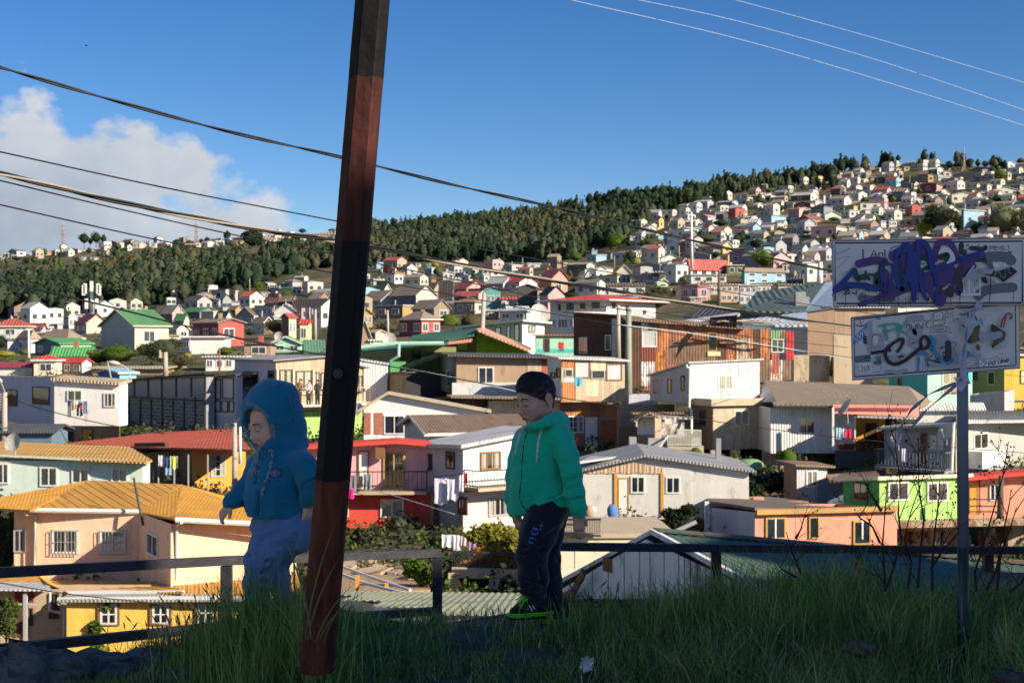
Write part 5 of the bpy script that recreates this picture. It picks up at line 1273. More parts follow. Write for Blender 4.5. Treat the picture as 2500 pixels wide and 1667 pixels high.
  # --- automatic descriptions from what the table says ---
SHAPE={'gl':'gabled','gr':'side-gabled','hip':'hipped','pl':'flat-topped'}
def describe(hs):
 named=[h for h in HOUSES if h.short]
 marks=[('the purple house',1815,640),('the light blue house with five windows',1865,680),('the long red roof on white walls',1735,650),('the bright pink house',1945,525),('the strong blue house',2380,540),('the green-roofed grey gable',285,805),('the crimson house',530,840),('the salmon tower house',1370,700),('the small turquoise house',1210,725),('the maroon house with white corners',1010,790),('the cell tower',222,720),('the left pylon',154,570),('the right pylon',479,570),('the upper street sign',2260,590),('the green balconied house',1985,600),('the yellow house with blue neighbour',1740,610),('the pale yellow tower house',735,810),('the mint gabled cottage',700,840),('the long cream school-like block',2080,570)]
 marks+=[(h.short,(h.ul+h.ur)/2,(h.vt+h.vb)/2)for h in named]
 used={h.label for h in HOUSES if h.label}
 def zone(u,v):
  a='far left' if u<350 else 'left' if u<800 else 'middle' if u<1500 else 'right' if u<2050 else 'far right'
  sk=float(vsky(u));r=(v-sk)
  b='on the ridge' if r<25 else 'high on the slope' if r<90 else 'halfway up the slope' if r<190 else 'low on the slope'
  return a,b
 for h in hs:
  uc,vc=(h.ul+h.ur)/2,(h.vt+h.vb)/2;wr,wl=(h.wall.split('&')+[None])[:2];c1=PAL[wr[0]][0];c2=PAL[wl[0]][0]if wl else None;rc=PAL[h.roofc[0]][0]if h.roofc else None
  size='tiny' if h.ur-h.ul<14 else 'small' if h.ur-h.ul<30 else 'long' if(h.ur-h.ul)>2.6*(h.vb-h.vt)else 'mid-sized' if h.ur-h.ul<60 else 'large'
  body=f'{size} {c1} house'+(f' with {c2} side' if c2 and c2!=c1 else '')+(f' and {rc} roof' if rc and rc!=c1 and c2 and c2!=c1 else f' with {rc} {SHAPE[h.kind].replace("side-", "")} roof' if rc else '')
  ms=sorted(marks,key=lambda m:abs(m[1]-uc)+1.6*abs(m[2]-vc))
  cand=[]
  for m in ms[:4]:
   du,dv=uc-m[1],vc-m[2];d=abs(du)+abs(dv)
   if d<9:continue
   rel=('right of' if du>0 else 'left of')if abs(du)>1.7*abs(dv)else('below' if dv>0 else 'above')if abs(dv)>1.7*abs(du)else(('below' if dv>0 else 'above')+(' and right of' if du>0 else ' and left of'))
   how='just ' if d<45 else 'well ' if d>120 else ''
   cand.append(f'{how}{rel} {m[0]}')
  z=zone(uc,vc);opts=[f'{body}, {c}' for c in cand]+[f'{body}, {z[1]} at {z[0]}, {c}' for c in cand]
  for o in opts:
   if len(o.split())<=16 and o not in used:lab=o;break
  else:
   lab=None
   for o in[f'{size} {c1} house {c}' for c in cand]+[f'{c1} {SHAPE[h.kind]} house {z[1]}, {c}' for c in cand]+[f'{size} {c1} {SHAPE[h.kind]} house {n} {c}' for n in('partly hidden','squeezed in','set back')for c in cand]:
    if len(o.split())<=16 and o not in used:lab=o;break
   lab=lab or f'{size} {c1} house'
  used.add(lab);h.label=lab;h.root['label']=lab;h.root['group']='houses scattered over the hillsides'
describe([h for h in HOUSES if not h.near])
# ---------------- vegetation ----------------
LG=[leaf_mat('pine_foliage',(.048,.070,.040)),leaf_mat('eucalyptus_foliage',(.080,.094,.058)),leaf_mat('dry_olive_foliage',(.105,.098,.055)),leaf_mat('deep_green_foliage',(.028,.050,.032)),leaf_mat('fresh_green_foliage',(.085,.14,.028)),leaf_mat('yellow_green_foliage',(.26,.26,.05)),leaf_mat('autumn_leaf',(.40,.20,.05)),leaf_mat('silver_green_foliage',(.20,.215,.12))]
BARK=mat('bark',(.13,.10,.075),'plain',rough=.95,var=.3,bump=1.0)
def rnd_unit(rng,n):
 v=rng.normal(size=(n,3));return v/np.linalg.norm(v,axis=1,keepdims=True)
def leaf_tris(rng,c,size,flat=.0,asp=.55):
 """a small leaf-shaped triangle pair round every centre"""
 n=len(c);a=rnd_unit(rng,n);b=np.cross(a,rnd_unit(rng,n));b/=np.linalg.norm(b,axis=1,keepdims=True)+1e-9
 s=np.asarray(size).reshape(-1,1)*rng.uniform(.6,1.3,(n,1))
 v=np.stack([c-a*s*.5,c+b*s*asp*.5,c+a*s*.5,c-b*s*asp*.5],1)
 f=np.arange(4*n).reshape(n,4);return v.reshape(-1,3),f
def crown_pts(rng,n,shape,h,w):
 """points spread through a clumpy crown, z from 0 to h"""
 if shape=='cone':
  z=rng.uniform(0,1,n)**1.25;r=(1-z)**.85*w/2*np.sqrt(rng.uniform(.25,1,n));r*=1+.25*np.sin(z*34+rng.uniform(0,6));a=rng.uniform(0,6.283,n)
  return np.stack([r*np.cos(a),r*np.sin(a),z*h],1)
 k=max(5,int(rng.randint(7,12)*(1.6 if shape=='big' else 1)))
 cc=rnd_unit(rng,k)*rng.uniform(.25,.66,(k,1));cc[:,2]=np.abs(cc[:,2])*1.0 if shape=='dome' else cc[:,2]
 rad=rng.uniform(.26,.44,k);i=rng.randint(0,k,n);d=rnd_unit(rng,n)*(rng.uniform(.45,1,(n,1))**.5)*rad[i][:,None]
 p=cc[i]+d
 if shape=='dome':return np.stack([p[:,0]*w*.55,p[:,1]*w*.55,np.clip(p[:,2],-.1,1)*h*.9+.06*h],1)
 return np.stack([p[:,0]*w*.55,p[:,1]*w*.55,(p[:,2]+1)*h*.5],1)
CORE={}
def core(rng,shape,h,w,sc=.72):
 """the dense inner mass of a crown: a lumpy low-poly body so that the sky does not show through the middle"""
 nu,nv=8,5;vs=[]
 for j in range(nv+1):
  t=j/nv
  for i in range(nu):
   a=6.283*i/nu
   if shape=='cone':r=(1-t)*w/2*sc;z=t*h*.93
   elif shape=='dome':r=math.cos(t*1.45)*w/2*sc;z=math.sin(t*1.5)*h*.8
   else:r=math.sin(.25+t*2.7)*w/2*sc*.9;z=h*(.12+t*.74)
   k=rng.uniform(.8,1.1);vs.append((r*math.cos(a)*k,r*math.sin(a)*k,z))
 fs=[(j*nu+i,j*nu+(i+1)%nu,(j+1)*nu+(i+1)%nu,(j+1)*nu+i)for j in range(nv)for i in range(nu)]
 return np.array(vs),np.array(fs)
def tree(name,label,base,h,w,shape='round',m=0,m2=None,trunk=.22,n=900,ls=None,cat='tree',group=None,seed=0,lean=0,sc=.66,ground=True):
 rng=np.random.RandomState(seed+int(abs(base.x*7+base.y*3)*10)%9999)
 root=thing(name,label,cat,base,group);ls=ls or max(.16,h*.07)
 th=h*trunk;pts=crown_pts(rng,n,shape,h-th*.8,w)+np.array([lean*h*.3,0,th*.8])
 V,Fc=leaf_tris(rng,pts,ls);Vc,Fcc=core(rng,shape,(h-th*.8),w,sc);Vc=Vc+np.array([lean*h*.3,0,th*.8])
 mi=[0]*len(Fcc)+list((rng.uniform(size=len(Fc))<.35).astype(int))
 o=npmesh('crown',np.concatenate([Vc,V]),np.concatenate([Fcc,Fc+len(Vc)]),[LG[m],LG[m2 if m2 is not None else m]],mi,parent=root)
 mb=MB();r0=max(.04,h*.022);
 mb.tube([base+Vector((0,0,-1.2 if ground else 0)),base+Vector((lean*h*.1,0,th)),base+Vector((lean*h*.25,0,h*.6))],[r0*1.3,r0,r0*.4],6)
 for i in range(4):
  a=rng.uniform(0,6.28);z=th+rng.uniform(0,.25)*h;p=base+Vector((lean*h*.15,0,z));mb.tube([p,p+Vector((math.cos(a)*w*.28,math.sin(a)*w*.28,h*.2))],[r0*.5,r0*.2],5)
 mb.build('trunk',BARK,root);return root
def treepx(crop,x,ytop,ybase,wpx,shape,m,label,name='tree',m2=None,Y=None,n=900,trunk=.15,cat='tree',group=None,ls=None,lean=0,sc=.66):
 u,vb=cuv(crop,x,ybase);vt=cuv(crop,x,ytop)[1];Y=Y or float(depth(u,vb));b=P(u,vb,Y)
 return tree(name,label,b,(vb-vt)/F*Y,wpx*(1 if shape=='cone' else 1.4)/CR[crop][2]/F*Y,shape,m,m2,trunk,n,ls,cat,group,lean=lean,sc=sc)
 # --- the woods on the far hills: one mass that nobody could count ---
def in_houses(u,v,pad=3):
 return any(h.ul-pad<u<h.ur+pad and h.vt-h.rise/h.Y*F-2<v<h.vb+1 for h in NEAR_IDX.get(int(u//40),()))
NEAR_IDX={}
for h in HOUSES:
 for q in range(int((h.ul-6)//40),int((h.ur+6)//40)+1):NEAR_IDX.setdefault(q,[]).append(h)
def forest_density(u,v):
 s=float(vsky(u))
 if v<s-2:return 0
 if u<860:
  lo=np.interp(u,[-300,0,120,420,600,700,760,860],[800,790,790,755,715,680,660,650]);hi=np.interp(u,[-300,0,150,300,420,860],[700,698,684,650,632,606])
  if v>lo:return 0
  if v<hi:return .12
  return 1
 if u<1500:
  lo=np.interp(u,[860,1000,1200,1300,1400,1500],[655,640,640,640,632,612]);return 1 if v<lo else .05
 if u<2050:
  lo=np.interp(u,[1500,1560,1640,1740,2050],[600,560,515,480,440]);return 1 if v<lo else .14
 return .7 if v<s+10 else .14
def forest():
 rng=np.random.RandomState(11);VV=[];FF=[];MM=[];nb=0;cnt=0
 for _ in range(30000):
  u=rng.uniform(-350,2750);s=float(vsky(u));v=s+(rng.uniform(0,1)**1.15)*(250 if u<900 else 170)
  d=forest_density(u,v)
  if rng.uniform()>d*.95:continue
  if in_houses(u,v,5):continue
  Y=float(depth(u,v));b=P(u,v,Y);h=rng.uniform(3.2,9.5)*rng.uniform(.8,1.15)*(1 if v>s+8 else 1.05);w=h*rng.uniform(.45,.85);cone=rng.uniform()<.25
  if d<.5:h*=.5;w=h*rng.uniform(.7,1.2)
  k=42 if Y>500 else 56
  pts=crown_pts(rng,k,'cone' if cone else 'round',h,w)+np.array(b);V,Fq=leaf_tris(rng,pts,h*.13,asp=.75)
  Vc,Fc=core(rng,'cone' if cone else 'round',h,w,.74);Vc=Vc+np.array(b)
  big=np.sin(u*.013)+np.cos(v*.05+u*.004)+rng.normal()*.6
  m=0 if big>.3 else 1 if big>-1.3 else 2
  if d<.5:m=rng.choice([1,2,4,0])
  if rng.uniform()<.3:m=3
  m2=m if rng.uniform()<.7 else 1
  VV+=[Vc,V];FF+=[Fc+nb,Fq+nb+len(Vc)];nb+=len(Vc)+len(V);MM+=[m]*len(Fc)+[m2]*len(Fq);cnt+=1
 o=npmesh('forest',np.concatenate(VV),np.concatenate(FF),LG[:5],MM,kind='stuff');print('forest trees',cnt);return o
forest()
def scrub():
 rng=np.random.RandomState(5);VV=[];FF=[];MM=[];nb=0
 for _ in range(3600):
  u=rng.uniform(-100,2600);v=rng.uniform(float(vsky(u))+25,1560);Y=float(depth(u,v))
  if Y<42:continue
  if v>1440 and rng.uniform()<.7:continue
  b=P(u,v,Y);b.z+=sink(b.x,b.y);h=rng.uniform(.5,1.5)*(1 if Y<200 else 1.7);w=h*rng.uniform(1,2.4)
  k=46 if Y<110 else 26;pts=crown_pts(rng,k,'dome',h,w)+np.array(b)-np.array([0,0,h*.12]);V,Fq=leaf_tris(rng,pts,max(.22,h*.2),asp=.6)
  m=int(rng.choice([0,1,1,2,2,4,4,3]));VV.append(V);FF.append(Fq+nb);nb+=len(V);MM+=[m]*len(Fq)
 return npmesh('scrub',np.concatenate(VV),np.concatenate(FF),LG[:5],MM,kind='stuff')
scrub()
# --- small far houses past the 300 that show largest ---
def distant_houses():
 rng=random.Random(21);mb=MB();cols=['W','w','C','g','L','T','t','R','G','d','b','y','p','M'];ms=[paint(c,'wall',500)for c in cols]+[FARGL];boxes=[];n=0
 for _ in range(3600):
  z=rng.random()
  if z<.72:u=rng.uniform(1560,2560);lo=float(vsky(u))+6;v=rng.uniform(lo+(0 if u>2000 else(2000-u)*.10),690)
  elif z<.78:u=rng.uniform(850,1560);v=rng.uniform(652,780)
  else:u=rng.uniform(0,860);v=rng.uniform(float(vsky(u))+3,float(vsky(u))+14)if rng.random()<.5 else rng.uniform(715,800)
  Y=float(depth(u,v));w=rng.uniform(5,9);wp=w/Y*F;hp=wp*.36
  if in_houses(u,v-hp*.5,1):continue
  if any(abs(u-a)<(wp+c)*.46 and abs(v-b)<5.5 for a,b,c in boxes):continue
  boxes.append((u,v,wp));n+=1
  th=R(rng.uniform(18,62));da=Vector((math.cos(th),math.sin(th),0));db=Vector((-math.sin(th),math.cos(th),0));o=P(u,v,Y)-Vector((0,0,1));La,Lb=w*rng.uniform(.4,.7),w*rng.uniform(.5,.9);hh=rng.uniform(2.3,4.6)+1;up=Vector((0,0,hh))
  ci=rng.choices(range(14),[5,8,6,5,2,3,3,1,2,1,1,1,1,1])[0];ri=rng.choices([3,5,6,7,8,9,1],[3,4,4,2.2,3,1,2])[0]
  r=rng.uniform(.6,1.5)if rng.random()<.7 else .12
  vs=[o,o+da*La,o+da*La+db*Lb,o+db*Lb];vs+=[p+up for p in vs];rd=[o+da*La/2+up+Vector((0,0,r)),o+da*La/2+db*Lb+up+Vector((0,0,r))]
  mb.add(vs+rd,[(0,1,5,8,4),(1,2,6,5),(2,3,7,9,6),(3,0,4,7)],ci)
  e=.3;q=lambda a,b,zz:o+da*a+db*b+up+Vector((0,0,zz+.06))
  mb.add([q(-e,-e,-.12),q(La/2,-e,r),q(La/2,Lb+e,r),q(-e,Lb+e,-.12),q(La+e,-e,-.12),q(La+e,Lb+e,-.12)],[(0,1,2,3),(1,4,5,2)],ri)
  for d,L,nn in((da,La,Vector((da.y,-da.x,0))),(db,Lb,Vector((-db.y,db.x,0)))):
   k=rng.choice((1,2,2))
   for i in range(k):
    c=L*(i+.5)/k;a=o+d*(c-.5)+nn*.05+Vector((0,0,hh*.55));mb.add([a,a+d*1.0,a+d*1.0+Vector((0,0,.95)),a+Vector((0,0,.95))],[(0,1,2,3)],14)
 o=mb.build('distant_houses',ms);o['kind']='stuff';print('distant',n)
distant_houses()
# --- trees that can be told apart ---
TR='''
K 605 195 305 70 big 3 tall dark gum tree with a bare trunk on the left ridge, left of its neighbours
K 690 190 300 70 big 3 broad dark gum tree in the middle of the left ridge clump
K 745 200 300 40 round 3 slim dark gum tree at the right end of the left ridge clump
K 650 235 300 30 round 3 small dark tree between the two gum trees on the left ridge
K 1630 172 275 42 round 3 lollipop-shaped dark tree on the ridge left of the big dark one
K 1812 158 345 150 big 3 biggest dark tree on the left ridge crossed by the cables
K 1485 222 290 36 round 3 small round tree on the ridge beside the right pylon
K 1445 238 290 40 round 3 squat dark tree on the ridge left of the blue hut
K 1525 240 290 30 round 0 little grey-green tree on the ridge between white houses
K 1270 240 290 60 round 3 low dark tree on the ridge right of the white double house
K 1360 248 300 60 round 3 low bushy tree on the ridge left of the right pylon
K 2170 165 215 60 round 3 dark tree on the ridge left of the post
K 2060 215 240 30 round 3 tiny dark tree on the ridge above the tan houses
K 1300 280 420 110 big 3 dark bushy tree below the ridge houses on the left
K 120 365 410 80 round 3 dark shrub tree under the far left ridge houses
K 760 410 500 70 round 2 yellowish tree between the pale mint houses on the left slope
K 815 440 480 26 round 5 small yellow tree above the pale mint houses
K 1855 540 650 70 round 4 bright green bush tree beside the thin pole left of the post
K 1700 555 650 120 dome 1 spreading grey-green tree right of the forest edge
K 2060 605 700 90 round 4 leafy tree beside the row of small houses left of the post
T 1412 275 570 160 cone 0 tallest pointed pine on the right skyline
T 1520 335 540 100 cone 0 pointed pine right of the tallest one on the skyline
T 1245 300 560 110 cone 0 dark pine left of the tallest skyline pine
T 1100 345 600 150 cone 0 broad dark pine on the skyline left of centre-right
T 980 365 600 110 cone 3 dark pine on the descending skyline
T 820 410 640 110 cone 3 shaggy pine standing lower on the skyline
T 650 490 640 90 cone 0 smaller pine on the left part of the right skyline
T 1770 230 420 90 big 3 umbrella-shaped tree on the skyline with gaps in its crown
T 1960 285 420 90 round 0 rounded pine on the skyline above the white houses
T 2110 330 420 90 round 0 low pine on the skyline left of the pines row
U 900 480 640 90 round 0 round-topped dark pine on the skyline above the grey houses
U 1010 440 680 100 round 3 dark pine at the start of the skyline row
U 1100 420 680 100 cone 0 tall pine in the skyline row
U 1230 400 660 120 round 3 broad pine in the skyline row right of the tall one
U 730 560 650 80 round 3 dark bush tree on the skyline left of the pine row
U 620 525 650 60 round 0 thin tree beside the pole on the skyline
V 155 30 230 70 round 3 tall forked dark tree on the top of the right hill
V 520 100 280 100 round 0 round tree right of the grey house on the hilltop
V 1010 140 330 120 round 3 dark pine on the far right skyline
V 1130 150 330 130 round 3 broad dark pine left of the mast on the skyline
V 1340 90 330 130 round 0 tallest pine right of the mast on the skyline
V 1480 110 300 80 round 0 pine halfway along the far right skyline
V 1600 130 300 110 round 1 pale pine on the far right skyline
V 1720 100 300 90 round 0 dark pine left of the white box house on the skyline
V 2200 90 260 150 round 1 tree behind the white box house at the far right
V 1850 280 540 230 big 4 large dark green tree on the far right slope below the white box house
V 1800 720 900 200 round 3 round dark tree above the silvery tree mass
V 900 830 1450 380 big 1 tall drooping grey-green tree left of the strong blue house
V 600 1130 1460 220 big 5 yellow-green leafy tree above the upper street sign
V 780 900 1450 300 big 3 dark shaded tree behind the drooping tree
V 1150 1050 1400 130 round 3 dark narrow tree left of the strong blue house
V 1900 860 1480 520 big 7 big silvery olive tree mass at the right above the street sign
V 2250 900 1480 300 big 7 silvery tree at the right edge above the street sign
V 1480 1150 1440 260 big 3 dark tree at the foot of the strong blue house
V 1650 780 960 260 round 1 olive tree above the silvery mass
V 1750 1000 1440 90 round 3 dark shrub inside the silvery tree mass
T 1450 750 890 220 big 3 dark bushy trees beside the pink and peach houses
T 1230 940 1120 400 big 1 wide grey-green tree above the ochre walled house
T 560 1000 1180 280 big 2 bushy olive tree on the slope left of the white house
T 420 1010 1200 170 big 3 dark tree left of the bushy olive tree
T 300 1265 1360 130 dome 5 yellow-green bush below the white and blue house
T 980 1490 1600 120 dome 5 bright yellow-green bush at the foot of the red roofed white house
T 1390 1185 1310 140 round 3 dark small tree left of the purple house
T 2050 1160 1480 300 big 4 tall green tree right of the purple house
T 1950 1010 1200 240 big 3 dark tree above and left of the green tree
T 1820 480 600 220 dome 1 grey-green bush on the upper slope
T 60 920 1150 180 big 4 green tree at the left foot of the right hill
T 1760 1500 1570 60 dome 4 hedge beside the light blue house
U 370 870 1050 150 round 3 dark round tree left of the bright pink house
U 1270 1080 1180 200 round 4 green tree above the pale pink block
U 820 1290 1400 170 round 4 leafy tree left of the pale pink block
U 390 1240 1370 180 round 4 leafy tree above the white stair house
U 1740 1140 1300 200 big 2 olive tree right of the mint building
U 1890 1290 1390 220 dome 4 shrub on the bank above the street sign
U 1800 740 830 190 dome 4 green shrub below the red roofed pair
U 130 1420 1600 130 round 3 dark tree beside the grey shuttered house
V 1000 520 640 150 round 4 green tree right of the pink house under the hilltop
X 1190 215 330 120 round 5 golden green tree among the small far houses
X 1710 325 480 110 cone 3 small dark pine behind the red tiled roof
X 560 990 1290 300 big 2 dry olive tree in the gap left of the maroon house
X 1380 900 1080 300 dome 4 green scrub under the tan gabled cottage
X 1700 910 1080 300 dome 2 dry bushes left of the concrete pole
X 1090 655 740 160 dome 2 thin bare bush in front of the cream gable
X 850 1100 1230 170 dome 2 dry bush at the foot of the maroon house
X 500 460 560 250 dome 3 dark hedge under the yellow hut
X 1330 480 560 140 dome 1 scrub below the little white house
W 900 740 880 250 big 2 brown-green tree below the sage green house
W 1110 720 900 230 big 1 bushy grey tree left of the cream houses
W 1000 880 1040 620 dome 4 terrace of green scrub above the bright red roof
W 870 400 590 170 big 4 green tree among the dark trees above the sage green house
W 1400 160 420 180 big 4 green tree at the corner of the dark valley
W 1900 230 440 260 big 2 olive-green tree left of the blue-topped house
W 1960 880 1300 400 big 2 large olive tree right of the big white house
W 1690 470 560 130 dome 5 bright green bush under the white and blue house
W 450 1290 1480 140 round 5 narrow yellow-green cypress between pale houses
W 2130 900 1100 200 big 1 dark tree right of the small mint house
Y 1270 860 1150 330 big 2 big domed olive tree left of the yellow tower house
Y 560 1250 1420 250 round 4 dark green bush tree right of the white garden wall
Y 900 1000 1150 130 round 3 dark small tree right of the crimson house
Y 30 1330 1480 150 round 5 yellowish bush below the white house
Y 1820 470 570 280 dome 5 light green hedge above the tan hipped roof
Y 1020 370 500 100 round 4 small green tree beside the far street lamp
Z 1430 480 800 430 big 4 large dark green tree in front of the green-roofed gable
Z 1200 545 790 240 big 4 leafy green tree left of the large dark one
Z 1750 470 700 180 big 4 light green tree beside the glazed extension
Z 1980 390 800 420 big 1 feathery tree in front of the cream extension
Z 2200 600 830 220 big 2 dry shrub tree behind the concrete light pole
Z 60 560 700 260 big 5 yellow-green garden tree at the left edge
Z 20 380 600 150 big 3 dark tree at the left edge beside the white house
Z 130 665 760 180 dome 4 clipped green hedge at the left edge
Z 275 665 775 110 round 4 round clipped bush beside the red roofed bungalow
Z 290 540 610 90 dome 4 small palm-like bush in front of the tan hipped house
G 2085 870 1080 60 cone 4 narrow cypress in front of the pale plastered wall
H 1250 805 930 150 dome 4 bright green bush on the earth retaining wall
H 820 850 1080 80 cone 5 narrow yellow-green palm frond bush beside the pillar
'''
for i,l in enumerate(TR.strip().split('\n')):
 f=l.split(None,7);c=f[0];x,yt,yb,w=map(float,f[1:5]);m=int(f[6]);hp=(yb-yt)/CR[c][2]
 treepx(c,x,yt,yb,w,f[5],m,f[7],name={'cone':'pine_tree','dome':'shrub'}.get(f[5],'tree'),m2=(4 if m==3 else 1 if m==0 else 5 if m==4 and i%2 else m),n=int(min(3400,260+hp*hp*.75)),trunk=.22 if f[5]!='dome' else .02,cat={'dome':'shrub','cone':'pine'}.get(f[5],'tree'),ls=None,sc=.80 if f[5]!='cone' else .66)
for c,x,yt,yb,w,sh,m,m2,Y,n,lab in(('H',500,760,1170,330,'big',4,1,73,3600,'leafy tree with grey-green leaves below the landing'),('H',230,830,1000,220,'dome',1,2,76,1500,'dry bush growing over the bank left of the landing'),('H',1110,920,1230,230,'big',3,7,75,3000,'tall dark bush with pale drooping leaves left of the grey shack'),('H',900,1050,1240,260,'dome',3,3,73,1500,'shaded bush mass below the stilted tan house'),('D',940,1010,1255,230,'round',4,4,45,3000,'bright green leafy bush left of the concrete frame'),('D',1470,760,1010,330,'big',5,5,50,3600,'yellow-green creeper hanging over the terrace behind the boy'),('D',1440,950,1160,360,'big',6,6,47.5,3600,'orange autumn vine climbing the garden railing'),('D',1560,1130,1270,150,'round',6,2,47,1200,'withered brown vine hanging beside the concrete frame'),('D',1250,1190,1265,160,'dome',4,5,48,700,'small mixed weeds inside the concrete frame'),('D',1050,850,960,150,'dome',1,4,57,900,'grey-green scrub beside the stilted red house'),('I',620,740,930,190,'big',4,5,50,2600,'green bush between the cream outbuilding and the white gable'),('I',950,680,800,160,'dome',4,4,58,1300,'bright green nettle clump below the white prefab house'),('I',1150,560,800,260,'big',3,1,60,2600,'dark overgrown bush at the corner of the white prefab house'),('I',720,640,780,120,'dome',5,4,60,900,'yellow-green shrub under the prefab terrace'),('B',60,1000,1080,110,'dome',5,4,40,900,'bright sunlit bush at the lower left edge'),('B',40,650,960,130,'big',4,2,47.5,1600,'climbing vine with pale leaves on the left porch'),('B',610,790,960,90,'big',4,4,49.0,900,'thin green creeper on the yellow wall'),('B',600,950,1060,160,'dome',4,5,46,900,'low green plants at the foot of the yellow wall'),('B',690,690,780,60,'big',4,4,49.0,260,'tip of a creeper beside the first brown window')):
 treepx(c,x,yt,yb,w,sh,m,lab,name='creeper' if 'creeper' in lab or 'vine' in lab else 'bush',m2=m2,Y=Y,n=n,trunk=.02,cat='plant',ls=.24 if Y>60 else .19,sc=.55 if 'thin' not in lab and 'tip' not in lab and 'vine' not in lab else .2)
g=MB();rr=random.Random(9)
o=slabc('D',[(250,1010,62),(930,1010,60),(1000,1250,44),(250,1290,42)],.3).build('earth_bank',mat('bare_earth',(.40,.28,.17),'plain',rough=.95,var=.4,bump=1.5));o['kind']='structure'
for i in range(34):
 x=rr.uniform(380,900);y=rr.uniform(1030,1240);t=(y-1010)/260;Y=61-17*t;s=rr.uniform(.15,.6);g=MB();p=PC('D',x,y,Y-.3)
 n=7;vs=[p+Vector((math.cos(a)*s*rr.uniform(.7,1.1),math.sin(a)*s*rr.uniform(.6,1),z*s*rr.uniform(.4,.6)))for z in(-.5,.5,1)for a in[6.28*i_/n for i_ in range(n)]]
 g.add(vs,[(j*n+i_,j*n+(i_+1)%n,(j+1)*n+(i_+1)%n,(j+1)*n+i_)for j in range(2)for i_ in range(n)]+[tuple(range(2*n,3*n))]);o=g.build('rock',mat('bank_rock',(.42,.33,.23),rough=.95,var=.3,bump=1.0));tag(o,'sunlit rock lying on the earth bank below the stilted red house','rock','rocks on the earth bank')
 # ---------------- the foreground ----------------
STEEL=mat('worn_black_steel',(.032,.031,.040),'plain',rough=.55,var=.35,wear=.10,wearcol=(.05,.04,.04),bump=.5,spec=.4)
REDST=mat('worn_maroon_steel',(.06,.026,.028),'plain',rough=.6,var=.35,wear=.2,wearcol=(.05,.04,.04),bump=.5)
def shade_row():  # unseen houses added to shade the foreground, white for bounce
 A=Vector((.52,.85,0)).normalized();B=Vector((.85,-.52,0));o0=Vector((0,0,0))+B*13.0
 k=0
 for s0,s1,h,c in((2.35,6.2,9.6,'W'),(6.4,12.6,8.6,'W'),(12.8,SHADE_END,7.6,'W')):
  root=thing('added_shade_house',f'white shading house, {["nearest the camera", "middle one", "last one"][k]} of the added row out of view on the right','house',o0+A*s0+Vector((0,0,-1)),'street houses on the photographer\'s side')
  k+=1;mb=MB();p=o0+A*s0;L=s1-s0;z=-4.0;q=[p,p+A*L,p+A*L+B*8,p+B*8];q=[Vector((x.x,x.y,z))for x in q]
  mb.prism(q,Vector((0,0,h-z)));mb.build('wall',paint(c),root)
  rb=MB();q=[x-A*.3-B*.3 if i==0 else x for i,x in enumerate(q)];rb.prism([Vector((x.x,x.y,h+.003))for x in q],Vector((0,0,.25)));rb.build('roof',paint('n','roof'),root)
  for i in range(2):
   for zz in(1.2,4.4,7.4):
    a=p+A*(L*(i+.5)/2-.6)-B*.03;w=MB();w.prism([Vector((a.x,a.y,zz)),Vector((a.x,a.y,zz))+A*1.2,Vector((a.x,a.y,zz+1.3))+A*1.2,Vector((a.x,a.y,zz+1.3))],-B*.05);fo=w.build('window',FRM['w'],root)
    w=MB();a=a+A*.1-B*.06;w.prism([Vector((a.x,a.y,zz+.1)),Vector((a.x,a.y,zz+.1))+A*1.0,Vector((a.x,a.y,zz+1.2))+A*1.0,Vector((a.x,a.y,zz+1.2))],-B*.02);w.build('pane',GLASSD,fo)
SHADE_END=16.6
shade_row()
g=MB();g.prism([Vector(p)for p in((-40,-16,CZ-1.60),(11,-16,CZ-1.60),(11,2.6,CZ-1.60),(-40,3.3,CZ-1.60))],Vector((0,0,-.5)));o=g.build('street',mat('pale_bounce_street',(.46,.44,.40),'plain',rough=.9,var=.2,wear=.25,wearcol=(.30,.29,.27)));o['kind']='structure'  # slab added behind the camera to bounce sunlight onto the foreground
g=MB();g.prism([Vector(p)for p in((-40,3.305,CZ-1.60),(11,2.605,CZ-1.60),(11,2.76,CZ-1.60),(-40,3.46,CZ-1.60))],Vector((0,0,.12)));o=g.build('kerb',mat('kerb_concrete',(.40,.39,.36),rough=.9));o['kind']='structure'
def rail_run(label,pts,gap,posts,r=.055):
 rt=thing('railing',label,'railing',pts[0]-Vector((0,0,.6)))
 for n,dz in(('top_rail',0),('lower_rail',-gap)):
  g=MB()
  for p,q in zip(pts,pts[1:]):g.bar(p+Vector((0,0,dz)),q+Vector((0,0,dz)),.05,r)
  g.build(n,STEEL,rt)
 for p,m in posts:
  g=MB();g.bar(p+Vector((0,0,-1.5)),p+Vector((0,0,-r/2-.001)),.066,.066,up=Vector((0,1,0)));g.build('post',m,rt)
rail_run('dark steel railing that falls away to the left of the tall post',[P(-260,1412,7.0),P(0,1397,7.6),P(553,1368,8.95),P(1072,1349,10.1)],.41,[(P(553,1370,8.95),STEEL),(P(1068,1351,10.1),STEEL),(P(-200,1410,7.1),STEEL)])
rail_run('dark steel railing running right from the boy in green to the frame edge',[P(1352,1334,9.7),P(1748,1337,9.9),P(2096,1340,10.3),P(2620,1344,10.9)],.385,[(P(1748,1337,9.9),REDST),(P(2096,1340,10.3),REDST),(P(2412,1343,10.7),REDST)])
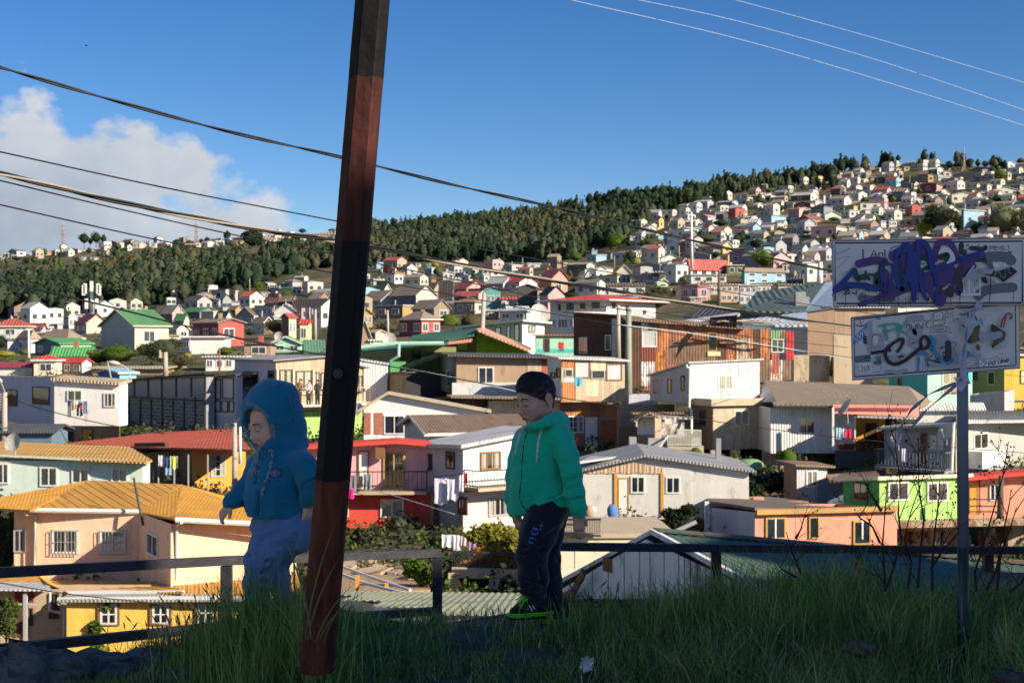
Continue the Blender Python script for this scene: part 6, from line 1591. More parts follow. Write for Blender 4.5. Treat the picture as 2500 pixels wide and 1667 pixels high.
def tall_post():
 bot,top=P(770,1640,5.2),P(926,-240,5.2);ax=(top-bot).normalized();rt=thing('steel_post','tall leaning steel post painted in dark red and black bands','post',Vector((bot.x,bot.y,bot.z)))
 m=mat('banded_post_paint',(.008,.0075,.009),'plain',rough=.7,var=.3,wear=.05,wearcol=(.07,.05,.045),bump=.6,spec=.15);m=m.copy();nt=m.node_tree;b=nt.nodes['Principled BSDF'];src=b.inputs['Base Color'].links[0].from_socket
 g=N(nt,'ShaderNodeNewGeometry');sp=N(nt,'ShaderNodeSeparateXYZ');_lk(nt,g.outputs['Position'],sp.inputs[0]);nz=N(nt,'ShaderNodeTexNoise');nz.inputs['Scale'].default_value=60;_lk(nt,g.outputs['Position'],nz.inputs['Vector'])
 z=M(nt,'ADD',sp.outputs[2],M(nt,'MULTIPLY_ADD',nz.outputs[0],.02,-.01))
 zz=lambda v:CZ+(CY-v)/F*5.2
 f=M(nt,'ADD',M(nt,'LESS_THAN',z,zz(1172)),M(nt,'MULTIPLY',.5,M(nt,'MULTIPLY',M(nt,'GREATER_THAN',z,zz(592)),M(nt,'LESS_THAN',z,zz(192)))))
 mx=N(nt,'ShaderNodeMix',data_type='RGBA');_lk(nt,f,mx.inputs[0]);
 n4=N(nt,'ShaderNodeTexNoise');n4.inputs['Scale'].default_value=9;n4.inputs['Detail'].default_value=8;sc_=N(nt,'ShaderNodeVectorMath',operation='MULTIPLY');_lk(nt,g.outputs['Position'],sc_.inputs[0]);sc_.inputs[1].default_value=(3,3,.5);_lk(nt,sc_.outputs[0],n4.inputs['Vector'])
 rd=N(nt,'ShaderNodeMix',data_type='RGBA');_lk(nt,M(nt,'MULTIPLY',M(nt,'SUBTRACT',n4.outputs[0],.40),4.0,clamp=True),rd.inputs[0]);rd.inputs[6].default_value=(.13,.036,.022,1);rd.inputs[7].default_value=(.06,.014,.011,1)
 _lk(nt,src,mx.inputs[6]);_lk(nt,rd.outputs[2],mx.inputs[7]);_lk(nt,mx.outputs[2],b.inputs['Base Color'])
 sec=[(-.0635,.03),(-.058,-.004),(-.028,-.046),(-.022,-.050),(.036,-.050),(.042,-.044),(.062,-.010),(.066,.03),(.05,.075),(-.05,.075)]
 mb=MB();vs=[];K=26
 for i in range(K+1):
  c=bot+(top-bot)*i/K;c=Vector((c.x,c.y,c.z));rr=random.Random(i);vs+=[Vector((c.x+x*1.0+rr.uniform(-.0006,.0006),c.y+y,c.z))for x,y in sec]
 n=len(sec);mb.add(vs,[(i*n+j,i*n+(j+1)%n,(i+1)*n+(j+1)%n,(i+1)*n+j)for i in range(K)for j in range(n)]+[tuple(range(n))[::-1],tuple(range(K*n,K*n+n))])
 mb.build('shaft',m,rt)
 c=P(826,912,5.146);g=MB();g.tube([c+Vector((0,.01,0)),c-Vector((0,.018,0))],[.021,.019],6);g.tube([c-Vector((0,.018,0)),c-Vector((0,.026,0))],[.0125,.011],8);g.build('bolt',STEEL,rt)
tall_post()
def shed():
 A_,Bp,Lp=P(1607,1306,17),P(1905,1462,14.6),P(1368,1432,18.8)
 rt=thing('shed','weathered white plank gable shed with a moss green sheet roof below the railing','shed',Vector((A_.x,A_.y,A_.z-2.4)))
 peel=mat('peeling_white_planks',(.80,.81,.82),'plain',rough=.85,var=.2,wear=.26,wearcol=(.20,.14,.10),bump=.9);peel2=mat('rough_white_planks',(.74,.76,.79),'plain',rough=.9,var=.25,wear=.42,wearcol=(.15,.12,.10),bump=1.2)
 d=(Bp-Lp);d.z=0;L=d.length;d.normalize();nn=Vector((d.y,-d.x,0))
 def at(t,z):p=Lp+d*(L*t);return Vector((p.x,p.y,z))
 ta=((A_-Lp).dot(d))/L;Ap=at(ta,A_.z)
 def ztop(t):return Lp.z+(Ap.z-Lp.z)*t/ta if t<ta else Ap.z+(Bp.z-Ap.z)*(t-ta)/(1-ta)
 rr=random.Random(4);t=0;i=0
 us=[0,.09,.18,.265,.345,.42,.47,.535,.60,.625,.65,.68,.715,.75,.785,.82,.855,.89,.93,.965,1.0,1.05,1.1]
 zb=Lp.z-1.7
 for i,(a,b)in enumerate(zip(us,us[1:])):
  g=MB();a2,b2=a+.0025,b-.0025;o=nn*(.012+.016*(i%2)+rr.uniform(0,.006));p=[at(a2,zb),at(b2,zb),at(b2,ztop(b2)-.04),at(a2,ztop(a2)-.04)]
  if a2<ta<b2:p=[at(a2,zb),at(b2,zb),at(b2,ztop(b2)-.04),at(ta,ztop(ta)-.04),at(a2,ztop(a2)-.04)]
  g.prism(p,-o);g.build('plank',peel if(a>.05 and a<.61)else peel2,rt)
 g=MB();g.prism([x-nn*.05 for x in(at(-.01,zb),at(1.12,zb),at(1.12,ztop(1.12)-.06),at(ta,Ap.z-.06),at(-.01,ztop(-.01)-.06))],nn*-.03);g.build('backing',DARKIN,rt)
 g=MB();g.bar(P(1372,1458,18.55),P(1400,1445,18.2),.10,.03,up=nn);g.bar(P(1400,1446,18.2),P(1425,1395,17.9),.10,.03,up=nn);g.bar(P(1484,1362,17.7),P(1484,1395,17.7),.22,.02,up=nn);g.build('brace',mat('rusty_brace',(.24,.13,.08),rough=.9,var=.4,wear=.4),rt)
 ge=P(2700,1352,16.3);ge.z=A_.z-.36
 run=ge-A_;up=Vector((0,0,.03))
 green=mat('mossy_green_sheet',(.085,.15,.12),'plain',rough=.6,var=.45,wear=.45,wearcol=(.16,.20,.14),bump=.5)
 e1=Bp+Vector((-.06,-.05,.05));e0=A_+Vector((-.06,-.02,.06));sl=(e1-e0);ext=2.1;W_=run.length;n=int(W_/.026);rd=run.normalized();nrm=rd.cross(sl).normalized();nrm=nrm if nrm.z>0 else-nrm
 vs=[]
 for i in range(n+1):
  q=rd*(W_*i/n);h=nrm*(.009*math.sin(i*math.pi/2*.98))
  for k in range(4):s_=k/3*ext;vs.append(e0+q+sl*s_+h+nrm*(.004*math.sin(k*9+i*.05)))
 fs=[(i*4+k,i*4+k+1,i*4+k+5,i*4+k+4)for i in range(n)for k in range(3)]
 MB().add(vs,fs).build('front_roof',green,rt,smooth=True)
 e2=Lp+Vector((-.05,0,.05));sb=(e2-e0);g=MB();g.prism([e0,e0+rd*W_,e0+rd*W_+sb*1.1,e0+sb*1.1],Vector((0,0,-.03)));g.build('back_roof',green,rt)
 g=MB();g.bar(e0-nn*-.02+Vector((0,0,-.01)),e0+sl*1.15-nn*-.02+Vector((0,0,-.01)),.05,.06);g.bar(e0+Vector((0,0,-.01)),e2+Vector((0,0,-.01)),.05,.05);g.build('barge_board',peel2,rt)
 rc=MB()
 for i in range(9):
  p=e0+rd*(W_*(i/9))+nrm*.02;q=e0+rd*(W_*((i+1)/9)-.02)+nrm*(.02+.004*(i%2));rc.prism([p-sl.normalized()*.02,q-sl.normalized()*.02,q+sl.normalized()*.17,p+sl.normalized()*.17],nrm*.012)
 rc.build('ridge_cap',mat('mossy_ridge_cap',(.10,.13,.11),rough=.7,var=.4,wear=.5,wearcol=(.17,.10,.08),bump=.6),rt)
 g=MB();y0=Bp.y+1;g.prism([Vector((Bp.x+.3,14.9,Bp.z-.9)),Vector((ge.x,14.4,Bp.z-.9)),Vector((ge.x,14.4,Bp.z-3)),Vector((Bp.x+.3,14.9,Bp.z-3))],Vector((0,.1,0)));g.build('front_wall',peel2,rt)
shed()
def low_roof():
 Q=lambda x,y,Y:PC('D',x,y,Y)
 rt=thing('corrugated_roof','low sunlit olive corrugated roof with a white edge board beyond the bank','roof',Q(800,1500,21))
 a,b,c,d=Q(335,1258,27),Q(1650,1275,26.5),Q(1560,1430,20.3),Q(1095,1450,20.6)
 e=Q(335,1290,25.8);m=mat('olive_sheet',(.34,.37,.23),'plain',rough=.6,var=.3,wear=.3,wearcol=(.24,.25,.19),bump=.4)
 L=(b-a).length;rd=(b-a).normalized();n=int(L/.03);vs=[]
 for i in range(n+1):
  t=i/n;top=a+(b-a)*t;s=(Vector((c.x,c.y,c.z))-b);lo=top+s*1.02;
  for k in range(5):
   q=top+s*(k/4)*1.02;vs.append(q+Vector((0,0,.011*math.sin(i*math.pi/2*.97))))
 ks=[]
 for i in range(n):
  for k in range(4):ks.append((i*5+k,i*5+k+1,i*5+k+6,i*5+k+5))
 def keep(f):
  p=sum((vs[j]for j in f),Vector((0,0,0)))/4;u,v=PX(p);lim=np.interp(u,[820,1100,1120],[1452,1508,9999]);return v<lim
 vs=[Vector(v)for v in vs];MB().add(vs,[f for f in ks if keep(f)]).build('sheet',m,rt,smooth=True)
 g=MB();dz=Vector((0,0,-.17));p,q=Q(330,1285,26.2),Q(1100,1458,20.4);g.prism([p,q,q+dz,p+dz*1.3],Vector((-.02,-.03,0)));g.prism([Q(760,1432,19.8),Q(1140,1500,18.6),Q(1140,1512,18.6),Q(760,1440,19.8)],Vector((0,-.05,0)));g.build('barge_board',FRM['w'],rt)
 g=MB();g.prism([Q(300,1300,27),Q(1750,1300,27.5),Q(1750,1560,27.5),Q(300,1560,27)],Vector((0,.2,0)));g.build('wall',paint('k'),rt)
 o=slabc('D',[(1010,1470,15),(1560,1438,15.6),(1750,1440,15.5),(1760,1540,12),(1000,1540,12)],.1).build('rubble_slab',mat('pale_rubble',(.55,.42,.32),rough=.95,var=.4,wear=.4,wearcol=(.5,.22,.12),bump=1.5));tag(o,'pale sunlit concrete slab just beyond the bank under the boy in green','slab')
low_roof()
rr=random.Random(77)
for i in range(30):
 x=rr.uniform(1375,1640);y=rr.uniform(1490,1512);p=P(x,y,rr.uniform(12,13.5));g=MB();a=rr.uniform(0,3);d=Vector((math.cos(a)*.11,math.sin(a)*.11,0));e=Vector((-math.sin(a)*.05,math.cos(a)*.05,0));g.box(p,d*2,e*2,(0,0,.06))
 o=g.build('brick',paint('s' if i%2 else 'X'));tag(o,'loose salmon coloured brick on the rubble heap behind the grass','brick','bricks on the rubble heap behind the grass')
o=slabc('s',[(1340,1500,14),(1700,1488,14),(1760,1530,11),(1330,1535,11)],.3).build('rubble_heap',mat('brick_rubble',(.42,.22,.14),rough=.95,var=.5,wear=.5,wearcol=(.6,.5,.4),bump=2.0));o['kind']='stuff'
def stone(u,v,Y,s,lab,fl=.45,seed=1,m=(.17,.155,.135)):
 rr=np.random.RandomState(seed);c=P(u,v,Y);n,k=14,8;vs=[]
 for j in range(k+1):
  t=math.pi*j/k
  for i in range(n):
   a=6.283*i/n;r=1+.16*math.sin(a*2+seed)+.10*math.sin(a*3+j*1.3)+rr.uniform(-.05,.05);vs.append(c+Vector((math.sin(t)*math.cos(a)*s*r,math.sin(t)*math.sin(a)*s*r*.7,math.cos(t)*s*fl*r)))
 o=MB().add(vs,[(j*n+i,j*n+(i+1)%n,(j+1)*n+(i+1)%n,(j+1)*n+i)for j in range(k)for i in range(n)]).build('rock',mat('grey_concrete_rock',m,rough=.95,var=.5,wear=.5,wearcol=(.06,.055,.045),bump=2.5),smooth=True);tag(o,lab,'rock');return o
stone(20,1668,6.3,.20,'rough grey rock at the lower left corner',.8,1);stone(112,1648,6.4,.20,'broken concrete lump second from the lower left corner',.55,2);stone(240,1632,6.6,.22,'long low concrete lump in the grass at the left',.35,3);stone(350,1612,6.7,.16,'flat stone at the lip of the bank under the lower rail',.3,4)
stone(1180,1553,6.62,.26,'flat concrete edge the boy in green walks on',.16,5,(.12,.12,.12));stone(1340,1553,6.6,.22,'low concrete block under the feet of the boy in green',.2,8,(.12,.12,.12))
stone(2100,1583,5.6,.06,'small brown stone in the grass left of the sign post',.5,9,(.16,.11,.08));stone(2470,1655,5.0,.07,'dark stone in the lower right corner',.4,10,(.08,.08,.085))
def litter():
 rr=np.random.RandomState(3);c=P(1435,1618,5.5);n=7;vs=[];
 for j in range(n):
  for i in range(n):vs.append(c+Vector(((i/n-.5)*.06+rr.uniform(-.008,.008),rr.uniform(-.02,.02),(j/n-.5)*.055+rr.uniform(-.008,.008))))
 o=MB().add(vs,[(j*n+i,j*n+i+1,(j+1)*n+i+1,(j+1)*n+i)for j in range(n-1)for i in range(n-1)]).build('plastic_wrapper',mat('crumpled_plastic',(.55,.57,.60),rough=.2,var=.5,spec=.8));tag(o,'crumpled clear plastic wrapper lying in the grass','litter')
litter()
g=MB();g.prism([P(2445,1445,9),P(2640,1445,9),P(2640,1660,9),P(2445,1660,9)],Vector((0,.5,0)));o=g.build('brick_pier',mat('dark_brick_pier',(.11,.06,.045),'brick',rough=.9,per=.2,var=.4));tag(o,'dark brick pier with a flat cap at the lower right edge','pier')
g=MB();g.prism([P(2432,1443,8.9),P(2650,1440,8.9),P(2650,1462,8.9),P(2432,1464,8.9)],Vector((0,.7,0)));cp=g.build('cap',mat('pier_cap',(.12,.07,.06),rough=.9),o)
# ---------------- grass ----------------
GR=[leaf_mat('grass_blade_green',(.165,.30,.085),.4,.3),leaf_mat('grass_blade_deep',(.085,.18,.07),.4,.25),leaf_mat('grass_blade_bright',(.34,.44,.14),.3,.35),leaf_mat('dry_grass_blade',(.50,.43,.26),.4,.2)]
def blades(name,rng,x,y,h,w,lean,m,seg=3):
 n=len(x);z=np.array([near_z(a,b)for a,b in zip(x,y)])-.01;ang=rng.uniform(0,6.283,n);dx,dy=np.cos(ang),np.sin(ang);fa=rng.uniform(0,6.283,n);wx,wy=np.cos(fa),np.sin(fa)
 V=np.zeros((n,2*seg+1,3))
 for k in range(seg+1):
  t=k/seg;bend=lean*h*t**2;cx=x+dx*bend;cy=y+dy*bend;cz=z+h*(t-.35*lean*t**2);ww=w*(1-t)**.7*.5
  if k<seg:
   V[:,2*k]=np.stack([cx-wx*ww,cy-wy*ww,cz],1);V[:,2*k+1]=np.stack([cx+wx*ww,cy+wy*ww,cz],1)
  else:V[:,2*seg]=np.stack([cx,cy,cz],1)
 b=np.arange(n)[:,None]*(2*seg+1);F4=[]
 for k in range(seg-1):
  F4.append(np.concatenate([b+2*k,b+2*k+1,b+2*k+3],1));F4.append(np.concatenate([b+2*k,b+2*k+3,b+2*k+2],1))
 F4.append(np.concatenate([b+2*seg-2,b+2*seg-1,b+2*seg],1));Fc=np.stack(F4,1).reshape(-1,3)
 return V.reshape(-1,3),Fc,np.repeat(m,len(F4))
def grass():
 rng=np.random.RandomState(7);VV,FF,MM,nb=[],[],[],0
 def put(x,y,h,w,lean,m,seg=3):
  nonlocal nb
  V,Fc,mi=blades('g',rng,x,y,h,w,lean,m,seg);VV.append(V);FF.append(Fc+nb);MM.append(mi);nb+=len(V)
 def hx(x,y):
  u=CX+x/y*F;base=np.interp(u,[-200,0,150,380,560,680,820,900,1100,1250,1330,1420,1560,1660,1800,2000,2200,2350,2600],[.04,.05,.08,.09,.13,.24,.19,.12,.09,.07,.09,.13,.23,.24,.31,.34,.29,.22,.18]);
  fr=np.clip((7.0-y)/1.6,0,1);return base*(1-.35*fr)
 n=95000;y=rng.uniform(4.6,7.15,n)**1.0;x=rng.uniform(-.40,.40,n)*y
 cl=np.sin(x*9+np.sin(y*7)*2)+np.sin(y*11+x*4)*.8+np.sin(x*23+y*17)*.5
 keep=rng.uniform(size=n)<.45+.3*cl;u=CX+x/y*F;thin=(u<330)&(y>6.1)&(rng.uniform(size=n)<.72);thin|=(np.abs(u-1260)<170)&(y>6.35)&(rng.uniform(size=n)<.6);k=keep&~thin;x,y,cl=x[k],y[k],cl[k];n=len(x)
 h=hx(x,y)*rng.uniform(.45,1.15,n)*(1+.16*cl)+.02;m=rng.choice([0,0,0,1,1,2,3],n);put(x,y,h,rng.uniform(.003,.0075,n),rng.uniform(.1,.9,n),m)
 for _ in range(430):
  cy=rng.uniform(5.0,7.1);cx=rng.uniform(-.38,.38)*cy;u=CX+cx/cy*F
  if(u<420 and cy>6.2)or(1100<u<1400 and cy>6.3):continue
  k=rng.randint(14,40);hh=float(hx(np.array(cx),np.array(cy)))*rng.uniform(1.0,1.45);put(cx+rng.normal(size=k)*.025,cy+rng.normal(size=k)*.025,hh*rng.uniform(.6,1.1,k),rng.uniform(.004,.009,k),rng.uniform(.15,.8,k),rng.choice([0,0,2,1,3]if rng.uniform()<.8 else[3,3,0],k),4)
 for u0,y0,k,hm,sp in((705,5.6,760,.46,.13),(640,5.9,760,.47,.13),(600,6.0,460,.40,.13),(800,5.1,160,.27,.10),(735,5.05,200,.30,.10),(765,4.92,420,.24,.10),(845,4.95,240,.22,.09),(690,4.95,260,.26,.10),(1600,6.3,320,.27,.25),(1790,6.2,520,.34,.30),(1960,6.2,520,.34,.30),(2110,6.1,420,.30,.25),(1500,6.5,240,.20,.22),(2250,6.1,260,.25,.25)):
  cx=(u0-CX)/F*y0;put(cx+rng.normal(size=k)*sp,y0+rng.normal(size=k)*.11,hm*rng.uniform(.45,1.1,k),rng.uniform(.004,.009,k),rng.uniform(.04,.42,k),rng.choice([0,0,2,1,2],k),4)
 k=620;y=rng.uniform(4.9,7,k);x=rng.uniform(-.38,.38,k)*y;put(x,y,hx(x,y)*rng.uniform(.9,1.7,k),rng.uniform(.002,.004,k),rng.uniform(.3,1.2,k),np.full(k,3),4)
 o=npmesh('grass',np.concatenate(VV),np.concatenate(FF),GR,np.concatenate(MM),kind='stuff');print('grass tris',len(o.data.polygons))
grass()
def seed_stalks():
 rng=random.Random(12);mb=MB();dk=mat('seed_stalk',(.09,.075,.035),rough=.9)
 for i in range(130):
  if i<40:u=rng.uniform(430,700);Y=rng.uniform(6.2,7.0);L=rng.uniform(.12,.26)
  elif i<62:u=rng.uniform(560,860);Y=rng.uniform(4.95,5.3);L=rng.uniform(.2,.38)
  elif i<100:u=rng.uniform(270,560);Y=6.8;L=rng.uniform(.07,.16)
  else:u=rng.uniform(1340,1500);Y=rng.uniform(6.5,7);L=rng.uniform(.1,.2)
  x=(u-CX)/F*Y;b=Vector((x,Y,near_z(x,Y)));a=rng.uniform(-.7,.7);c=b+Vector((a*L*.3,rng.uniform(-.1,.1)*L,L*.6));e=b+Vector((a*L*.9,rng.uniform(-.2,.2)*L,L));mb.tube([b,c,e],[.0016,.0014,.0008],4)
  f=e+Vector((a*.05,0,.035));mb.tube([e,(e+f)/2,f],[.0015,.0042,.001],5)
 o=mb.build('grass_seed_heads',dk);o['kind']='stuff'
seed_stalks()
def reeds():
 rt=MB();rng=random.Random(5)
 for u,v0,u1,v1,Y in((745,1560,815,1290,4.95),(760,1560,700,1330,4.95),(770,1570,870,1420,4.95),(735,1570,690,1400,4.95),(750,1565,835,1350,4.9),(780,1560,905,1435,5.0),(725,1560,640,1450,5.0),(790,1570,850,1470,4.95),(720,1540,715,1300,5.0)):
  a,b=P(u,v0,Y),P(u1,v1,Y+.02);m=(a+b)/2+Vector((-(b.x-a.x)*.25,0,.02));pts=[a,m,b];w=.0034
  vs=[];
  for i in range(7):
   t=i/6;p=a*(1-t)**2+m*2*t*(1-t)+b*t*t;ww=w*math.sin(.4+t*2.6);vs+=[p-Vector((ww,0,0)),p+Vector((ww,.003,0))]
  rt.add(vs,[(2*i,2*i+1,2*i+3,2*i+2)for i in range(6)])
 o=rt.build('reed_blades',leaf_mat('reed_blade',(.16,.17,.07)));o['kind']='stuff'
reeds()
# ---------------- bare twiggy shrubs, right ----------------
TWIG=mat('dark_twig',(.045,.028,.026),rough=.9,var=.3);POD=mat('dark_seed_pod',(.03,.02,.02),rough=.9)
def twigs(label,stems,seed,Y,pods=60,name='bare_shrub'):
 rng=random.Random(seed);b=P(stems[0][0][0],stems[0][0][1],Y);rt=thing(name,label,'shrub',b);mb=MB();tips=[]
 def branch(p,d,L,r,lv):
  pts=[p];q=Vector(p);dd=Vector(d)
  for i in range(4):
   dd=(dd+Vector((rng.uniform(-.16,.16),rng.uniform(-.12,.12),rng.uniform(-.05,.12)))).normalized();q=q+dd*L/4;pts.append(q.copy())
  mb.tube(pts,[r,r*.8,r*.65,r*.5,r*.3],5);tips.extend(pts[2:])
  if lv>0:
   for i in range(rng.randint(2,3)):
    s=rng.choice(pts[1:4]);a=rng.uniform(.35,.9)*rng.choice((-1,1));nd=Vector((dd.x*math.cos(a)+math.sin(a)*dd.z,dd.y+rng.uniform(-.4,.4),dd.z*math.cos(a)-math.sin(a)*dd.x)).normalized();nd.z=abs(nd.z)*.8+.1;branch(s,nd.normalized(),L*rng.uniform(.45,.7),r*.55,lv-1)
 for st in stems:
  pts=[P(u,v,Y+dy)for(u,v),dy in zip(st,(0,.05,.02,-.03,0,0,0))];n=len(pts);r=.0062;mb.tube(pts,[r*(1-.75*i/(n-1))for i in range(n)],6)
  for i in range(1,n):
   for _ in range(1):
    p=pts[i-1].lerp(pts[i],rng.random());sx=rng.choice((-1,1));branch(p,Vector((sx*rng.uniform(.4,.9),rng.uniform(-.3,.3),1)).normalized(),rng.uniform(.10,.22),.0024,1)
  tips+=pts[1:]
 mb.build('stem',TWIG,rt);pb=MB()
 for i in range(pods):
  t=rng.choice(tips)+Vector((rng.uniform(-.015,.015),rng.uniform(-.01,.01),rng.uniform(-.015,.015)));pb.tube([t-Vector((0,0,.004)),t,t+Vector((.001,0,.005))],[.001,.0042,.001],5)
 p=pb.build('seed_pod',POD,rt);p['kind']='stuff'
J_=lambda x,y:cuv('J',x,y)
twigs('bare shrub with small dark pods in front of the bright green house',[[J_(1215,1480),J_(1205,1300),J_(1190,1120),J_(1215,800),J_(1230,560)],[J_(1230,1460),J_(1290,1260),J_(1350,1080),J_(1320,850),J_(1335,560),J_(1300,330),J_(1300,20)],[J_(1480,1460),J_(1500,1200),J_(1530,900),J_(1490,640),J_(1485,230)],[J_(1600,1480),J_(1600,1250),J_(1620,1000),J_(1650,760),J_(1660,580)],[J_(1400,1460),J_(1430,1260),J_(1370,1060),J_(1420,850),J_(1500,620)],[J_(1590,1300),J_(1700,1130),J_(1880,940)]],3,5.9,150)
twigs('bare dark shrub right of the sign post',[[J_(1960,1490),J_(1950,1330),J_(2010,1130),J_(2100,830),J_(2180,540),J_(2225,260)],[J_(2050,1480),J_(2130,1300),J_(2170,1060),J_(2230,780),J_(2245,660)],[J_(2130,1480),J_(2160,1180),J_(2230,1000),J_(2290,800)],[J_(2240,1490),J_(2330,1420),J_(2400,1280)]],8,5.85,90)
twigs('thin dark twig leaning over the tall grass left of the shrubs',[[J_(520,1340),J_(460,1190),J_(400,1000)],[J_(480,1370),J_(370,1310),J_(325,1250)],[J_(480,1050),J_(535,960)]],5,6.1,8)
twigs('arching twig with pods left of the green house windows',[[J_(1170,1090),J_(1110,960),J_(1000,880),J_(970,840)],[J_(1180,830),J_(1090,680),J_(1050,600)]],6,5.95,14)
# ---------------- bodies: smooth unions of tapered limbs, meshed with surface nets ----------------
class SDF:
 def __init__(s,lo,hi,res):
  s.lo=np.array(lo,float);s.res=res;s.n=np.ceil((np.array(hi)-s.lo)/res).astype(int)+1;s.d=np.full(s.n,9.0,dtype=np.float32)
  s.ax=[s.lo[i]+np.arange(s.n[i])*res for i in range(3)]
 def _blk(s,lo,hi,pad):
  a=np.maximum(np.floor((np.minimum(lo,hi)-pad-s.lo)/s.res).astype(int),0);b=np.minimum(np.ceil((np.maximum(lo,hi)+pad-s.lo)/s.res).astype(int)+1,s.n)
  if(b<=a).any():return None
  return tuple(slice(i,j)for i,j in zip(a,b)),np.meshgrid(*[s.ax[i][a[i]:b[i]]for i in range(3)],indexing='ij')
 def _mix(s,sl,d,k,op='add'):
  o=s.d[sl]
  if op=='add':
   h=np.clip(.5+.5*(o-d)/k,0,1);s.d[sl]=o*(1-h)+d*h-k*h*(1-h)
  else:
   h=np.clip(.5-.5*(o+d)/k,0,1);s.d[sl]=o*(1-h)-d*h+k*h*(1-h)
 def cap(s,a,b,r1,r2=None,k=.02,op='add',sq=(1,1,1)):
  """limb from a to b whose radius runs from r1 to r2; sq squashes it along the axes"""
  a,b=np.array(a,float),np.array(b,float);r2=r1 if r2 is None else r2;q=np.array(sq,float);R_=max(r1,r2)
  t=s._blk(a,b,R_*max(1,q.max())+k*2)
  if t is None:return s
  sl,(X,Y,Z)=t;A,B=a/q,b/q;d=B-A;L=(d*d).sum()+1e-9;px,py,pz=X/q[0]-A[0],Y/q[1]-A[1],Z/q[2]-A[2]
  h=np.clip((px*d[0]+py*d[1]+pz*d[2])/L,0,1);dd=np.sqrt((px-h*d[0])**2+(py-h*d[1])**2+(pz-h*d[2])**2)-(r1+(r2-r1)*h)
  s._mix(sl,dd*q.min(),k,op);return s
 def ell(s,c,r,k=.02,op='add',rot=None):
  c,r=np.array(c,float),np.array(r,float);t=s._blk(c,c,(max(r)if rot is not None else r)+k*2)
  if t is None:return s
  sl,(X,Y,Z)=t;x,y,z=X-c[0],Y-c[1],Z-c[2]
  if rot is not None:
   M_=np.array(rot);x,y,z=M_[0][0]*x+M_[0][1]*y+M_[0][2]*z,M_[1][0]*x+M_[1][1]*y+M_[1][2]*z,M_[2][0]*x+M_[2][1]*y+M_[2][2]*z
  k0=np.sqrt((x/r[0])**2+(y/r[1])**2+(z/r[2])**2);k1=np.sqrt((x/r[0]**2)**2+(y/r[1]**2)**2+(z/r[2]**2)**2)+1e-9
  s._mix(sl,k0*(k0-1)/k1,k,op);return s
 def chain(s,pts,rs,k=.02,sq=(1,1,1)):
  for i in range(len(pts)-1):s.cap(pts[i],pts[i+1],rs[i],rs[i+1],k,sq=sq)
  return s
 def cut(s,p,n,k=.004):
  """keep the side the normal points away from"""
  n=np.array(n,float);n/=np.linalg.norm(n);X,Y,Z=np.meshgrid(*s.ax,indexing='ij');d=(X-p[0])*n[0]+(Y-p[1])*n[1]+(Z-p[2])*n[2]
  s.d=np.maximum(s.d,d.astype(np.float32));return s
 def wrinkle(s,amp,f,seed=0,zone=None):
  X,Y,Z=np.meshgrid(*s.ax,indexing='ij');rng=np.random.RandomState(seed);w=0
  for i in range(5):
   d=rng.normal(size=3);d[2]*=1.5;d/=np.linalg.norm(d);g=rng.uniform(.6,1.5)*f;w=w+np.sin((X*d[0]+Y*d[1]+Z*d[2])*g+rng.uniform(0,6)+2.2*np.sin((X*d[1]-Z*d[0])*g*.35+i))
  s.d=s.d+(amp*w/2.2).astype(np.float32)*(1 if zone is None else zone(X,Y,Z));return s
 def mesh(s):
  d=s.d;ins=d<0;nx,ny,nz=d.shape
  c=np.zeros((nx-1,ny-1,nz-1),int)
  for i in(0,1):
   for j in(0,1):
    for k in(0,1):c+=ins[i:nx-1+i,j:ny-1+j,k:nz-1+k]
  act=(c>0)&(c<8);idx=-np.ones(act.shape,int);cells=np.argwhere(act);idx[act]=np.arange(len(cells))
  acc=np.zeros((len(cells),3));cnt=np.zeros(len(cells));I,J,K=cells.T
  cor=[(i,j,k)for i in(0,1)for j in(0,1)for k in(0,1)]
  for a in cor:
   for ax in range(3):
    if a[ax]:continue
    b=list(a);b[ax]=1;va=d[I+a[0],J+a[1],K+a[2]];vb=d[I+b[0],J+b[1],K+b[2]];m=(va<0)!=(vb<0);t=va[m]/(va[m]-vb[m]);p=np.tile(np.array(a,float),(m.sum(),1));p[:,ax]+=t;acc[m]+=p;cnt[m]+=1
  V=s.lo+(cells+acc/cnt[:,None])*s.res;F_=[]
  for ax in range(3):
   u,w=[(1,2),(2,0),(0,1)][ax];sl0=[slice(None)]*3;sl1=[slice(None)]*3;sl0[ax]=slice(0,-1);sl1[ax]=slice(1,None)
   ch=ins[tuple(sl0)]!=ins[tuple(sl1)];e=np.argwhere(ch);e=e[(e[:,u]>0)&(e[:,w]>0)&(e[:,u]<d.shape[u]-1)&(e[:,w]<d.shape[w]-1)]
   q=[]
   for du,dw in((1,1),(0,1),(0,0),(1,0)):
    g=e.copy();g[:,u]-=du;g[:,w]-=dw;q.append(idx[g[:,0],g[:,1],g[:,2]])
   q=np.stack(q,1);fl=~ins[e[:,0],e[:,1],e[:,2]];q[fl]=q[fl][:,::-1];F_.append(q)
  F_=np.concatenate(F_);F_=F_[(F_>=0).all(1)];return V,F_
def smooth(V,Fq,it=1,lam=.5):
 e=np.concatenate([Fq[:,[0,1]],Fq[:,[1,2]],Fq[:,[2,3]],Fq[:,[3,0]]]);n=len(V)
 for _ in range(it):
  acc=np.zeros_like(V);cnt=np.zeros(n)
  for a,b in((0,1),(1,0)):np.add.at(acc,e[:,a],V[e[:,b]]);np.add.at(cnt,e[:,a],1)
  V=V+lam*(acc/np.maximum(cnt,1)[:,None]-V)
 return V
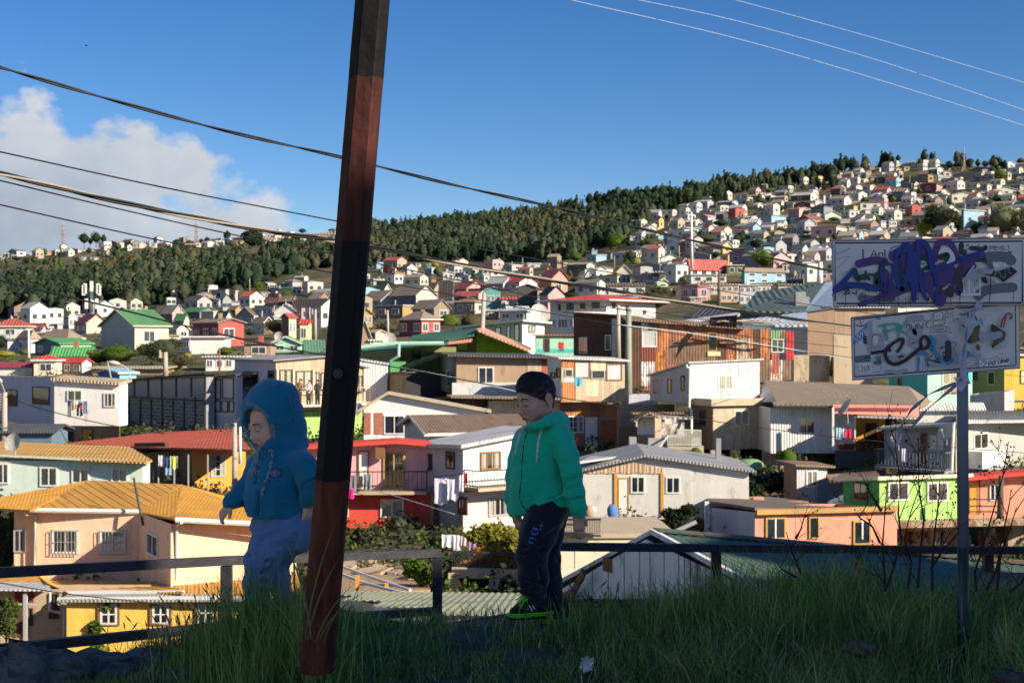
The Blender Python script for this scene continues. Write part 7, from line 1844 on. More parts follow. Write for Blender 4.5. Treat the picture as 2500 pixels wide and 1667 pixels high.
def cloth(name,col,rough=.95,scale=220,bump=.35,var=.10,sheen=.3):
 m=mat(name,col,'plain',rough=rough,var=var,bump=0);nt=m.node_tree;b=nt.nodes['Principled BSDF']
 for l in list(b.inputs['Normal'].links):nt.links.remove(l)
 g=N(nt,'ShaderNodeNewGeometry');a=N(nt,'ShaderNodeTexNoise');a.inputs['Scale'].default_value=scale;a.inputs['Detail'].default_value=2;_lk(nt,g.outputs['Position'],a.inputs['Vector'])
 bp=N(nt,'ShaderNodeBump');bp.inputs['Strength'].default_value=bump;bp.inputs['Distance'].default_value=.003;_lk(nt,a.outputs[0],bp.inputs['Height']);_lk(nt,bp.outputs[0],b.inputs['Normal'])
 b.inputs['Sheen Weight'].default_value=sheen;return m
def skin(name,col):
 m=cloth(name,col,.55,300,.12,.05,0);b=m.node_tree.nodes['Principled BSDF'];b.inputs['Subsurface Weight'].default_value=.0;b.inputs['Specular IOR Level'].default_value=.35;return m
def sobj(name,S,m,parent,xf,it=1):
 V,Fq=S.mesh();V=smooth(V,Fq,it);V=np.array([xf(p)for p in V])if not hasattr(xf,'mat')else V@xf.mat.T+xf.off
 o=npmesh(name,V-np.array(parent_off(parent)),Fq,[m],parent=parent,smooth=True);return o
def parent_off(p):return tuple(world_loc(p))if p is not None else(0,0,0)
class XF:
 """figure space (x right in the photo, y away from the camera, z up from the soles) -> world"""
 def __init__(s,base,sc=1.0):s.mat=np.eye(3)*sc;s.off=np.array(base,float);s.sc=sc
 def __call__(s,p):return Vector(tuple(s.mat@np.array(p,float)+s.off))
def pxmap(Y,u0,vfoot,z0):
 """pixel -> figure coordinates at the depth of the figure"""
 k=Y/F
 return lambda u,v,y=0:((u-u0)*k*(1+y/Y),y,(vfoot-v)*k*(1+y/Y)if 0 else((vfoot-v)*k+0*y))
def hand(S,w,d,up,L,k=.004,curl=.5,flip=1,spread=.25):
 """a small hand: palm, four unequal fingers with bent knuckles and a thumb off the side; w wrist, d pointing, up = back of the hand"""
 w=np.array(w,float);d=np.array(d,float);d/=np.linalg.norm(d);up=np.array(up,float);up-=d*up.dot(d);up/=np.linalg.norm(up);sd=np.cross(d,up)*flip
 pl=L*.50;pw=L*.42
 for t in(-.34,-.12,.10,.32):S.cap(w+sd*pw*t*.7,w+d*pl+sd*pw*t,L*.115,L*.105,k*1.6)
 S.cap(w-d*L*.15,w+d*L*.1,L*.16,L*.15,k*2)
 fl=[.40,.47,.43,.34]
 for i,t in enumerate((-.36,-.12,.12,.36)):
  p=w+d*pl*.96+sd*pw*t;r=L*.072*(1 if i<3 else .88);a=0
  for j,f in enumerate((.45,.32,.23)):
   a+=curl*(.55+.25*j)*(1+.12*i);dr=d*math.cos(a)-up*math.sin(a)+sd*spread*t*.5;dr/=np.linalg.norm(dr);q=p+dr*L*fl[i]*f*1.05;S.cap(p,q,r,r*.92,k*.5);p=q;r*=.92
 p=w+d*L*.10-sd*pw*.40;q=p+(d*.62-sd*.62-up*.30)*L*.25;S.cap(p,q,L*.10,L*.082,k);S.cap(q,q+(d*.86-sd*.16-up*.46)*L*.20,L*.082,L*.066,k*.6)
SKIN1=skin('child_skin',(.74,.46,.35));SKIN2=skin('child_skin_tan',(.64,.37,.27));HAIRM=cloth('black_hair',(.012,.010,.010),.6,500,.9,.2,0);LIP=skin('lip',(.30,.10,.085));LASH=mat('lash',(.012,.008,.008),rough=.8)
def frame(yaw,pitch,roll=0):
 """head frame: F looks left in the picture turned yaw towards the camera and pitched down; S is the side that faces the camera"""
 y,p=R(yaw),R(pitch);Fv=np.array([-math.cos(p)*math.cos(y),-math.cos(p)*math.sin(y),-math.sin(p)]);S=np.array([math.sin(y),-math.cos(y),0]);U=np.cross(Fv,S);U=U if U[2]>0 else-U
 if roll:a=R(roll);S,U=S*math.cos(a)+U*math.sin(a),U*math.cos(a)-S*math.sin(a)
 return Fv,S,U
def head(S_,C,Fr,s,chub=1.0):
 Fv,Sv,Uv=Fr;C=np.array(C,float);q=lambda f,b,u:C+(Fv*f+Sv*b+Uv*u)*s;rot=[Fv,Sv,Uv];e=lambda c,r,k,op='add':S_.ell(q(*c),np.array(r)*s,k*s,op,rot)
 e((-.008,0,.012),(.093,.075,.086),.01);e((.028,0,-.052),(.060*chub,.055*chub,.064),.03);S_.cap(q(.058,-.008,-.104),q(.058,.008,-.104),.019*s,None,.022*s)
 for b in(-1,1):
  e((.050,b*.034,-.056),(.030*chub,.027*chub,.032*chub),.02);e((.098,b*.030,-.012),(.022,.019,.013),.016,'sub');e((.0765,b*.0305,-.0135),(.0150,.0150,.0125),.004)
  S_.cap(q(.0885,b*.013,.006),q(.080,b*.046,.004),.0058*s,.005*s,.012*s);S_.cap(q(.050,b*.052,-.030),q(.066,b*.040,-.034),.012*s,None,.02*s)
  e((-.014,b*.076,-.024),(.018,.0085,.029),.006);e((-.008,b*.085,-.020),(.009,.006,.016),.004,'sub');S_.cap(q(-.020,b*.070,-.045),q(-.008,b*.072,-.052),.007*s,None,.006*s)
  e((.0985,b*.0105,-.0505),(.0085,.0070,.0065),.004)
 S_.cap(q(.086,0,-.008),q(.101,0,-.042),.0065*s,.0085*s,.010*s);e((.104,0,-.046),(.0105,.0100,.0088),.006);e((.097,0,-.062),(.008,.010,.006),.008)
 S_.cap(q(.084,-.018,-.077),q(.093,0,-.0725),.0048*s,.0062*s,.006*s);S_.cap(q(.093,0,-.0725),q(.084,.018,-.077),.0062*s,.0048*s,.006*s)
 S_.cap(q(.083,-.014,-.084),q(.083,.014,-.084),.0066*s,None,.006*s);S_.cap(q(.098,-.020,-.0795),q(.098,.020,-.0795),.0030*s,None,.003*s,'sub');e((.088,0,-.094),(.010,.016,.004),.008,'sub')
 return q
def headbits(q,s,parent,lip=True):
 for b in(-1,1):
  L=SDF(q(.09,b*.03,0)-.03,q(.09,b*.03,0)+.03,.0014);L.chain([q(.0905,b*.0175,-.0185),q(.0920,b*.028,-.0215),q(.0865,b*.040,-.0200),q(.080,b*.0455,-.0165)],[.0011,.0015,.0015,.0010],.001);o=sobj('eyelash',L,LASH,parent,XFC,0)
  L=SDF(q(.09,b*.03,.01)-.04,q(.09,b*.03,.01)+.04,.0016);L.chain([q(.0965,b*.014,.0075),q(.0955,b*.026,.0125),q(.0865,b*.040,.0125),q(.0765,b*.051,.0075)],[.0016,.0026,.0024,.0012],.002);sobj('eyebrow',L,HAIRM,parent,XFC,0)
 L=SDF(q(.09,0,-.08)-.03,q(.09,0,-.08)+.03,.0014);L.chain([q(.086,-.018,-.0775),q(.0955,0,-.0735),q(.086,.018,-.0775)],[.0035,.0056,.0035],.002);L.cap(q(.087,-.013,-.0842),q(.087,.013,-.0842),.0052,None,.002);L.cap(q(.100,-.020,-.0795),q(.100,.020,-.0795),.0022,None,.001,'sub');sobj('lips',L,LIP,parent,XFC,0)
XFC=None
def ribbon_cord(pts,r,n=6):return MB().tube(pts,r,n)
def tubes_obj(name,groups,m,parent):
 mb=MB()
 for pts,r in groups:mb.tube([XFC(p)for p in pts],r,7)
 return mb.build(name,m,parent,smooth=True)
def boy_green():
 global XFC
 Y=6.6;k=Y/F/3.7333;base=P(1322,1522,Y);XFC=XF(base);ox=(1322-1180)*3.7333;oz=(1522-880)*3.7333
 p=lambda x,y,d=0:np.array([(x-ox)*k*(1+d/Y),d,(oz-y)*k*(1+d/Y)-(0)])
 def pt(x,y,d=0):
  w=Vector((0,0,CZ));u,v=cuv('P',x,y);g=P(u,v,Y+d);return np.array([g.x-base.x,g.y-base.y,g.z-base.z])
 p=pt;q_=lambda x,y,d=0:pt(x,y+1120,d)
 # --- body: one continuous skin surface ---
 S=SDF((-.30,-.20,-.02),(.30,.22,1.24),.0052);Fr=frame(37,18);C=p(474,312,0);q=head(S,C,Fr,1.04)
 S.cap(C-Fr[2]*.06-Fr[0]*.02,p(560,640,.02),.047,.052,.025)
 S.chain([p(560,640,.02),p(540,900,.02),p(560,1200,.02),q_(570,300,.01)],[.06,.095,.09,.09],.04,(1,.85,1));S.cap(p(390,720,.09),p(700,700,-.05),.035,None,.04)
 S.chain([p(720,710,-.06),p(790,1010,-.09),p(850,1350,-.09),p(862,1425,-.09)],[.036,.032,.024,.021],.02);S.chain([p(370,740,.10),p(300,1050,.10),p(295,1360,.05),p(300,1420,.04)],[.035,.030,.023,.021],.02)
 S.chain([q_(560,330,-.05),q_(440,640,-.06),q_(480,1060,-.03),q_(500,1150,-.03)],[.07,.05,.036,.03],.03);S.chain([q_(600,330,.06),q_(594,680,.06),q_(640,1140,.06)],[.055,.032,.026],.02)
 V1,F1=S.mesh();V1=smooth(V1,F1,1,.4)
 parts=[(V1,F1)]
 for w,d,up,L,cu,fl in((p(862,1410,-.09),(.10,-.02,-1),(.30,-.95,0),.118,.30,1),(p(300,1405,.04),(.34,-.10,-1),(-.75,-.66,0),.108,.34,-1)):
  H_=SDF(w-np.array([.09,.09,.16]),w+np.array([.09,.09,.05]),.0021);hand(H_,w,d,up,L,.004,cu,fl);H_.cap(w+np.array([0,0,.03]),w-np.array([0,0,.01]),.021,.019,.01);v,f=H_.mesh();parts.append((smooth(v,f,1,.4),f))
 S2=SDF(C-np.array([.14,.13,.17]),C+np.array([.14,.13,.13]),.0027);head(S2,C,Fr,1.043);v,f=S2.mesh();parts.append((smooth(v,f,1,.35),f))
 nb=0;VV,FF=[],[]
 for v,f in parts:VV.append(v);FF.append(f+nb);nb+=len(v)
 body=npmesh('person',np.concatenate(VV),np.concatenate(FF),[SKIN2],smooth=True);body.location=base
 tag(body,'boy with short black hair in a green zip hoodie and navy tracksuit trousers, looking down','person')
 headbits(q,1.04,body)
 # --- hair: cropped, shaved shorter at the sides ---
 Fv,Sv,Uv=Fr;H_=SDF(C-.14,C+.15,.0032);s=1.045
 H_.ell(C+(Fv*-.009+Uv*.012)*s,np.array((.0942,.0762,.0885))*s,.01,'add',[Fv,Sv,Uv]);H_.ell(C+(Fv*.014+Uv*.050)*s,np.array((.066,.056,.0565))*s,.02,'add',[Fv,Sv,Uv])
 for b in(-1,1):H_.ell(C+(Fv*-.014+Sv*b*.079+Uv*-.026)*s,(.021,.016,.031),.004,'sub',[Fv,Sv,Uv])
 H_.cap(C-Fv*.060*s-Uv*.02*s,C-Fv*.048*s-Uv*.075*s,.036*s,.030*s,.02);H_.wrinkle(.0013,300,4);H_.cut(C+Uv*-.036*s,Fv*1.0-Uv);H_.cut(C+Uv*-.082*s,-Uv);H_.cut(C+Fv*.088*s,Fv*.95-Uv*.30)
 o=sobj('hair',H_,HAIRM,body,XFC,1)
 H2=SDF(C-.14,C+.15,.0034);H2.ell(C+(Fv*-.008+Uv*.012)*s,np.array((.0940,.0758,.0874))*s,.01,'add',[Fv,Sv,Uv]);H2.wrinkle(.0004,300,8);H2.cut(C+Uv*-.045*s,Fv*1.0-Uv);H2.cut(C+Uv*-.088*s,-Uv)
 sobj('hair_fade',H2,cloth('cropped_hair',(.10,.06,.045),.8,700,.8,.5,0),body,XFC,1)
 # --- hoodie ---
 G=cloth('green_fleece',(.006,.54,.33),.95,260,.35,.08);GD=cloth('green_ribbing',(.006,.50,.30),.95,120,.8,.05)
 T=SDF((-.33,-.24,.42),(.32,.26,1.08),.0055)
 T.cap(p(400,712,.09),p(690,690,-.055),.056,.062,.04);T.chain([p(545,640,.02),p(520,800,.02),p(505,960,.02),p(505,1130,.02),p(530,1270,.01)],[.060,.104,.116,.120,.112],.05,(1,.88,1));T.ell(p(420,1210,0),(.072,.085,.07),.05);T.cap(p(390,1340,.01),p(660,1270,-.01),.068,.078,.04)
 T.chain([p(712,705,-.07),p(762,860,-.095),p(800,1010,-.105),p(836,1200,-.105),p(856,1340,-.10)],[.054,.050,.047,.045,.043],.018);T.chain([p(372,720,.10),p(315,900,.115),p(285,1060,.11),p(270,1240,.08),p(282,1345,.055)],[.052,.044,.041,.039,.038],.018)
 zone=lambda X,Yy,Z:np.clip(1.0-(Z-.50)*.9,.35,1)
 T.wrinkle(.0028,62,3,zone);T.wrinkle(.0014,120,9)
 for a,b,r in((p(640,1010,-.14),p(760,1170,-.13),.007),(p(450,1280,-.12),p(740,1140,-.13),.008),(p(470,1230,-.13),p(420,1350,-.10),.007),(p(590,760,-.12),p(690,930,-.13),.007),(p(745,1190,-.155),p(905,1130,-.13),.007),(p(760,1290,-.155),p(915,1250,-.13),.008),(p(735,1120,-.15),p(880,1050,-.15),.006),(p(380,1180,-.10),p(350,1300,-.09),.006),(p(560,1240,-.13),p(740,1235,-.12),.006)):T.cap(a,b,r*.6,r,.016,'sub')
 for a,b,r in((p(700,960,-.13),p(780,1180,-.12),.006),(p(500,1310,-.11),p(730,1230,-.12),.007),(p(770,1240,-.145),p(900,1200,-.12),.006)):T.cap(a,b,r,r,.02)
 T.chain([p(492,1045,-.125),p(478,1110,-.13),p(505,1160,-.13),p(555,1198,-.125)],[.003,.004,.004,.003],.004)
 T.cap(p(560,520,0),p(556,660,.0),.050,.046,.008,'sub')
 hem=p(300,1400,0);hn=np.array([.0,0,0]);a,b=p(320,1402,0),p(775,1312,0);dn=np.array([-(b[2]-a[2]),0,b[0]-a[0]]);
 cut=np.array([dn[0],0,dn[2]]);X,Y_,Z=np.meshgrid(*T.ax,indexing='ij');dc=cut/np.linalg.norm(cut);pl=-((X-a[0])*dc[0]+(Z-a[2])*dc[2]);ww=p(770,1300)[0];mask=((X<ww)|(Y_>-.052))&(X>p(330,0)[0]-.01)
 T.d=np.where(mask,np.maximum(T.d,pl),T.d).astype(np.float32)
 sobj('hoodie',T,G,body,XFC,1)
 R_=SDF((-.33,-.22,.38),(.32,.22,.62),.005)
 R_.cap(p(405,1350,.005),p(655,1275,-.012),.064,.073,.03);R_.d=np.maximum(R_.d,-((np.meshgrid(*R_.ax,indexing='ij')[0]-a[0])*dc[0]+(np.meshgrid(*R_.ax,indexing='ij')[2]-(a[2]-.008))*dc[2])).astype(np.float32)
 sobj('hem',R_,GD,body,XFC,1)
 for nm,a_,b_,r in(('cuff',p(858,1345,-.10),p(864,1402,-.095),.036),('cuff',p(278,1345,.052),p(292,1402,.045),.032)):
  c_=SDF(np.minimum(a_,b_)-.06,np.maximum(a_,b_)+.06,.004);c_.cap(a_,b_,r,r*.92,.01);c_.d=np.maximum(c_.d,(b_[2]-.012-np.meshgrid(*c_.ax,indexing='ij')[2])).astype(np.float32);sobj(nm,c_,GD,body,XFC,1)
 K_=SDF((-.2,-.2,.86),(.24,.2,1.12),.0048)
 K_.chain([p(398,612,.01),p(430,606,-.060),p(500,590,-.092),p(590,552,-.085),p(668,522,-.045),p(690,520,.02),p(620,530,.08),p(480,570,.085),p(398,610,.03)],[.014,.020,.022,.025,.027,.030,.028,.022,.014],.012);K_.ell(p(700,575,.02),(.048,.075,.042),.03);K_.chain([p(600,575,-.10),p(690,560,-.06),p(730,590,.0)],[.014,.016,.016],.012);K_.wrinkle(.0018,80,5)
 sobj('hood',K_,G,body,XFC,1)
 zp=[p(444,612,-.108),p(405,660,-.112),p(378,740,-.110),p(362,850,-.112),p(352,960,-.112),p(350,1080,-.112),p(335,1180,-.110),p(330,1250,-.110),p(352,1320,-.098),p(392,1360,-.088),p(400,1400,-.075)]
 def hug(pts,S_,off):
  """lay a line on the surface by marching it in from the camera"""
  out=[]
  for a_ in pts:
   i=int(round((a_[0]-S_.lo[0])/S_.res));kz=int(round((a_[2]-S_.lo[2])/S_.res));i=min(max(i,0),S_.n[0]-1);kz=min(max(kz,0),S_.n[2]-1);col=S_.d[i,:,kz];j=np.argmax(col<0)if(col<0).any()else None
   y=(S_.ax[1][j]if j is not None else a_[1])-off;out.append(np.array([a_[0],y,a_[2]]))
  return out
 def sub(pts,n=5):
  o_=[]
  for a_,b_ in zip(pts,pts[1:]):o_+=[a_+(b_-a_)*i/n for i in range(n)]
  return o_+[pts[-1]]
 tubes_obj('zip',[(hug(sub(zp),T,.001),.0032)],mat('dark_zip',(.010,.05,.045),rough=.6),body)
 WC=cloth('white_cord',(.62,.66,.74),.9,400,.5,.05)
 for pts in([p(368,590,-.12),p(352,640,-.13),p(322,740,-.12),p(298,820,-.12),p(290,880,-.12)],[p(568,562,-.13),p(540,610,-.14),p(515,690,-.14),p(498,800,-.14),p(492,880,-.14),p(487,942,-.14)]):
  h=hug(sub(pts,4),T,.006);h[0][1]=min(h[0][1],-.10);n=len(h);mb=MB();mb.tube([XFC(x)for x in h],[.0040+.0028*math.sin(min(1,i/(n-1)*1.15)*math.pi)**.6*(1 if i<n-2 else .4)for i in range(n)],7);mb.build('drawstring',WC,body,smooth=True)
  # --- trousers ---
 NV=cloth('navy_tracksuit',(.012,.011,.028),.95,260,.4,.15)
 L=SDF((-.22,-.2,.02),(.26,.2,.60),.0055)
 L.ell(q_(580,250,0),(.098,.10,.075),.03);L.chain([q_(560,280,-.045),q_(500,460,-.06),q_(440,640,-.062),q_(455,850,-.045),q_(470,1010,-.035)],[.088,.083,.069,.066,.058],.03);L.chain([q_(620,280,.05),q_(590,480,.055),q_(588,680,.06),q_(615,900,.06),q_(640,1110,.06)],[.082,.066,.058,.054,.046],.016)
 L.wrinkle(.0030,60,6);
 for a_,b_,r in((q_(330,570,-.12),q_(560,590,-.12),.009),(q_(350,640,-.12),q_(520,625,-.12),.007),(q_(500,760,-.11),q_(560,960,-.09),.009),(q_(360,920,-.10),q_(540,900,-.10),.008),(q_(370,1000,-.09),q_(540,1010,-.09),.008),(q_(640,620,.0),q_(690,700,.03),.007),(q_(620,900,.01),q_(700,860,.03),.006),(q_(560,480,-.14),q_(690,420,-.10),.008)):L.cap(a_,b_,r*.7,r,.016,'sub')
 for a_,b_,r in((q_(345,985,-.09),q_(545,1055,-.085),.010),(q_(590,1060,.02),q_(700,1075,.05),.008)):L.cap(a_,b_,r,r,.018)
 cp=q_(450,1075,0);L.cut(q_(640,1180,0),(0,0,-1));X,Y_,Z=np.meshgrid(*L.ax,indexing='ij');c0,c1=q_(345,1030,0),q_(560,1150,0);tz=c0[2]+(X-c0[0])*(c1[2]-c0[2])/(c1[0]-c0[0]);L.d=np.where((Y_<.012),np.maximum(L.d,tz-Z),L.d).astype(np.float32)
 tr=sobj('trousers',L,NV,body,XFC,1)
 def print_on(text,ax0,ax1,hgt,m,nm,S_,off=.0025,thick=.22):
  glyph={'C':[[(1,1),(0,1),(0,0),(1,0)]],'O':[[(0,0),(1,0),(1,1),(0,1),(0,0)]],'L':[[(0,1),(0,0),(1,0)]],'B':[[(0,0),(0,1),(.8,1),(.9,.75),(.7,.5),(0,.5)],[(.7,.5),(1,.25),(.8,0),(0,0)]],'Y':[[(0,1),(.5,.5),(1,1)],[(.5,.5),(.5,0)]]}
  a_,b_=np.array(ax0),np.array(ax1);d_=(b_-a_)/len(text);L_=np.linalg.norm(d_);du=d_/L_;up_=np.array([-du[2],0,du[0]]);mb=MB()
  for i,ch in enumerate(text):
   for st in glyph[ch]:
    pts=[a_+d_*(i+.12+.74*gx)+up_*hgt*gy for gx,gy in st];pts=hug(sub(pts,5),S_,off);w=L_*thick
    for c0_,c1_ in zip(pts,pts[1:]):
     t_=c1_-c0_;t_[1]*=.3;nn=np.linalg.norm(t_)+1e-9;t_/=nn;s_=np.array([-t_[2],0,t_[0]])*w/2;e_=t_*w*.35
     mb.add([XFC(c0_-s_-e_),XFC(c1_-s_+e_),XFC(c1_+s_+e_),XFC(c0_+s_-e_)],[(0,1,2,3)])
  return mb.build(nm,m,body)
 print_on('COOL',q_(463,545,-.12),q_(512,372,-.12),.026,mat('blue_print',(.05,.26,1.0),rough=.6),'print_lettering',L,.0055);print_on('BOY',q_(532,412,-.12),q_(548,340,-.12),.0135,mat('pale_print',(.55,.62,.45),rough=.6),'print_lettering',L,.006,.16)
 # --- trainers ---
 LM=mat('lime_rubber',(.16,.62,.03),rough=.5,bump=.2);BK=cloth('navy_mesh',(.008,.012,.02),.7,300,.5,.1,0);WS=mat('white_stripe',(.6,.63,.66),rough=.5,bump=.1)
 def shoe(tx,ty,hx_,hy,dy,name_i,laces=True):
  to,he=q_(tx,ty,dy),q_(hx_,hy,dy);d_=he-to;Ls=np.linalg.norm(d_);f=d_/Ls;up_=np.array([-f[2],0,f[0]]);up_=up_ if up_[2]>0 else-up_;sp=lambda t,h,y=0:to+d_*t+up_*h+np.array([0,y,0])
  U_=SDF(np.minimum(to,he)-.07,np.maximum(to,he)+np.array([.07,.07,.12]),.0042);U_.chain([sp(.10,.020),sp(.3,.028),sp(.52,.036),sp(.78,.04),sp(.92,.032)],[.022,.030,.033,.033,.030],.02,(1,.95,1));U_.cap(sp(.40,.035),sp(.56,.078),.024,.024,.02);U_.cap(sp(.60,.05),sp(.86,.066),.028,.028,.02);U_.cut(sp(.5,.008),-up_)
  sh=bpy.data.objects.new('trainer',None);COL.objects.link(sh);sh.parent=body;sobj('upper',U_,BK,sh,XFC,1)
  Z_=SDF(np.minimum(to,he)-.06,np.maximum(to,he)+.06,.0042);Z_.chain([sp(.04,.014),sp(.25,.012),sp(.5,.012),sp(.78,.014),sp(.97,.018)],[.026,.036,.034,.034,.029],.02,(1,1,1));Z_.cut(sp(.5,.017),up_);Z_.cut(sp(.5,-.004),-up_);sobj('midsole',Z_,LM,sh,XFC,1)
  B_=SDF(np.minimum(to,he)-.06,np.maximum(to,he)+.06,.0042);B_.chain([sp(.05,.004),sp(.5,-.002),sp(.96,.004)],[.024,.033,.027],.02);B_.cut(sp(.5,-.002),up_);B_.cut(sp(.5,-.014),-up_);sobj('outsole',B_,BK,sh,XFC,1)
  for t_ in(.50,.59,.68):
   h=hug(sub([sp(t_,.024),sp(t_-.10,.062)],6),U_,.0015);mb=MB()
   for a_,b_ in zip(h,h[1:]):mb.add([XFC(a_+f*-.0035),XFC(a_+f*.0035),XFC(b_+f*.0035),XFC(b_+f*-.0035)],[(0,1,2,3)])
   mb.build('stripe',WS,sh)
  if laces:
   g=[];rr=random.Random(3)
   for i in range(5):c_=sp(.30+.055*i,.052+.011*i,-.0);g.append(([c_+np.array([-.006,-.030,-.012]),c_+np.array([0,-.026,.004]),c_+np.array([.004,0,.012]),c_+np.array([0,.024,.004])],.0026))
   c_=sp(.42,.092,-.024)
   for ang,l in((200,.045),(235,.05),(170,.035),(330,.045),(290,.04),(20,.03),(255,.055)):e_=np.array([math.cos(R(ang)),rr.uniform(-.3,.1),math.sin(R(ang))])*l;g.append(([c_,c_+e_*.5+np.array([0,-.008,.012]),c_+e_],.0024))
   tubes_obj('laces',g,mat('neon_lace',(.22,.85,.03),rough=.7),sh)
 shoe(248,1212,592,1188,-.045,0);shoe(560,1262,752,1248,.06,1,False)
 return body
def boy_blue():
 global XFC
 Y=6.3;base=P(690,1535,Y);XFC=XF(base)
 def p(x,y,d=0):u,v=cuv('O',x,y);g=P(u,v,Y+d);return np.array([g.x-base.x,g.y-base.y,g.z-base.z])
 Fr=frame(40,16);Fv,Sv,Uv=Fr;C=p(416,328,.0);s=1.02
 S=SDF((-.48,-.22,-.03),(.16,.24,1.13),.0055);q=head(S,C,Fr,s,1.12);S.cap(C-Uv*.06-Fv*.02,p(460,560,.02),.045,.05,.025)
 S.chain([p(470,570,.02),p(450,720,.02),p(460,900,.02),p(500,1000,.02)],[.06,.09,.095,.09],.04,(1,.9,1));S.cap(p(350,590,.07),p(600,600,-.05),.036,None,.04)
 S.chain([p(330,620,.06),p(250,770,.03),p(160,865,-.02)],[.034,.029,.020],.02);S.chain([p(625,620,-.06),p(660,760,-.05),p(655,880,-.05)],[.034,.028,.020],.02)
 S.chain([p(480,1060,-.045),p(350,1240,-.062),p(334,1420,-.045),p(332,1540,-.045)],[.06,.042,.03,.026],.03);S.chain([p(540,1060,.04),p(450,1265,.055),p(490,1410,.06),p(512,1530,.06)],[.055,.034,.026,.024],.03)
 V1,F1=S.mesh();parts=[(smooth(V1,F1,1,.4),F1)]
 for w,d,up,L,cu,fl in((p(160,868,-.02),(-.62,-.12,-.78),(-.55,-.62,.5),.100,.52,1),(p(654,872,-.05),(-.06,-.1,-1),(.7,-.6,0),.095,.4,1)):
  H_=SDF(w-np.array([.13,.09,.14]),w+np.array([.08,.09,.06]),.0021);hand(H_,w,d,up,L,.004,cu,fl);dd=np.array(d)/np.linalg.norm(d);H_.cap(w-dd*.035,w+dd*.01,.020,.018,.01);v,f=H_.mesh();parts.append((smooth(v,f,1,.4),f))
 S2=SDF(C-np.array([.14,.13,.17]),C+np.array([.14,.13,.13]),.0027);head(S2,C,Fr,s*1.003,1.12);v,f=S2.mesh();parts.append((smooth(v,f,1,.35),f))
 nb=0;VV,FF=[],[]
 for v,f in parts:VV.append(v);FF.append(f+nb);nb+=len(v)
 body=npmesh('person',np.concatenate(VV),np.concatenate(FF),[SKIN1],smooth=True);body.location=base
 tag(body,'small child in a blue hooded fleece, hood up, and baggy faded jeans, stepping left','person')
 headbits(q,s,body)
 B=cloth('blue_fleece',(.006,.175,.31),.97,240,.4,.08,.4)
 T=SDF((-.48,-.26,.50),(.20,.26,1.24),.0055)
 T.ell(p(428,310,.012),(.122,.108,.142),.03,'add',[Fv,Sv,Uv]);T.ell(p(450,185,.01),(.085,.075,.062),.05);T.ell(p(500,140,.01),(.055,.05,.035),.04);T.cap(p(400,140,0),p(300,235,0),.045,.040,.05);T.cap(p(520,300,.03),p(560,470,.04),.075,.07,.05);T.cap(p(430,490,-.03),p(520,520,.02),.062,.075,.03)
 T.cap(p(300,260,.02),p(275,330,.05),.038,.038,.04);T.cap(p(300,400,.07),p(345,460,.06),.034,.036,.03)
 T.cap(p(365,600,.08),p(610,605,-.05),.055,.060,.04);T.chain([p(475,560,.02),p(455,680,.01),p(450,800,.005),p(465,910,.01),p(490,955,.01)],[.075,.108,.118,.116,.106],.05,(1,.92,1));T.ell(p(370,850,.0),(.066,.085,.075),.05)
 T.chain([p(338,625,.07),p(300,720,.055),p(238,785,.03),p(182,838,-.01),p(160,860,-.02)],[.054,.050,.046,.040,.030],.018);T.chain([p(632,615,-.065),p(668,700,-.08),p(672,790,-.07),p(662,845,-.06)],[.058,.054,.048,.036],.018)
 T.wrinkle(.0030,58,12);T.wrinkle(.0014,120,2)
 for a_,b_,r in((p(560,480,-.10),p(500,540,-.12),.012),(p(590,430,-.06),p(540,520,-.10),.010),(p(420,745,-.14),p(520,720,-.15),.008),(p(500,830,-.15),p(620,770,-.13),.009),(p(480,860,-.15),p(640,860,-.12),.009),(p(350,800,-.10),p(345,930,-.09),.007),(p(590,660,-.13),p(560,760,-.13),.008),(p(625,740,-.14),p(690,700,-.12),.008),(p(300,770,0),p(250,860,-.02),.007),(p(340,640,-.08),p(330,730,-.08),.006),(p(455,380,-.10),p(480,500,-.11),.006)):T.cap(a_,b_,r*.6,r,.018,'sub')
 for a_,b_,r in((p(505,755,-.14),p(468,880,-.14),.006),(p(545,180,-.07),p(590,330,-.05),.008),(p(330,770,-.09),p(320,930,-.08),.007)):T.cap(a_,b_,r,r,.014)
 T.ell(C+Fv*.012,(.093*s*1.12,.082*s,.112*s),.006,'sub',[Fv,Sv,Uv]);cc=C+Fv*.12-Uv*.014;T.cap(C+Fv*.05-Uv*.012,C+Fv*.26-Uv*.03,.079,.088,.012,'sub')
 T.cut(p(470,1000,0),(.03,0,-1))
 sobj('hooded_fleece',T,B,body,XFC,1)
 def hug(pts,S_,off):
  out=[]
  for a_ in pts:
   i=min(max(int(round((a_[0]-S_.lo[0])/S_.res)),0),S_.n[0]-1);kz=min(max(int(round((a_[2]-S_.lo[2])/S_.res)),0),S_.n[2]-1);col=S_.d[i,:,kz];j=np.argmax(col<0)if(col<0).any()else None
   out.append(np.array([a_[0],(S_.ax[1][j]if j is not None else a_[1])-off,a_[2]]))
  return out
 def sub(pts,n=4):
  o_=[]
  for a_,b_ in zip(pts,pts[1:]):o_+=[a_+(b_-a_)*i/n for i in range(n)]
  return o_+[pts[-1]]
 LN=cloth('grey_fleece_lining',(.22,.23,.29),1.0,160,1.0,.2,.5)
 rim=[]
 for i in range(28):
  a=2*math.pi*i/28;c=C+Fv*.062-Uv*.010;d_=Sv*math.cos(a)*.083+Uv*math.sin(a)*.107;d_=d_-Fv*.020*abs(math.cos(a));rim.append(c+d_*s+Fv*(.018 if math.sin(a)>0 else 0)*math.sin(a))
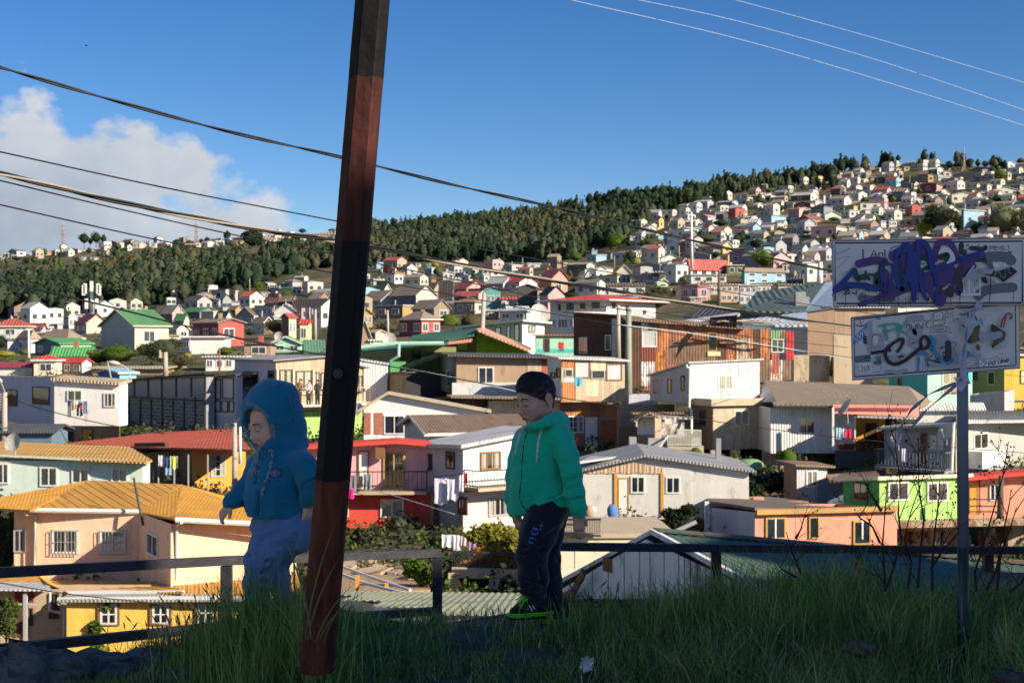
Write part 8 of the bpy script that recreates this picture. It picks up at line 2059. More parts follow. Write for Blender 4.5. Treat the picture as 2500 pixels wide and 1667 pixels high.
 Lr=SDF(C-.20,C+.20,.0042);Lr.chain(rim+[rim[0]],[.0075]*29,.006);Lr.wrinkle(.0012,180,4);sobj('hood_lining',Lr,LN,body,XFC,1)
 Li=SDF(C-.17,C+.17,.0045);Li.ell(C+Fv*.012,(.093*s*1.12+.004,.082*s+.004,.112*s+.004),.006,'add',[Fv,Sv,Uv]);Li.ell(C+Fv*.014,(.093*s*1.12-.003,.082*s-.003,.112*s-.003),.003,'sub',[Fv,Sv,Uv]);Li.cut(C+Fv*.055,Fv);sobj('inner_lining',Li,LN,body,XFC,1)
 GC=cloth('grey_blue_cord',(.24,.31,.44),.95,300,.8,.1)
 for pts,r in(([p(352,500,-.10),p(330,545,-.12),p(318,610,-.12),p(300,660,-.12),p(285,690,-.11)],.0062),([p(412,522,-.14),p(420,560,-.15),p(408,620,-.15),p(398,680,-.15),p(382,720,-.15),p(372,770,-.15),p(352,812,-.15)],.0066)):
  h=hug(sub(pts),T,.007);h[0]=pts[0];mb=MB();mb.tube([XFC(x)+Vector((.0035*math.sin(i*1.4),0,0))for i,x in enumerate(h)],[r*(1+.18*math.sin(i*1.9))for i in range(len(h))],7);mb.build('drawstring',GC,body,smooth=True)
 tubes_obj('placket_seam',[(hug(sub([p(372,545,-.1),p(355,640,-.1),p(342,740,-.1)]),T,.0005),.0022),(hug(sub([p(320,560,-.1),p(300,700,-.1)]),T,.0005),.0018),(hug(sub([p(505,752,-.1),p(500,800,-.1),p(470,850,-.1),p(455,900,-.1)]),T,.0006),.0022),(hug(sub([p(505,752,-.1),p(440,765,-.1),p(380,800,-.1)]),T,.0006),.0020)],cloth('fleece_seam',(.006,.085,.21),.9,200,.4),body)
 for bx,by in((340,606),(328,664)):
  c=hug([p(bx,by,-.1)],T,.003)[0];g=[([c+np.array([.007*math.cos(a),-.0015,.009*math.sin(a)])for a in[6.283*i/10 for i in range(11)]],.0017)];tubes_obj('button',g,mat('pale_button',(.35,.45,.55),rough=.4),body)
 bc=p(450,664,-.1);n=20;ring=[np.array([bc[0]+.028*math.cos(a)*(1.0),0,bc[2]+.0195*math.sin(a)*abs(math.sin(a))**.15])for a in[6.283*i/n for i in range(n+1)]]
 h=hug(ring,T,.003);yy=min(x[1]for x in h);mb=MB();cz_=XFC(np.array([bc[0],yy-.001,bc[2]]));mb.add([XFC(np.array([x[0],(x[1]+yy)/2-.001,x[2]]))for x in h[:-1]]+[cz_],[(i,(i+1)%n,n)for i in range(n)]);bd=mb.build('badge',cloth('badge_fabric',(.16,.22,.42),.9,500,.8,.5),body)
 tubes_obj('badge_edge',[([np.array([x[0],(x[1]+yy)/2-.002,x[2]])for x in h],.0016)],mat('badge_edge',(.008,.012,.04),rough=.8),bd)
 st=[];
 for i in range(11):a=math.pi/2+6.283*i/10;r=.011 if i%2==0 else .0045;st.append(XFC(np.array([bc[0]-.002+r*math.cos(a),yy-.004,bc[2]+r*math.sin(a)])))
 MB().add(st[:-1],[tuple(range(10))]).build('badge_star',mat('badge_star',(.45,.22,.38),rough=.8),bd)
 J=cloth('faded_denim',(.14,.25,.46),.95,380,.7,.30,.1)
 L=SDF((-.36,-.22,.02),(.20,.24,.56),.0055);L.cap(p(420,1000,0),p(560,995,0),.088,.096,.03);L.chain([p(480,1060,-.045),p(400,1150,-.06),p(350,1240,-.068),p(335,1340,-.05),p(335,1450,-.045),p(338,1510,-.045)],[.092,.078,.068,.058,.050,.048],.03);L.chain([p(560,1060,.04),p(492,1165,.05),p(450,1265,.055),p(480,1370,.06),p(506,1480,.06)],[.088,.064,.052,.046,.042],.014);L.ell(p(580,1060,0),(.075,.085,.075),.04)
 L.wrinkle(.0036,66,21);L.wrinkle(.0016,140,3)
 for a_,b_,r in((p(360,1075,-.12),p(520,1040,-.14),.009),(p(420,1150,-.15),p(600,1120,-.13),.010),(p(290,1190,-.11),p(430,1230,-.14),.009),(p(280,1300,-.10),p(420,1290,-.12),.009),(p(290,1350,-.10),p(400,1370,-.10),.008),(p(400,1300,-.10),p(440,1240,-.12),.009),(p(470,1080,-.15),p(580,1030,-.13),.007),(p(300,1420,-.09),p(390,1440,-.09),.008)):L.cap(a_,b_,r*.7,r,.016,'sub')
 L.cut(p(300,1530,0),(0,0,-1));sobj('jeans',L,J,body,XFC,1)
 tubes_obj('jeans_seam',[(hug(sub([p(470,1012,-.1),p(500,1080,-.1),p(545,1100,-.1),p(590,1090,-.1)]),L,.0004),.0020),(hug(sub([p(352,1100,-.1),p(372,1080,-.1),p(400,1060,-.1)]),L,.0004),.0018),(hug(sub([p(560,1020,-.1),p(600,1100,-.1)]),L,.0004),.0018)],cloth('denim_seam',(.08,.11,.22),.9,300,.5),body)
 for fx,fd in((318,-.045),(500,.05)):
  sh=SDF(p(fx,1560,fd)-np.array([.11,.06,.05]),p(fx,1560,fd)+np.array([.09,.06,.08]),.0045);a_,b_=p(fx-70,1568,fd),p(fx+40,1560,fd);sh.chain([a_,(a_+b_)/2+np.array([0,0,.008]),b_+np.array([0,0,.012])],[.024,.031,.033],.02);sh.cap(b_,b_+np.array([-.005,0,.05]),.03,.03,.02);sh.cut(a_-np.array([0,0,.02]),(0,0,-1));sobj('shoe',sh,cloth('grey_shoe',(.10,.10,.12),.8,200,.4),body,XFC,1)
 return body
boy_green();boy_blue()
# ---- people on the timber veranda, far away ----
def far_person(crop,x,yt,yb,Y,top,leg,label,lean=.0):
 base=PC(crop,x,yb,Y);hgt=(yb-yt)/CR[crop][2]/F*Y;f=hgt/1.65;q=lambda a,b,c:np.array([a,b,c])*f
 S=SDF((-.4*f,-.35*f,-.02),(.45*f,.35*f,1.72*f),.03*f);S.ell(q(.02+lean,-.02,1.54),q(.085,.095,.115),.02);S.cap(q(lean,0,1.42),q(0,0,1.35),.055*f,None,.03);S.chain([q(0,0,1.32),q(0,0,1.1),q(0,0,.9)],[.13*f,.14*f,.14*f],.05)
 for b in(-1,1):S.chain([q(.16*b,-.02,1.33),q(.2*b,-.14,1.1),q(.08*b+lean,-.30,1.02)],[.05*f,.042*f,.03*f],.03);S.chain([q(.08*b,0,.9),q(.085*b,-.02,.48),q(.09*b,.02,.04)],[.085*f,.06*f,.045*f],.03)
 V,Fq=S.mesh();b_=npmesh('person',V,Fq,[SKIN2],smooth=True);b_.location=base;tag(b_,label,'person')
 def bit(nm,ops,col):
  T=SDF((-.4*f,-.4*f,-.02),(.45*f,.35*f,1.75*f),.03*f)
  for o in ops:T.chain([q(*a)for a in o[0]],[r*f for r in o[1]],.03*f)
  V,Fq=T.mesh();npmesh(nm,V,Fq,[cloth('far_'+nm+str(col[0]),col)],parent=b_,smooth=True).location=(0,0,0)
 bit('top',[([(0,0,1.36),(0,0,1.1),(0,0,.92)],[.15,.165,.165])]+[([(.16*b,-.02,1.33),(.2*b,-.14,1.1),(.1*b+lean,-.28,1.03)],[.068,.06,.05])for b in(-1,1)],top)
 bit('trousers',[([(.08*b,0,.9),(.085*b,-.02,.48),(.09*b,.02,.08)],[.1,.078,.065])for b in(-1,1)],leg);bit('hair',[([(.05+lean,.03,1.60),(.02+lean,.03,1.62)],[.11,.11])],(.015,.012,.012))
vx=93.2
far_person('C',775,1098,1308,vx,(.20,.13,.05),(.08,.05,.06),'woman in a brown jacket leaning on the timber veranda rail',.05)
far_person('C',852,1108,1308,vx,(.75,.50,.50),(.05,.05,.06),'person in a pale pink top leaning on the timber veranda rail',.04)
far_person('C',925,1105,1308,vx,(.05,.045,.05),(.04,.04,.05),'person in dark clothes half hidden by the tall post on the veranda',-.04)
# ---------------- street signs ----------------
CR.update({'e':(2020,570,4.715),'f':(2240,570,4.715),'h':(2070,740,4.482),'i':(2270,730,4.265)})
PC_={'K':(.012,.010,.028),'B':(.012,.045,.27),'b':(.03,.26,.60),'P':(.085,.045,.22),'p':(.20,.15,.36),'g':(.008,.045,.055),'G':(.15,.18,.22),'a':(.40,.43,.50),'d':(.045,.042,.055),'t':(.10,.42,.40),'c':(.05,.30,.52),'n':(.022,.014,.022),'w':(.80,.81,.84),'o':(.17,.105,.06),'r':(.42,.07,.05),'M':(.40,.52,.45),'y':(.42,.55,.50)}
SM={k:mat('sign_paint_'+n,PC_[k],'plain',rough=.45,var=.12,bump=.05,spec=.35)for k,n in zip(PC_,'ink blue bright_blue purple lilac dark_green grey pale_grey charcoal teal cyan maroon white brown red mint pale_mint'.split())}
def sign(label,corners,Y,strokes,name='street_sign'):
 q=[PC('N',x,y,Y)for x,y in corners];rt=thing(name,label,'sign',q[3])
 def rnd(q,f):
  o=[]
  for i in range(4):
   a,b,c=q[i-1],q[i],q[(i+1)%4];d1=(a-b).normalized()*f;d2=(c-b).normalized()*f;o+=[b+d1,b+d1*.3+d2*.05,b+d2*.3+d1*.05,b+d2]
  return o
 MB().prism(rnd(q,.02),Vector((0,.004,0))).build('plate',mat('white_sign_plate',(.66,.67,.70),rough=.35,var=.1,wear=.12,wearcol=(.42,.42,.45),bump=.1,spec=.5),rt)
 m=MB();m.tube(q+[q[0]],.0035,5);m.build('edge',mat('sign_edge',(.35,.35,.38),rough=.5),rt)
 groups={}
 for i,(c,col,w,pts)in enumerate(strokes):
  pts=[tuple(map(float,t.split(',')))for t in pts.split()];yy=Y-.0006-.00022*i;key=col;mb=groups.setdefault(key,MB());k=CR[c][2]
  if w==0:mb.add([PC(c,x,y,yy)for x,y in pts],[tuple(range(len(pts)))]);continue
  P2=[];n=len(pts)
  if w<0:P2=[Vector(p)for p in pts];w=-w
  else:
   for j in range(n-1):
    p0,p1,p2,p3=[Vector(pts[min(max(j+d,0),n-1)])for d in(-1,0,1,2)]
    for s in range(6 if n>2 else 1):t=s/6;P2.append(.5*((2*p1)+(p2-p0)*t+(2*p0-5*p1+4*p2-p3)*t*t+(3*p1-p0-3*p2+p3)*t**3))
   P2.append(Vector(pts[-1]))
  L=[];Rr=[]
  for j,p in enumerate(P2):
   d=(P2[min(j+1,len(P2)-1)]-P2[max(j-1,0)]);d=d.normalized()if d.length>0 else Vector((1,0));nn=Vector((-d.y,d.x))*w/2;L.append(PC(c,*(p+nn),yy));Rr.append(PC(c,*(p-nn),yy))
  m_=len(L);mb.add(L+Rr,[(j,j+1,m_+j+1,m_+j)for j in range(m_-1)])
  for p in(P2[0],P2[-1]):mb.add([PC(c,p.x+w/2*math.cos(a*.785),p.y+w/2*math.sin(a*.785),yy-.0001)for a in range(8)],[tuple(range(8))])
 for c,mb in groups.items():o=mb.build('graffiti_'+SM[c].name.replace('sign_paint_','').split('.')[0],SM[c],rt);o['kind']='stuff'
 return rt
U_=[('N','K',-13,'205,640 205,152 1796,136 1798,655'),('N','K',-13,'222,666 1786,658'),('e','a',9,'85,235 265,170 170,225 105,240'),('e','a',9,'105,300 250,265 190,330 130,400'),('e','a',6,'130,470 240,430 130,490'),('e','K',-14,'410,190 410,300'),('e','K',-11,'500,270 535,190 572,270'),('e','K',-9,'515,245 560,245'),('e','K',10,'600,260 590,230 630,225 635,265'),('e','K',-12,'662,190 662,280'),('e','G',90,'390,740 520,760 640,740 740,745'),('f','G',120,'1080,310 1000,270 830,270 800,300'),('f','G',110,'1100,620 940,630 800,650 740,680 700,720'),('f','a',60,'800,540 870,560'),('f','d',60,'505,130 505,210 540,215'),('f','d',50,'620,170 740,180 780,170'),('f','d',0,'620,330 800,330 760,170 700,180'),('f','K',7,'595,125 560,135 605,165 560,190'),('f','K',6,'615,165 650,155 625,145 620,185 650,180'),('f','K',6,'665,145 700,180'),('f','K',6,'715,120 660,190'),('f','K',10,'765,150 785,135 800,160 770,175'),('f','K',6,'835,140 835,190'),('f','K',6,'825,145 870,150 870,170 835,172'),('f','K',6,'885,170 915,160 890,148 885,190 915,190'),('f','K',-6,'925,150 945,190 965,140'),('f','K',-6,'975,145 972,195'),('f','K',-6,'990,140 990,188 1025,182'),('f','K',-8,'1045,140 1055,178'),('f','K',-10,'1045,205 1075,225 1090,203'),('e','P',95,'360,350 450,330 560,310 660,330'),('e','P',150,'640,470 640,600 700,620'),('e','P',120,'720,700 850,640 980,600 1100,620 1180,590'),('e','P',60,'380,820 560,750 720,670'),('e','p',10,'705,260 740,170 830,150 880,190'),('e','P',120,'760,260 860,230 900,420'),('e','P',110,'1010,160 1100,130 1160,300'),('f','P',75,'200,300 240,120 370,110 450,260 520,330'),('f','P',230,'90,480 200,500 330,430'),('f','P',120,'260,560 420,480 520,440 620,380'),('f','P',85,'560,300 740,240'),('f','P',100,'290,700 280,760 260,800'),('f','P',60,'400,560 480,690 490,640'),('e','P',70,'1100,560 1200,680 1250,780'),('f','w',60,'300,180 270,230'),('f','w',70,'340,190 380,240 400,300 370,340'),('f','g',70,'270,270 340,250 330,290'),('e','g',60,'310,420 350,520 400,500 470,520'),('e','g',50,'560,470 560,580 600,520'),('e','y',30,'400,445 450,440 530,450'),('e','y',28,'450,540 510,590'),('e','g',26,'440,440 430,510'),('e','g',26,'480,470 540,480'),('e','g',70,'640,330 620,420'),('e','g',60,'830,330 850,520 900,640'),('e','d',60,'210,590 300,590 420,600 470,640'),('f','y',40,'60,330 90,350 50,380'),('f','y',34,'90,430 120,435'),('f','g',60,'40,280 110,290 150,380 100,400'),('f','d',70,'440,560 480,430 500,390'),('f','d',60,'480,520 500,640'),('f','d',80,'260,640 360,640 380,700'),('f','a',30,'300,640 340,610'),('f','n',0,'700,430 940,430 1075,380 1150,440 985,565 930,500 800,480'),('f','w',0,'865,335 935,340 942,392 870,395'),('f','G',60,'830,350 850,390'),('f','a',60,'740,430 840,440'),('f','w',3,'890,470 900,430 915,440 895,480'),('f','w',3,'955,420 930,450 960,460 955,500'),('f','w',3,'1000,385 1010,500 975,500'),('f','w',3,'1020,420 1060,400 1050,450 1090,460'),('e','B',60,'100,640 200,540 300,430'),('e','B',75,'90,650 250,600 400,600 560,640'),('e','B',34,'640,640 620,420 660,360 740,360 750,460 720,600 680,690 650,560'),('e','B',55,'860,640 800,560 790,300 830,210 900,200 950,260 900,560 860,640'),('e','B',62,'870,150 910,130 960,190 980,400 1000,760'),('e','B',60,'1000,700 1040,300 1060,110 1120,110 1180,220 1210,440'),('f','B',45,'0,90 80,130 160,260 190,420 225,560 225,810'),('e','B',60,'940,300 960,500 1000,640'),('e','B',50,'1080,540 1110,700 1150,760'),('f','B',40,'80,470 300,390 500,310 600,270'),('f','B',70,'520,290 680,245'),('e','B',14,'75,640 60,720'),('e','K',13,'230,600 235,650 200,700 190,690'),('e','K',8,'212,640 210,835'),('e','K',13,'245,650 250,690 225,700'),('e','K',13,'290,680 330,700 335,660'),('e','K',12,'385,690 410,680'),('e','K',9,'435,680 435,785'),('e','K',9,'597,680 597,830'),('e','K',9,'651,680 651,830'),('e','K',8,'815,740 815,830'),('e','K',5,'900,720 900,820'),('e','K',5,'930,720 928,810'),('e','K',5,'955,725 955,830'),('e','K',5,'975,720 975,800'),('e','K',8,'1045,680 1045,770'),('f','K',8,'130,690 130,780'),('f','K',8,'488,680 488,820'),('f','K',9,'843,480 840,600 826,795'),('f','G',10,'1100,640 1103,770'),('f','K',8,'445,650 445,690'),('f','K',7,'380,740 388,820'),('f','w',0,'500,686 730,684 730,716 500,716'),('f','w',16,'536,530 536,700'),('f','w',14,'597,530 597,690'),('f','w',14,'655,530 655,690'),('f','w',16,'718,530 720,700'),('f','a',0,'530,525 640,365 665,375 650,395 728,525'),('f','w',4,'640,370 540,522'),('f','a',5,'585,470 610,430 630,380'),('f','n',6,'540,535 538,620'),('f','n',6,'655,530 660,620'),('f','n',5,'680,530 680,560'),('f','n',0,'735,500 790,500 806,560 795,585 735,550')]
for i_ in range(26):x=660+i_*17;U_.append(('e','K',3,f'{x},{735+i_*7%30} {x-2+i_%3},{790+i_*11%40}'))
sign('upper of the two street signs, white with purple and blue graffiti over a maroon arrow',[(180,130),(1850,110),(1858,672),(188,692)],5.86,U_)
L_=[('N','K',-12,'1215,710 368,800 372,1288 1280,1222'),('N','d',-11,'1258,706 1738,668 1744,1190 1300,1220'),('h','b',0,'50,385 215,225 215,345 60,455'),('h','b',0,'290,180 358,138 360,178'),('h','a',60,'240,220 235,420 240,520'),('h','K',9,'85,238 150,252 215,225'),('h','K',7,'132,185 150,245'),('h','w',8,'58,420 60,370 95,415'),('h','w',8,'105,405 105,340 135,385 135,320'),('h','w',8,'145,320 158,345 170,290'),('h','w',8,'158,345 162,375'),('h','w',8,'190,360 185,290 210,285 212,300 192,318 215,325 212,345 190,355'),('h','d',40,'185,370 190,430'),('h','a',0,'250,330 390,330 390,560 250,565'),('h','w',0,'255,520 262,400 290,345 330,345 365,400 388,505'),('h','a',0,'258,515 268,400 295,350 325,350 358,400 382,503'),('h','K',4,'255,520 262,400 285,345 335,345 370,410 388,505'),('h','w',0,'270,400 280,365 300,352 330,365 338,400 325,450 292,475 272,450'),('h','K',3,'270,400 280,362 305,350 332,366 338,405 322,455 295,478 274,450 270,400'),('h','K',6,'282,405 284,407'),('h','K',6,'306,400 308,402'),('h','K',3,'280,440 292,448 304,438 310,446'),('h','K',0,'250,530 388,508 390,540 254,566'),('h','K',2,'290,478 300,520'),('h','G',0,'80,580 245,560 250,640 80,650'),('h','w',0,'108,655 258,645 262,755 110,770'),('h','K',4,'118,680 122,765'),('h','K',4,'135,690 155,680 140,750'),('h','K',4,'165,690 160,755'),('h','K',4,'160,720 185,715'),('h','K',4,'187,685 184,750'),('h','K',4,'200,745 202,685 220,695 202,715'),('h','K',5,'215,680 242,740'),('h','K',5,'240,675 212,748'),('h','K',3,'265,750 355,740 355,560'),('h','G',40,'330,590 350,650 300,650'),('h','d',14,'190,600 205,585 245,600'),('h','t',20,'300,600 355,580'),('h','t',22,'340,250 400,235 540,230 560,260 470,300 390,310'),('h','t',30,'400,240 415,330 430,400'),('h','t',26,'545,230 560,400'),('h','t',26,'640,215 580,290 660,340'),('h','t',10,'640,200 820,185'),('h','a',70,'680,170 800,165'),('h','a',120,'700,330 760,300'),('h','K',7,'635,270 670,230 680,300'),('h','K',7,'695,230 700,290 740,285 745,230'),('h','K',7,'760,285 770,225 810,280 825,220'),('h','K',8,'880,200 860,225 860,255 885,275'),('h','t',8,'840,190 905,195'),('h','c',50,'900,370 920,500'),('h','c',40,'760,560 840,540 880,600'),('h','c',26,'775,600 768,745'),('h','c',24,'860,600 880,690'),('h','a',60,'720,400 700,440 760,470'),('h','d',50,'900,640 960,650 985,660'),('h','a',40,'440,745 560,755 640,730'),('h','a',60,'480,600 620,580'),('h','d',30,'560,590 600,580'),('h','n',34,'460,520 450,490 480,450 560,400 600,395 605,420 580,480 545,530'),('h','n',40,'450,470 410,540 430,620 480,660 540,665 620,630 700,570 790,490'),('h','n',36,'800,480 800,400 845,365 885,420 870,480 820,500 800,460'),('h','t',4,'370,680 372,790'),('h','t',4,'408,690 408,800'),('h','t',4,'552,690 553,790'),('h','c',5,'815,640 817,760'),('h','c',6,'875,680 873,755'),('i','w',0,'35,215 45,140 130,138 140,215'),('i','K',5,'48,215 50,150 128,142 132,212'),('i','K',5,'35,228 150,215 148,258 50,278 32,232'),('i','K',4,'88,165 70,178 80,200 100,200 106,178 88,163'),('i','K',5,'38,290 100,278 175,290 165,335 100,345 50,335 38,290'),('i','K',4,'38,290 5,290 20,312 0,352 60,340'),('i','K',4,'175,290 215,300 200,320 230,355 165,338'),('i','K',4,'58,305 70,325 80,300'),('i','K',4,'88,300 90,325'),('i','K',4,'102,325 102,300 118,305 116,322 102,326'),('i','K',4,'126,325 136,298 146,322'),('i','K',3,'130,315 142,315'),('i','K',3,'160,165 175,125 185,160'),('i','K',3,'155,200 165,175 180,190 160,205'),('i','K',3,'190,140 195,200'),('i','K',3,'200,170 225,140 215,200'),('i','K',3,'235,135 250,130 230,160 245,175 235,240 200,245'),('i','p',8,'250,255 270,210 300,210'),('i','p',6,'270,195 310,240'),('i','p',5,'290,240 315,280 315,335'),('i','B',12,'315,155 345,165 400,145'),('i','B',12,'400,145 385,280 330,270'),('i','a',90,'60,420 150,410'),('i','c',50,'40,420 60,560'),('i','c',40,'110,600 130,660 200,660 230,630'),('i','a',120,'180,560 120,500 150,440'),('i','d',70,'190,460 190,600 170,620'),('i','K',8,'0,605 30,590'),('i','K',11,'60,590 70,620 95,625 90,650 65,652'),('i','K',10,'155,560 140,555 138,590 160,600 165,570 150,640'),('i','d',5,'225,460 255,445 275,480 250,520 290,600'),('i','a',40,'0,660 100,690 150,690'),('i','B',14,'460,160 490,220'),('i','b',16,'525,205 548,260'),('i','b',8,'545,95 560,120'),('i','a',5,'560,240 590,170 640,170'),('i','a',5,'665,120 740,110 770,150'),('i','d',0,'415,330 510,265 525,280 515,355 430,470 390,450'),('i','o',0,'440,335 522,275 512,355 540,375 530,430 430,472'),('i','d',0,'635,270 655,258 797,350 780,420 650,515 640,480 700,420 700,360 640,335'),('i','o',0,'720,310 797,352 775,410 660,500 690,440 745,400'),('i','a',75,'545,390 640,390 720,370'),('i','o',40,'500,490 505,520'),('i','a',8,'660,520 780,500 800,450'),('i','a',40,'440,560 520,600'),('i','r',20,'740,290 760,220 800,160 840,155 855,190 830,205'),('i','r',18,'790,190 780,240 770,290'),('i','c',40,'400,560 350,660'),('i','G',5,'440,580 510,660 420,700'),('i','d',9,'698,600 700,605'),('i','d',8,'756,568 758,575'),('i','w',0,'515,640 830,610 835,680 518,708'),('i','d',6,'545,650 575,640 590,665 570,695 542,690 535,665 550,648'),('i','d',7,'555,668 575,660 570,680'),('i','G',12,'615,690 612,655 640,650 640,670 618,675'),('i','G',12,'655,680 652,655 675,650 678,675 655,682'),('i','G',12,'690,640 668,645'),('i','K',6,'733,628 715,632 713,665 735,665 735,650'),('i','K',6,'745,668 743,628 760,660 760,625'),('i','K',6,'770,625 778,658 786,635 795,658 798,622'),('i','K',6,'810,660 808,622 826,625 822,642 810,645')]
sign('lower tilted street sign, white with a black looped tag, stickers and brown arrows',[(343,786),(1772,648),(1778,1213),(352,1314)],5.9,L_)
rt=thing('sign_post','grey-blue round post that carries the two street signs, dark green towards its foot','post',P(2351,1600,5.94))
pm=mat('sign_post_paint',(.20,.235,.31),rough=.5,var=.2,wear=.15,wearcol=(.30,.32,.38),bump=.3);pg=mat('sign_post_dark_green',(.03,.055,.055),rough=.5,var=.3,wear=.2,wearcol=(.16,.18,.22))
MB().tube([P(2351,1337,5.94),P(2349,590,5.94)],.0235,16).build('upper_shaft',pm,rt,smooth=True);MB().tube([P(2352,1640,5.94),P(2351,1336,5.94)],.0238,16).build('lower_shaft',pg,rt,smooth=True)
def strip(label,lines,w,col,Y=5.84):
 rt=thing('plastic_strip',label,'strip',P(*lines[0][0],Y));m=mat('plastic_strip',col,rough=.4,var=.2,spec=.5)
 for k_,pts in enumerate(lines):
  vs=[];q=[]
  for a,b in zip(pts,pts[1:]):q+=[(a[0]+(b[0]-a[0])*i/5,a[1]+(b[1]-a[1])*i/5)for i in range(5)]
  q.append(pts[-1])
  for i,(u,v)in enumerate(q):a=q[max(i-1,0)];b=q[min(i+1,len(q)-1)];d=Vector((b[0]-a[0],b[1]-a[1])).normalized();n_=Vector((-d.y,d.x))*w*(.55+.35*math.sin(i*.9+k_));vs+=[P(u+n_.x,v+n_.y,Y+.004*math.sin(i)),P(u-n_.x,v-n_.y,Y+.01+.004*math.cos(i*1.3))]
  MB().add(vs,[(2*i,2*i+2,2*i+3,2*i+1)for i in range(len(q)-1)]).build('tape',m,rt)
strip('white plastic strip tied round the sign post and looped over the lower sign',[[(2396,738),(2380,760),(2368,810),(2350,860),(2345,925)],[(2393,740),(2372,762),(2360,820),(2352,925)],[(2332,928),(2350,918),(2368,934),(2340,940)],[(2334,936),(2344,948),(2362,932)]],9,(.50,.55,.66))
strip('loose tails of pale plastic strip trailing left from the sign post',[[(2334,934),(2268,962),(2225,1000),(2196,1048),(2192,1080)],[(2334,940),(2262,1000),(2228,1040),(2200,1080)]],5,(.30,.35,.48))
# ---------------- cables ----------------
CBL=[('twisted black cable crossing the upper sky',[(-60,150,8.6),(0,165,8.8),(250,238,9.2),(560,322,9.8),(828,383,10.4),(1100,450,11.2),(1361,508,12),(1573,560,12.8),(1760,603,13.6),(2040,664,15),(2300,712,17),(2600,760,20)],.0085,2),('thin cable second from the top on the left',[(-60,360,9),(0,371,9.2),(400,458,10.2),(812,538,11.4),(1140,602,13),(1600,684,16),(2060,756,20),(2600,830,26)],.0055,1),('thick bundled cable, the heaviest one, running to the street signs',[(-60,414,9),(0,424,9.2),(300,495,9.8),(600,555,10.4),(811,587,11),(895,600,11.3),(1208,662,12.4),(1500,710,13.6),(1730,748,14.6),(2076,798,16.4),(2600,866,20)],.0125,3),('thin cable running just below the thick bundle',[(-60,428,9),(0,441,9.2),(250,501,10),(560,571,11),(800,618,12),(1184,698,14),(1361,735,15),(1600,764,17),(1900,800,20),(2600,870,27)],.0052,1),('thin cable below the bundle that crosses the left ridge houses',[(-60,488,9),(0,500,9.2),(400,589,10.6),(800,664,12),(1106,720,14),(1565,802,18),(2070,872,24),(2600,930,30)],.0052,1),('lowest cable, passing behind the boy in green and the white houses',[(-60,670,12),(0,685,12.4),(272,750,14),(646,840,17),(1000,902,21),(1256,950,24),(1521,994,28),(2032,1066,34),(2560,1110,40)],.0095,1),('pale wire at the top right, lowest of three',[(1340,-14,30),(1392,0,30),(1800,95,32),(2150,197,34),(2560,326,36)],.0058,0),('pale wire at the top right, middle of three',[(1500,-14,30),(1557,0,30),(1800,52,32),(2150,150,34),(2560,290,36)],.0055,0),('pale wire at the top right corner, highest of three',[(1740,-14,30),(1794,0,30),(2150,98,33),(2560,220,36)],.005,0),('dark cable sagging from the left concrete pole past the laundry house',[(14,968,78),(70,988,78),(131,1006,80),(260,1036,82),(400,1058,88)],.03,1),('thin cable sagging across the yellow wall',[(-40,1415,40),(165,1449,42),(360,1470,44),(540,1492,45)],.018,1),('thin wire slanting across the red lower storey',[(850,1195,50),(950,1235,48),(1060,1310,44)],.012,1),('wire from the pink house balcony to the white balcony house',[(840,1190,55),(930,1201,54),(1110,1255,50)],.014,0),('wire crossing the lilac and timber house gable',[(500,806,60),(646,838,62),(742,860,64)],.02,1),('pale wire over the tarpaulin shack',[(880,880,60),(1100,920,64),(1260,955,70)],.02,0),('lower of two wires over the rusty house',[(1500,792,60),(1720,818,66),(2070,876,80)],.022,0),('upper of two wires over the rusty house',[(1500,752,60),(1800,818,70),(2070,848,85)],.018,1)]
BKC=mat('black_cable',(.012,.012,.014),rough=.5,bump=.1);PLC=mat('pale_wire',(.45,.55,.60),rough=.4,bump=.1);CRC=mat('cable_painted_sunlit',(.30,.27,.22),rough=.55,bump=.1)  # last one is cream: sunlight painted onto one strand of the bundle
for lab,pts,r,k in CBL:
 q=[P(*p)for p in pts];S_=[]
 for i in range(len(q)-1):
  p0,p1,p2,p3=q[max(i-1,0)],q[i],q[i+1],q[min(i+2,len(q)-1)]
  for s in range(14 if k>1 else 6):t=s/(14 if k>1 else 6);S_.append(.5*((2*p1)+(p2-p0)*t+(2*p0-5*p1+4*p2-p3)*t*t+(3*p1-p0-3*p2+p3)*t**3))
 S_.append(q[-1])
 if k<2:o=MB().tube(S_,r,6).build('cable',PLC if k==0 else BKC,smooth=True);tag(o,lab,'cable')
 else:
  rt=thing('cable',lab,'cable',q[0])
  for j in range(k):
   a0=6.283*j/k;MB().tube([p+Vector((0,math.sin(a0+i*.28),math.cos(a0+i*.28)))*r*.85 for i,p in enumerate(S_)],r*(.72 if k>2 else .8),6).build('strand',CRC if j==0 and k==3 else BKC,rt,smooth=True)
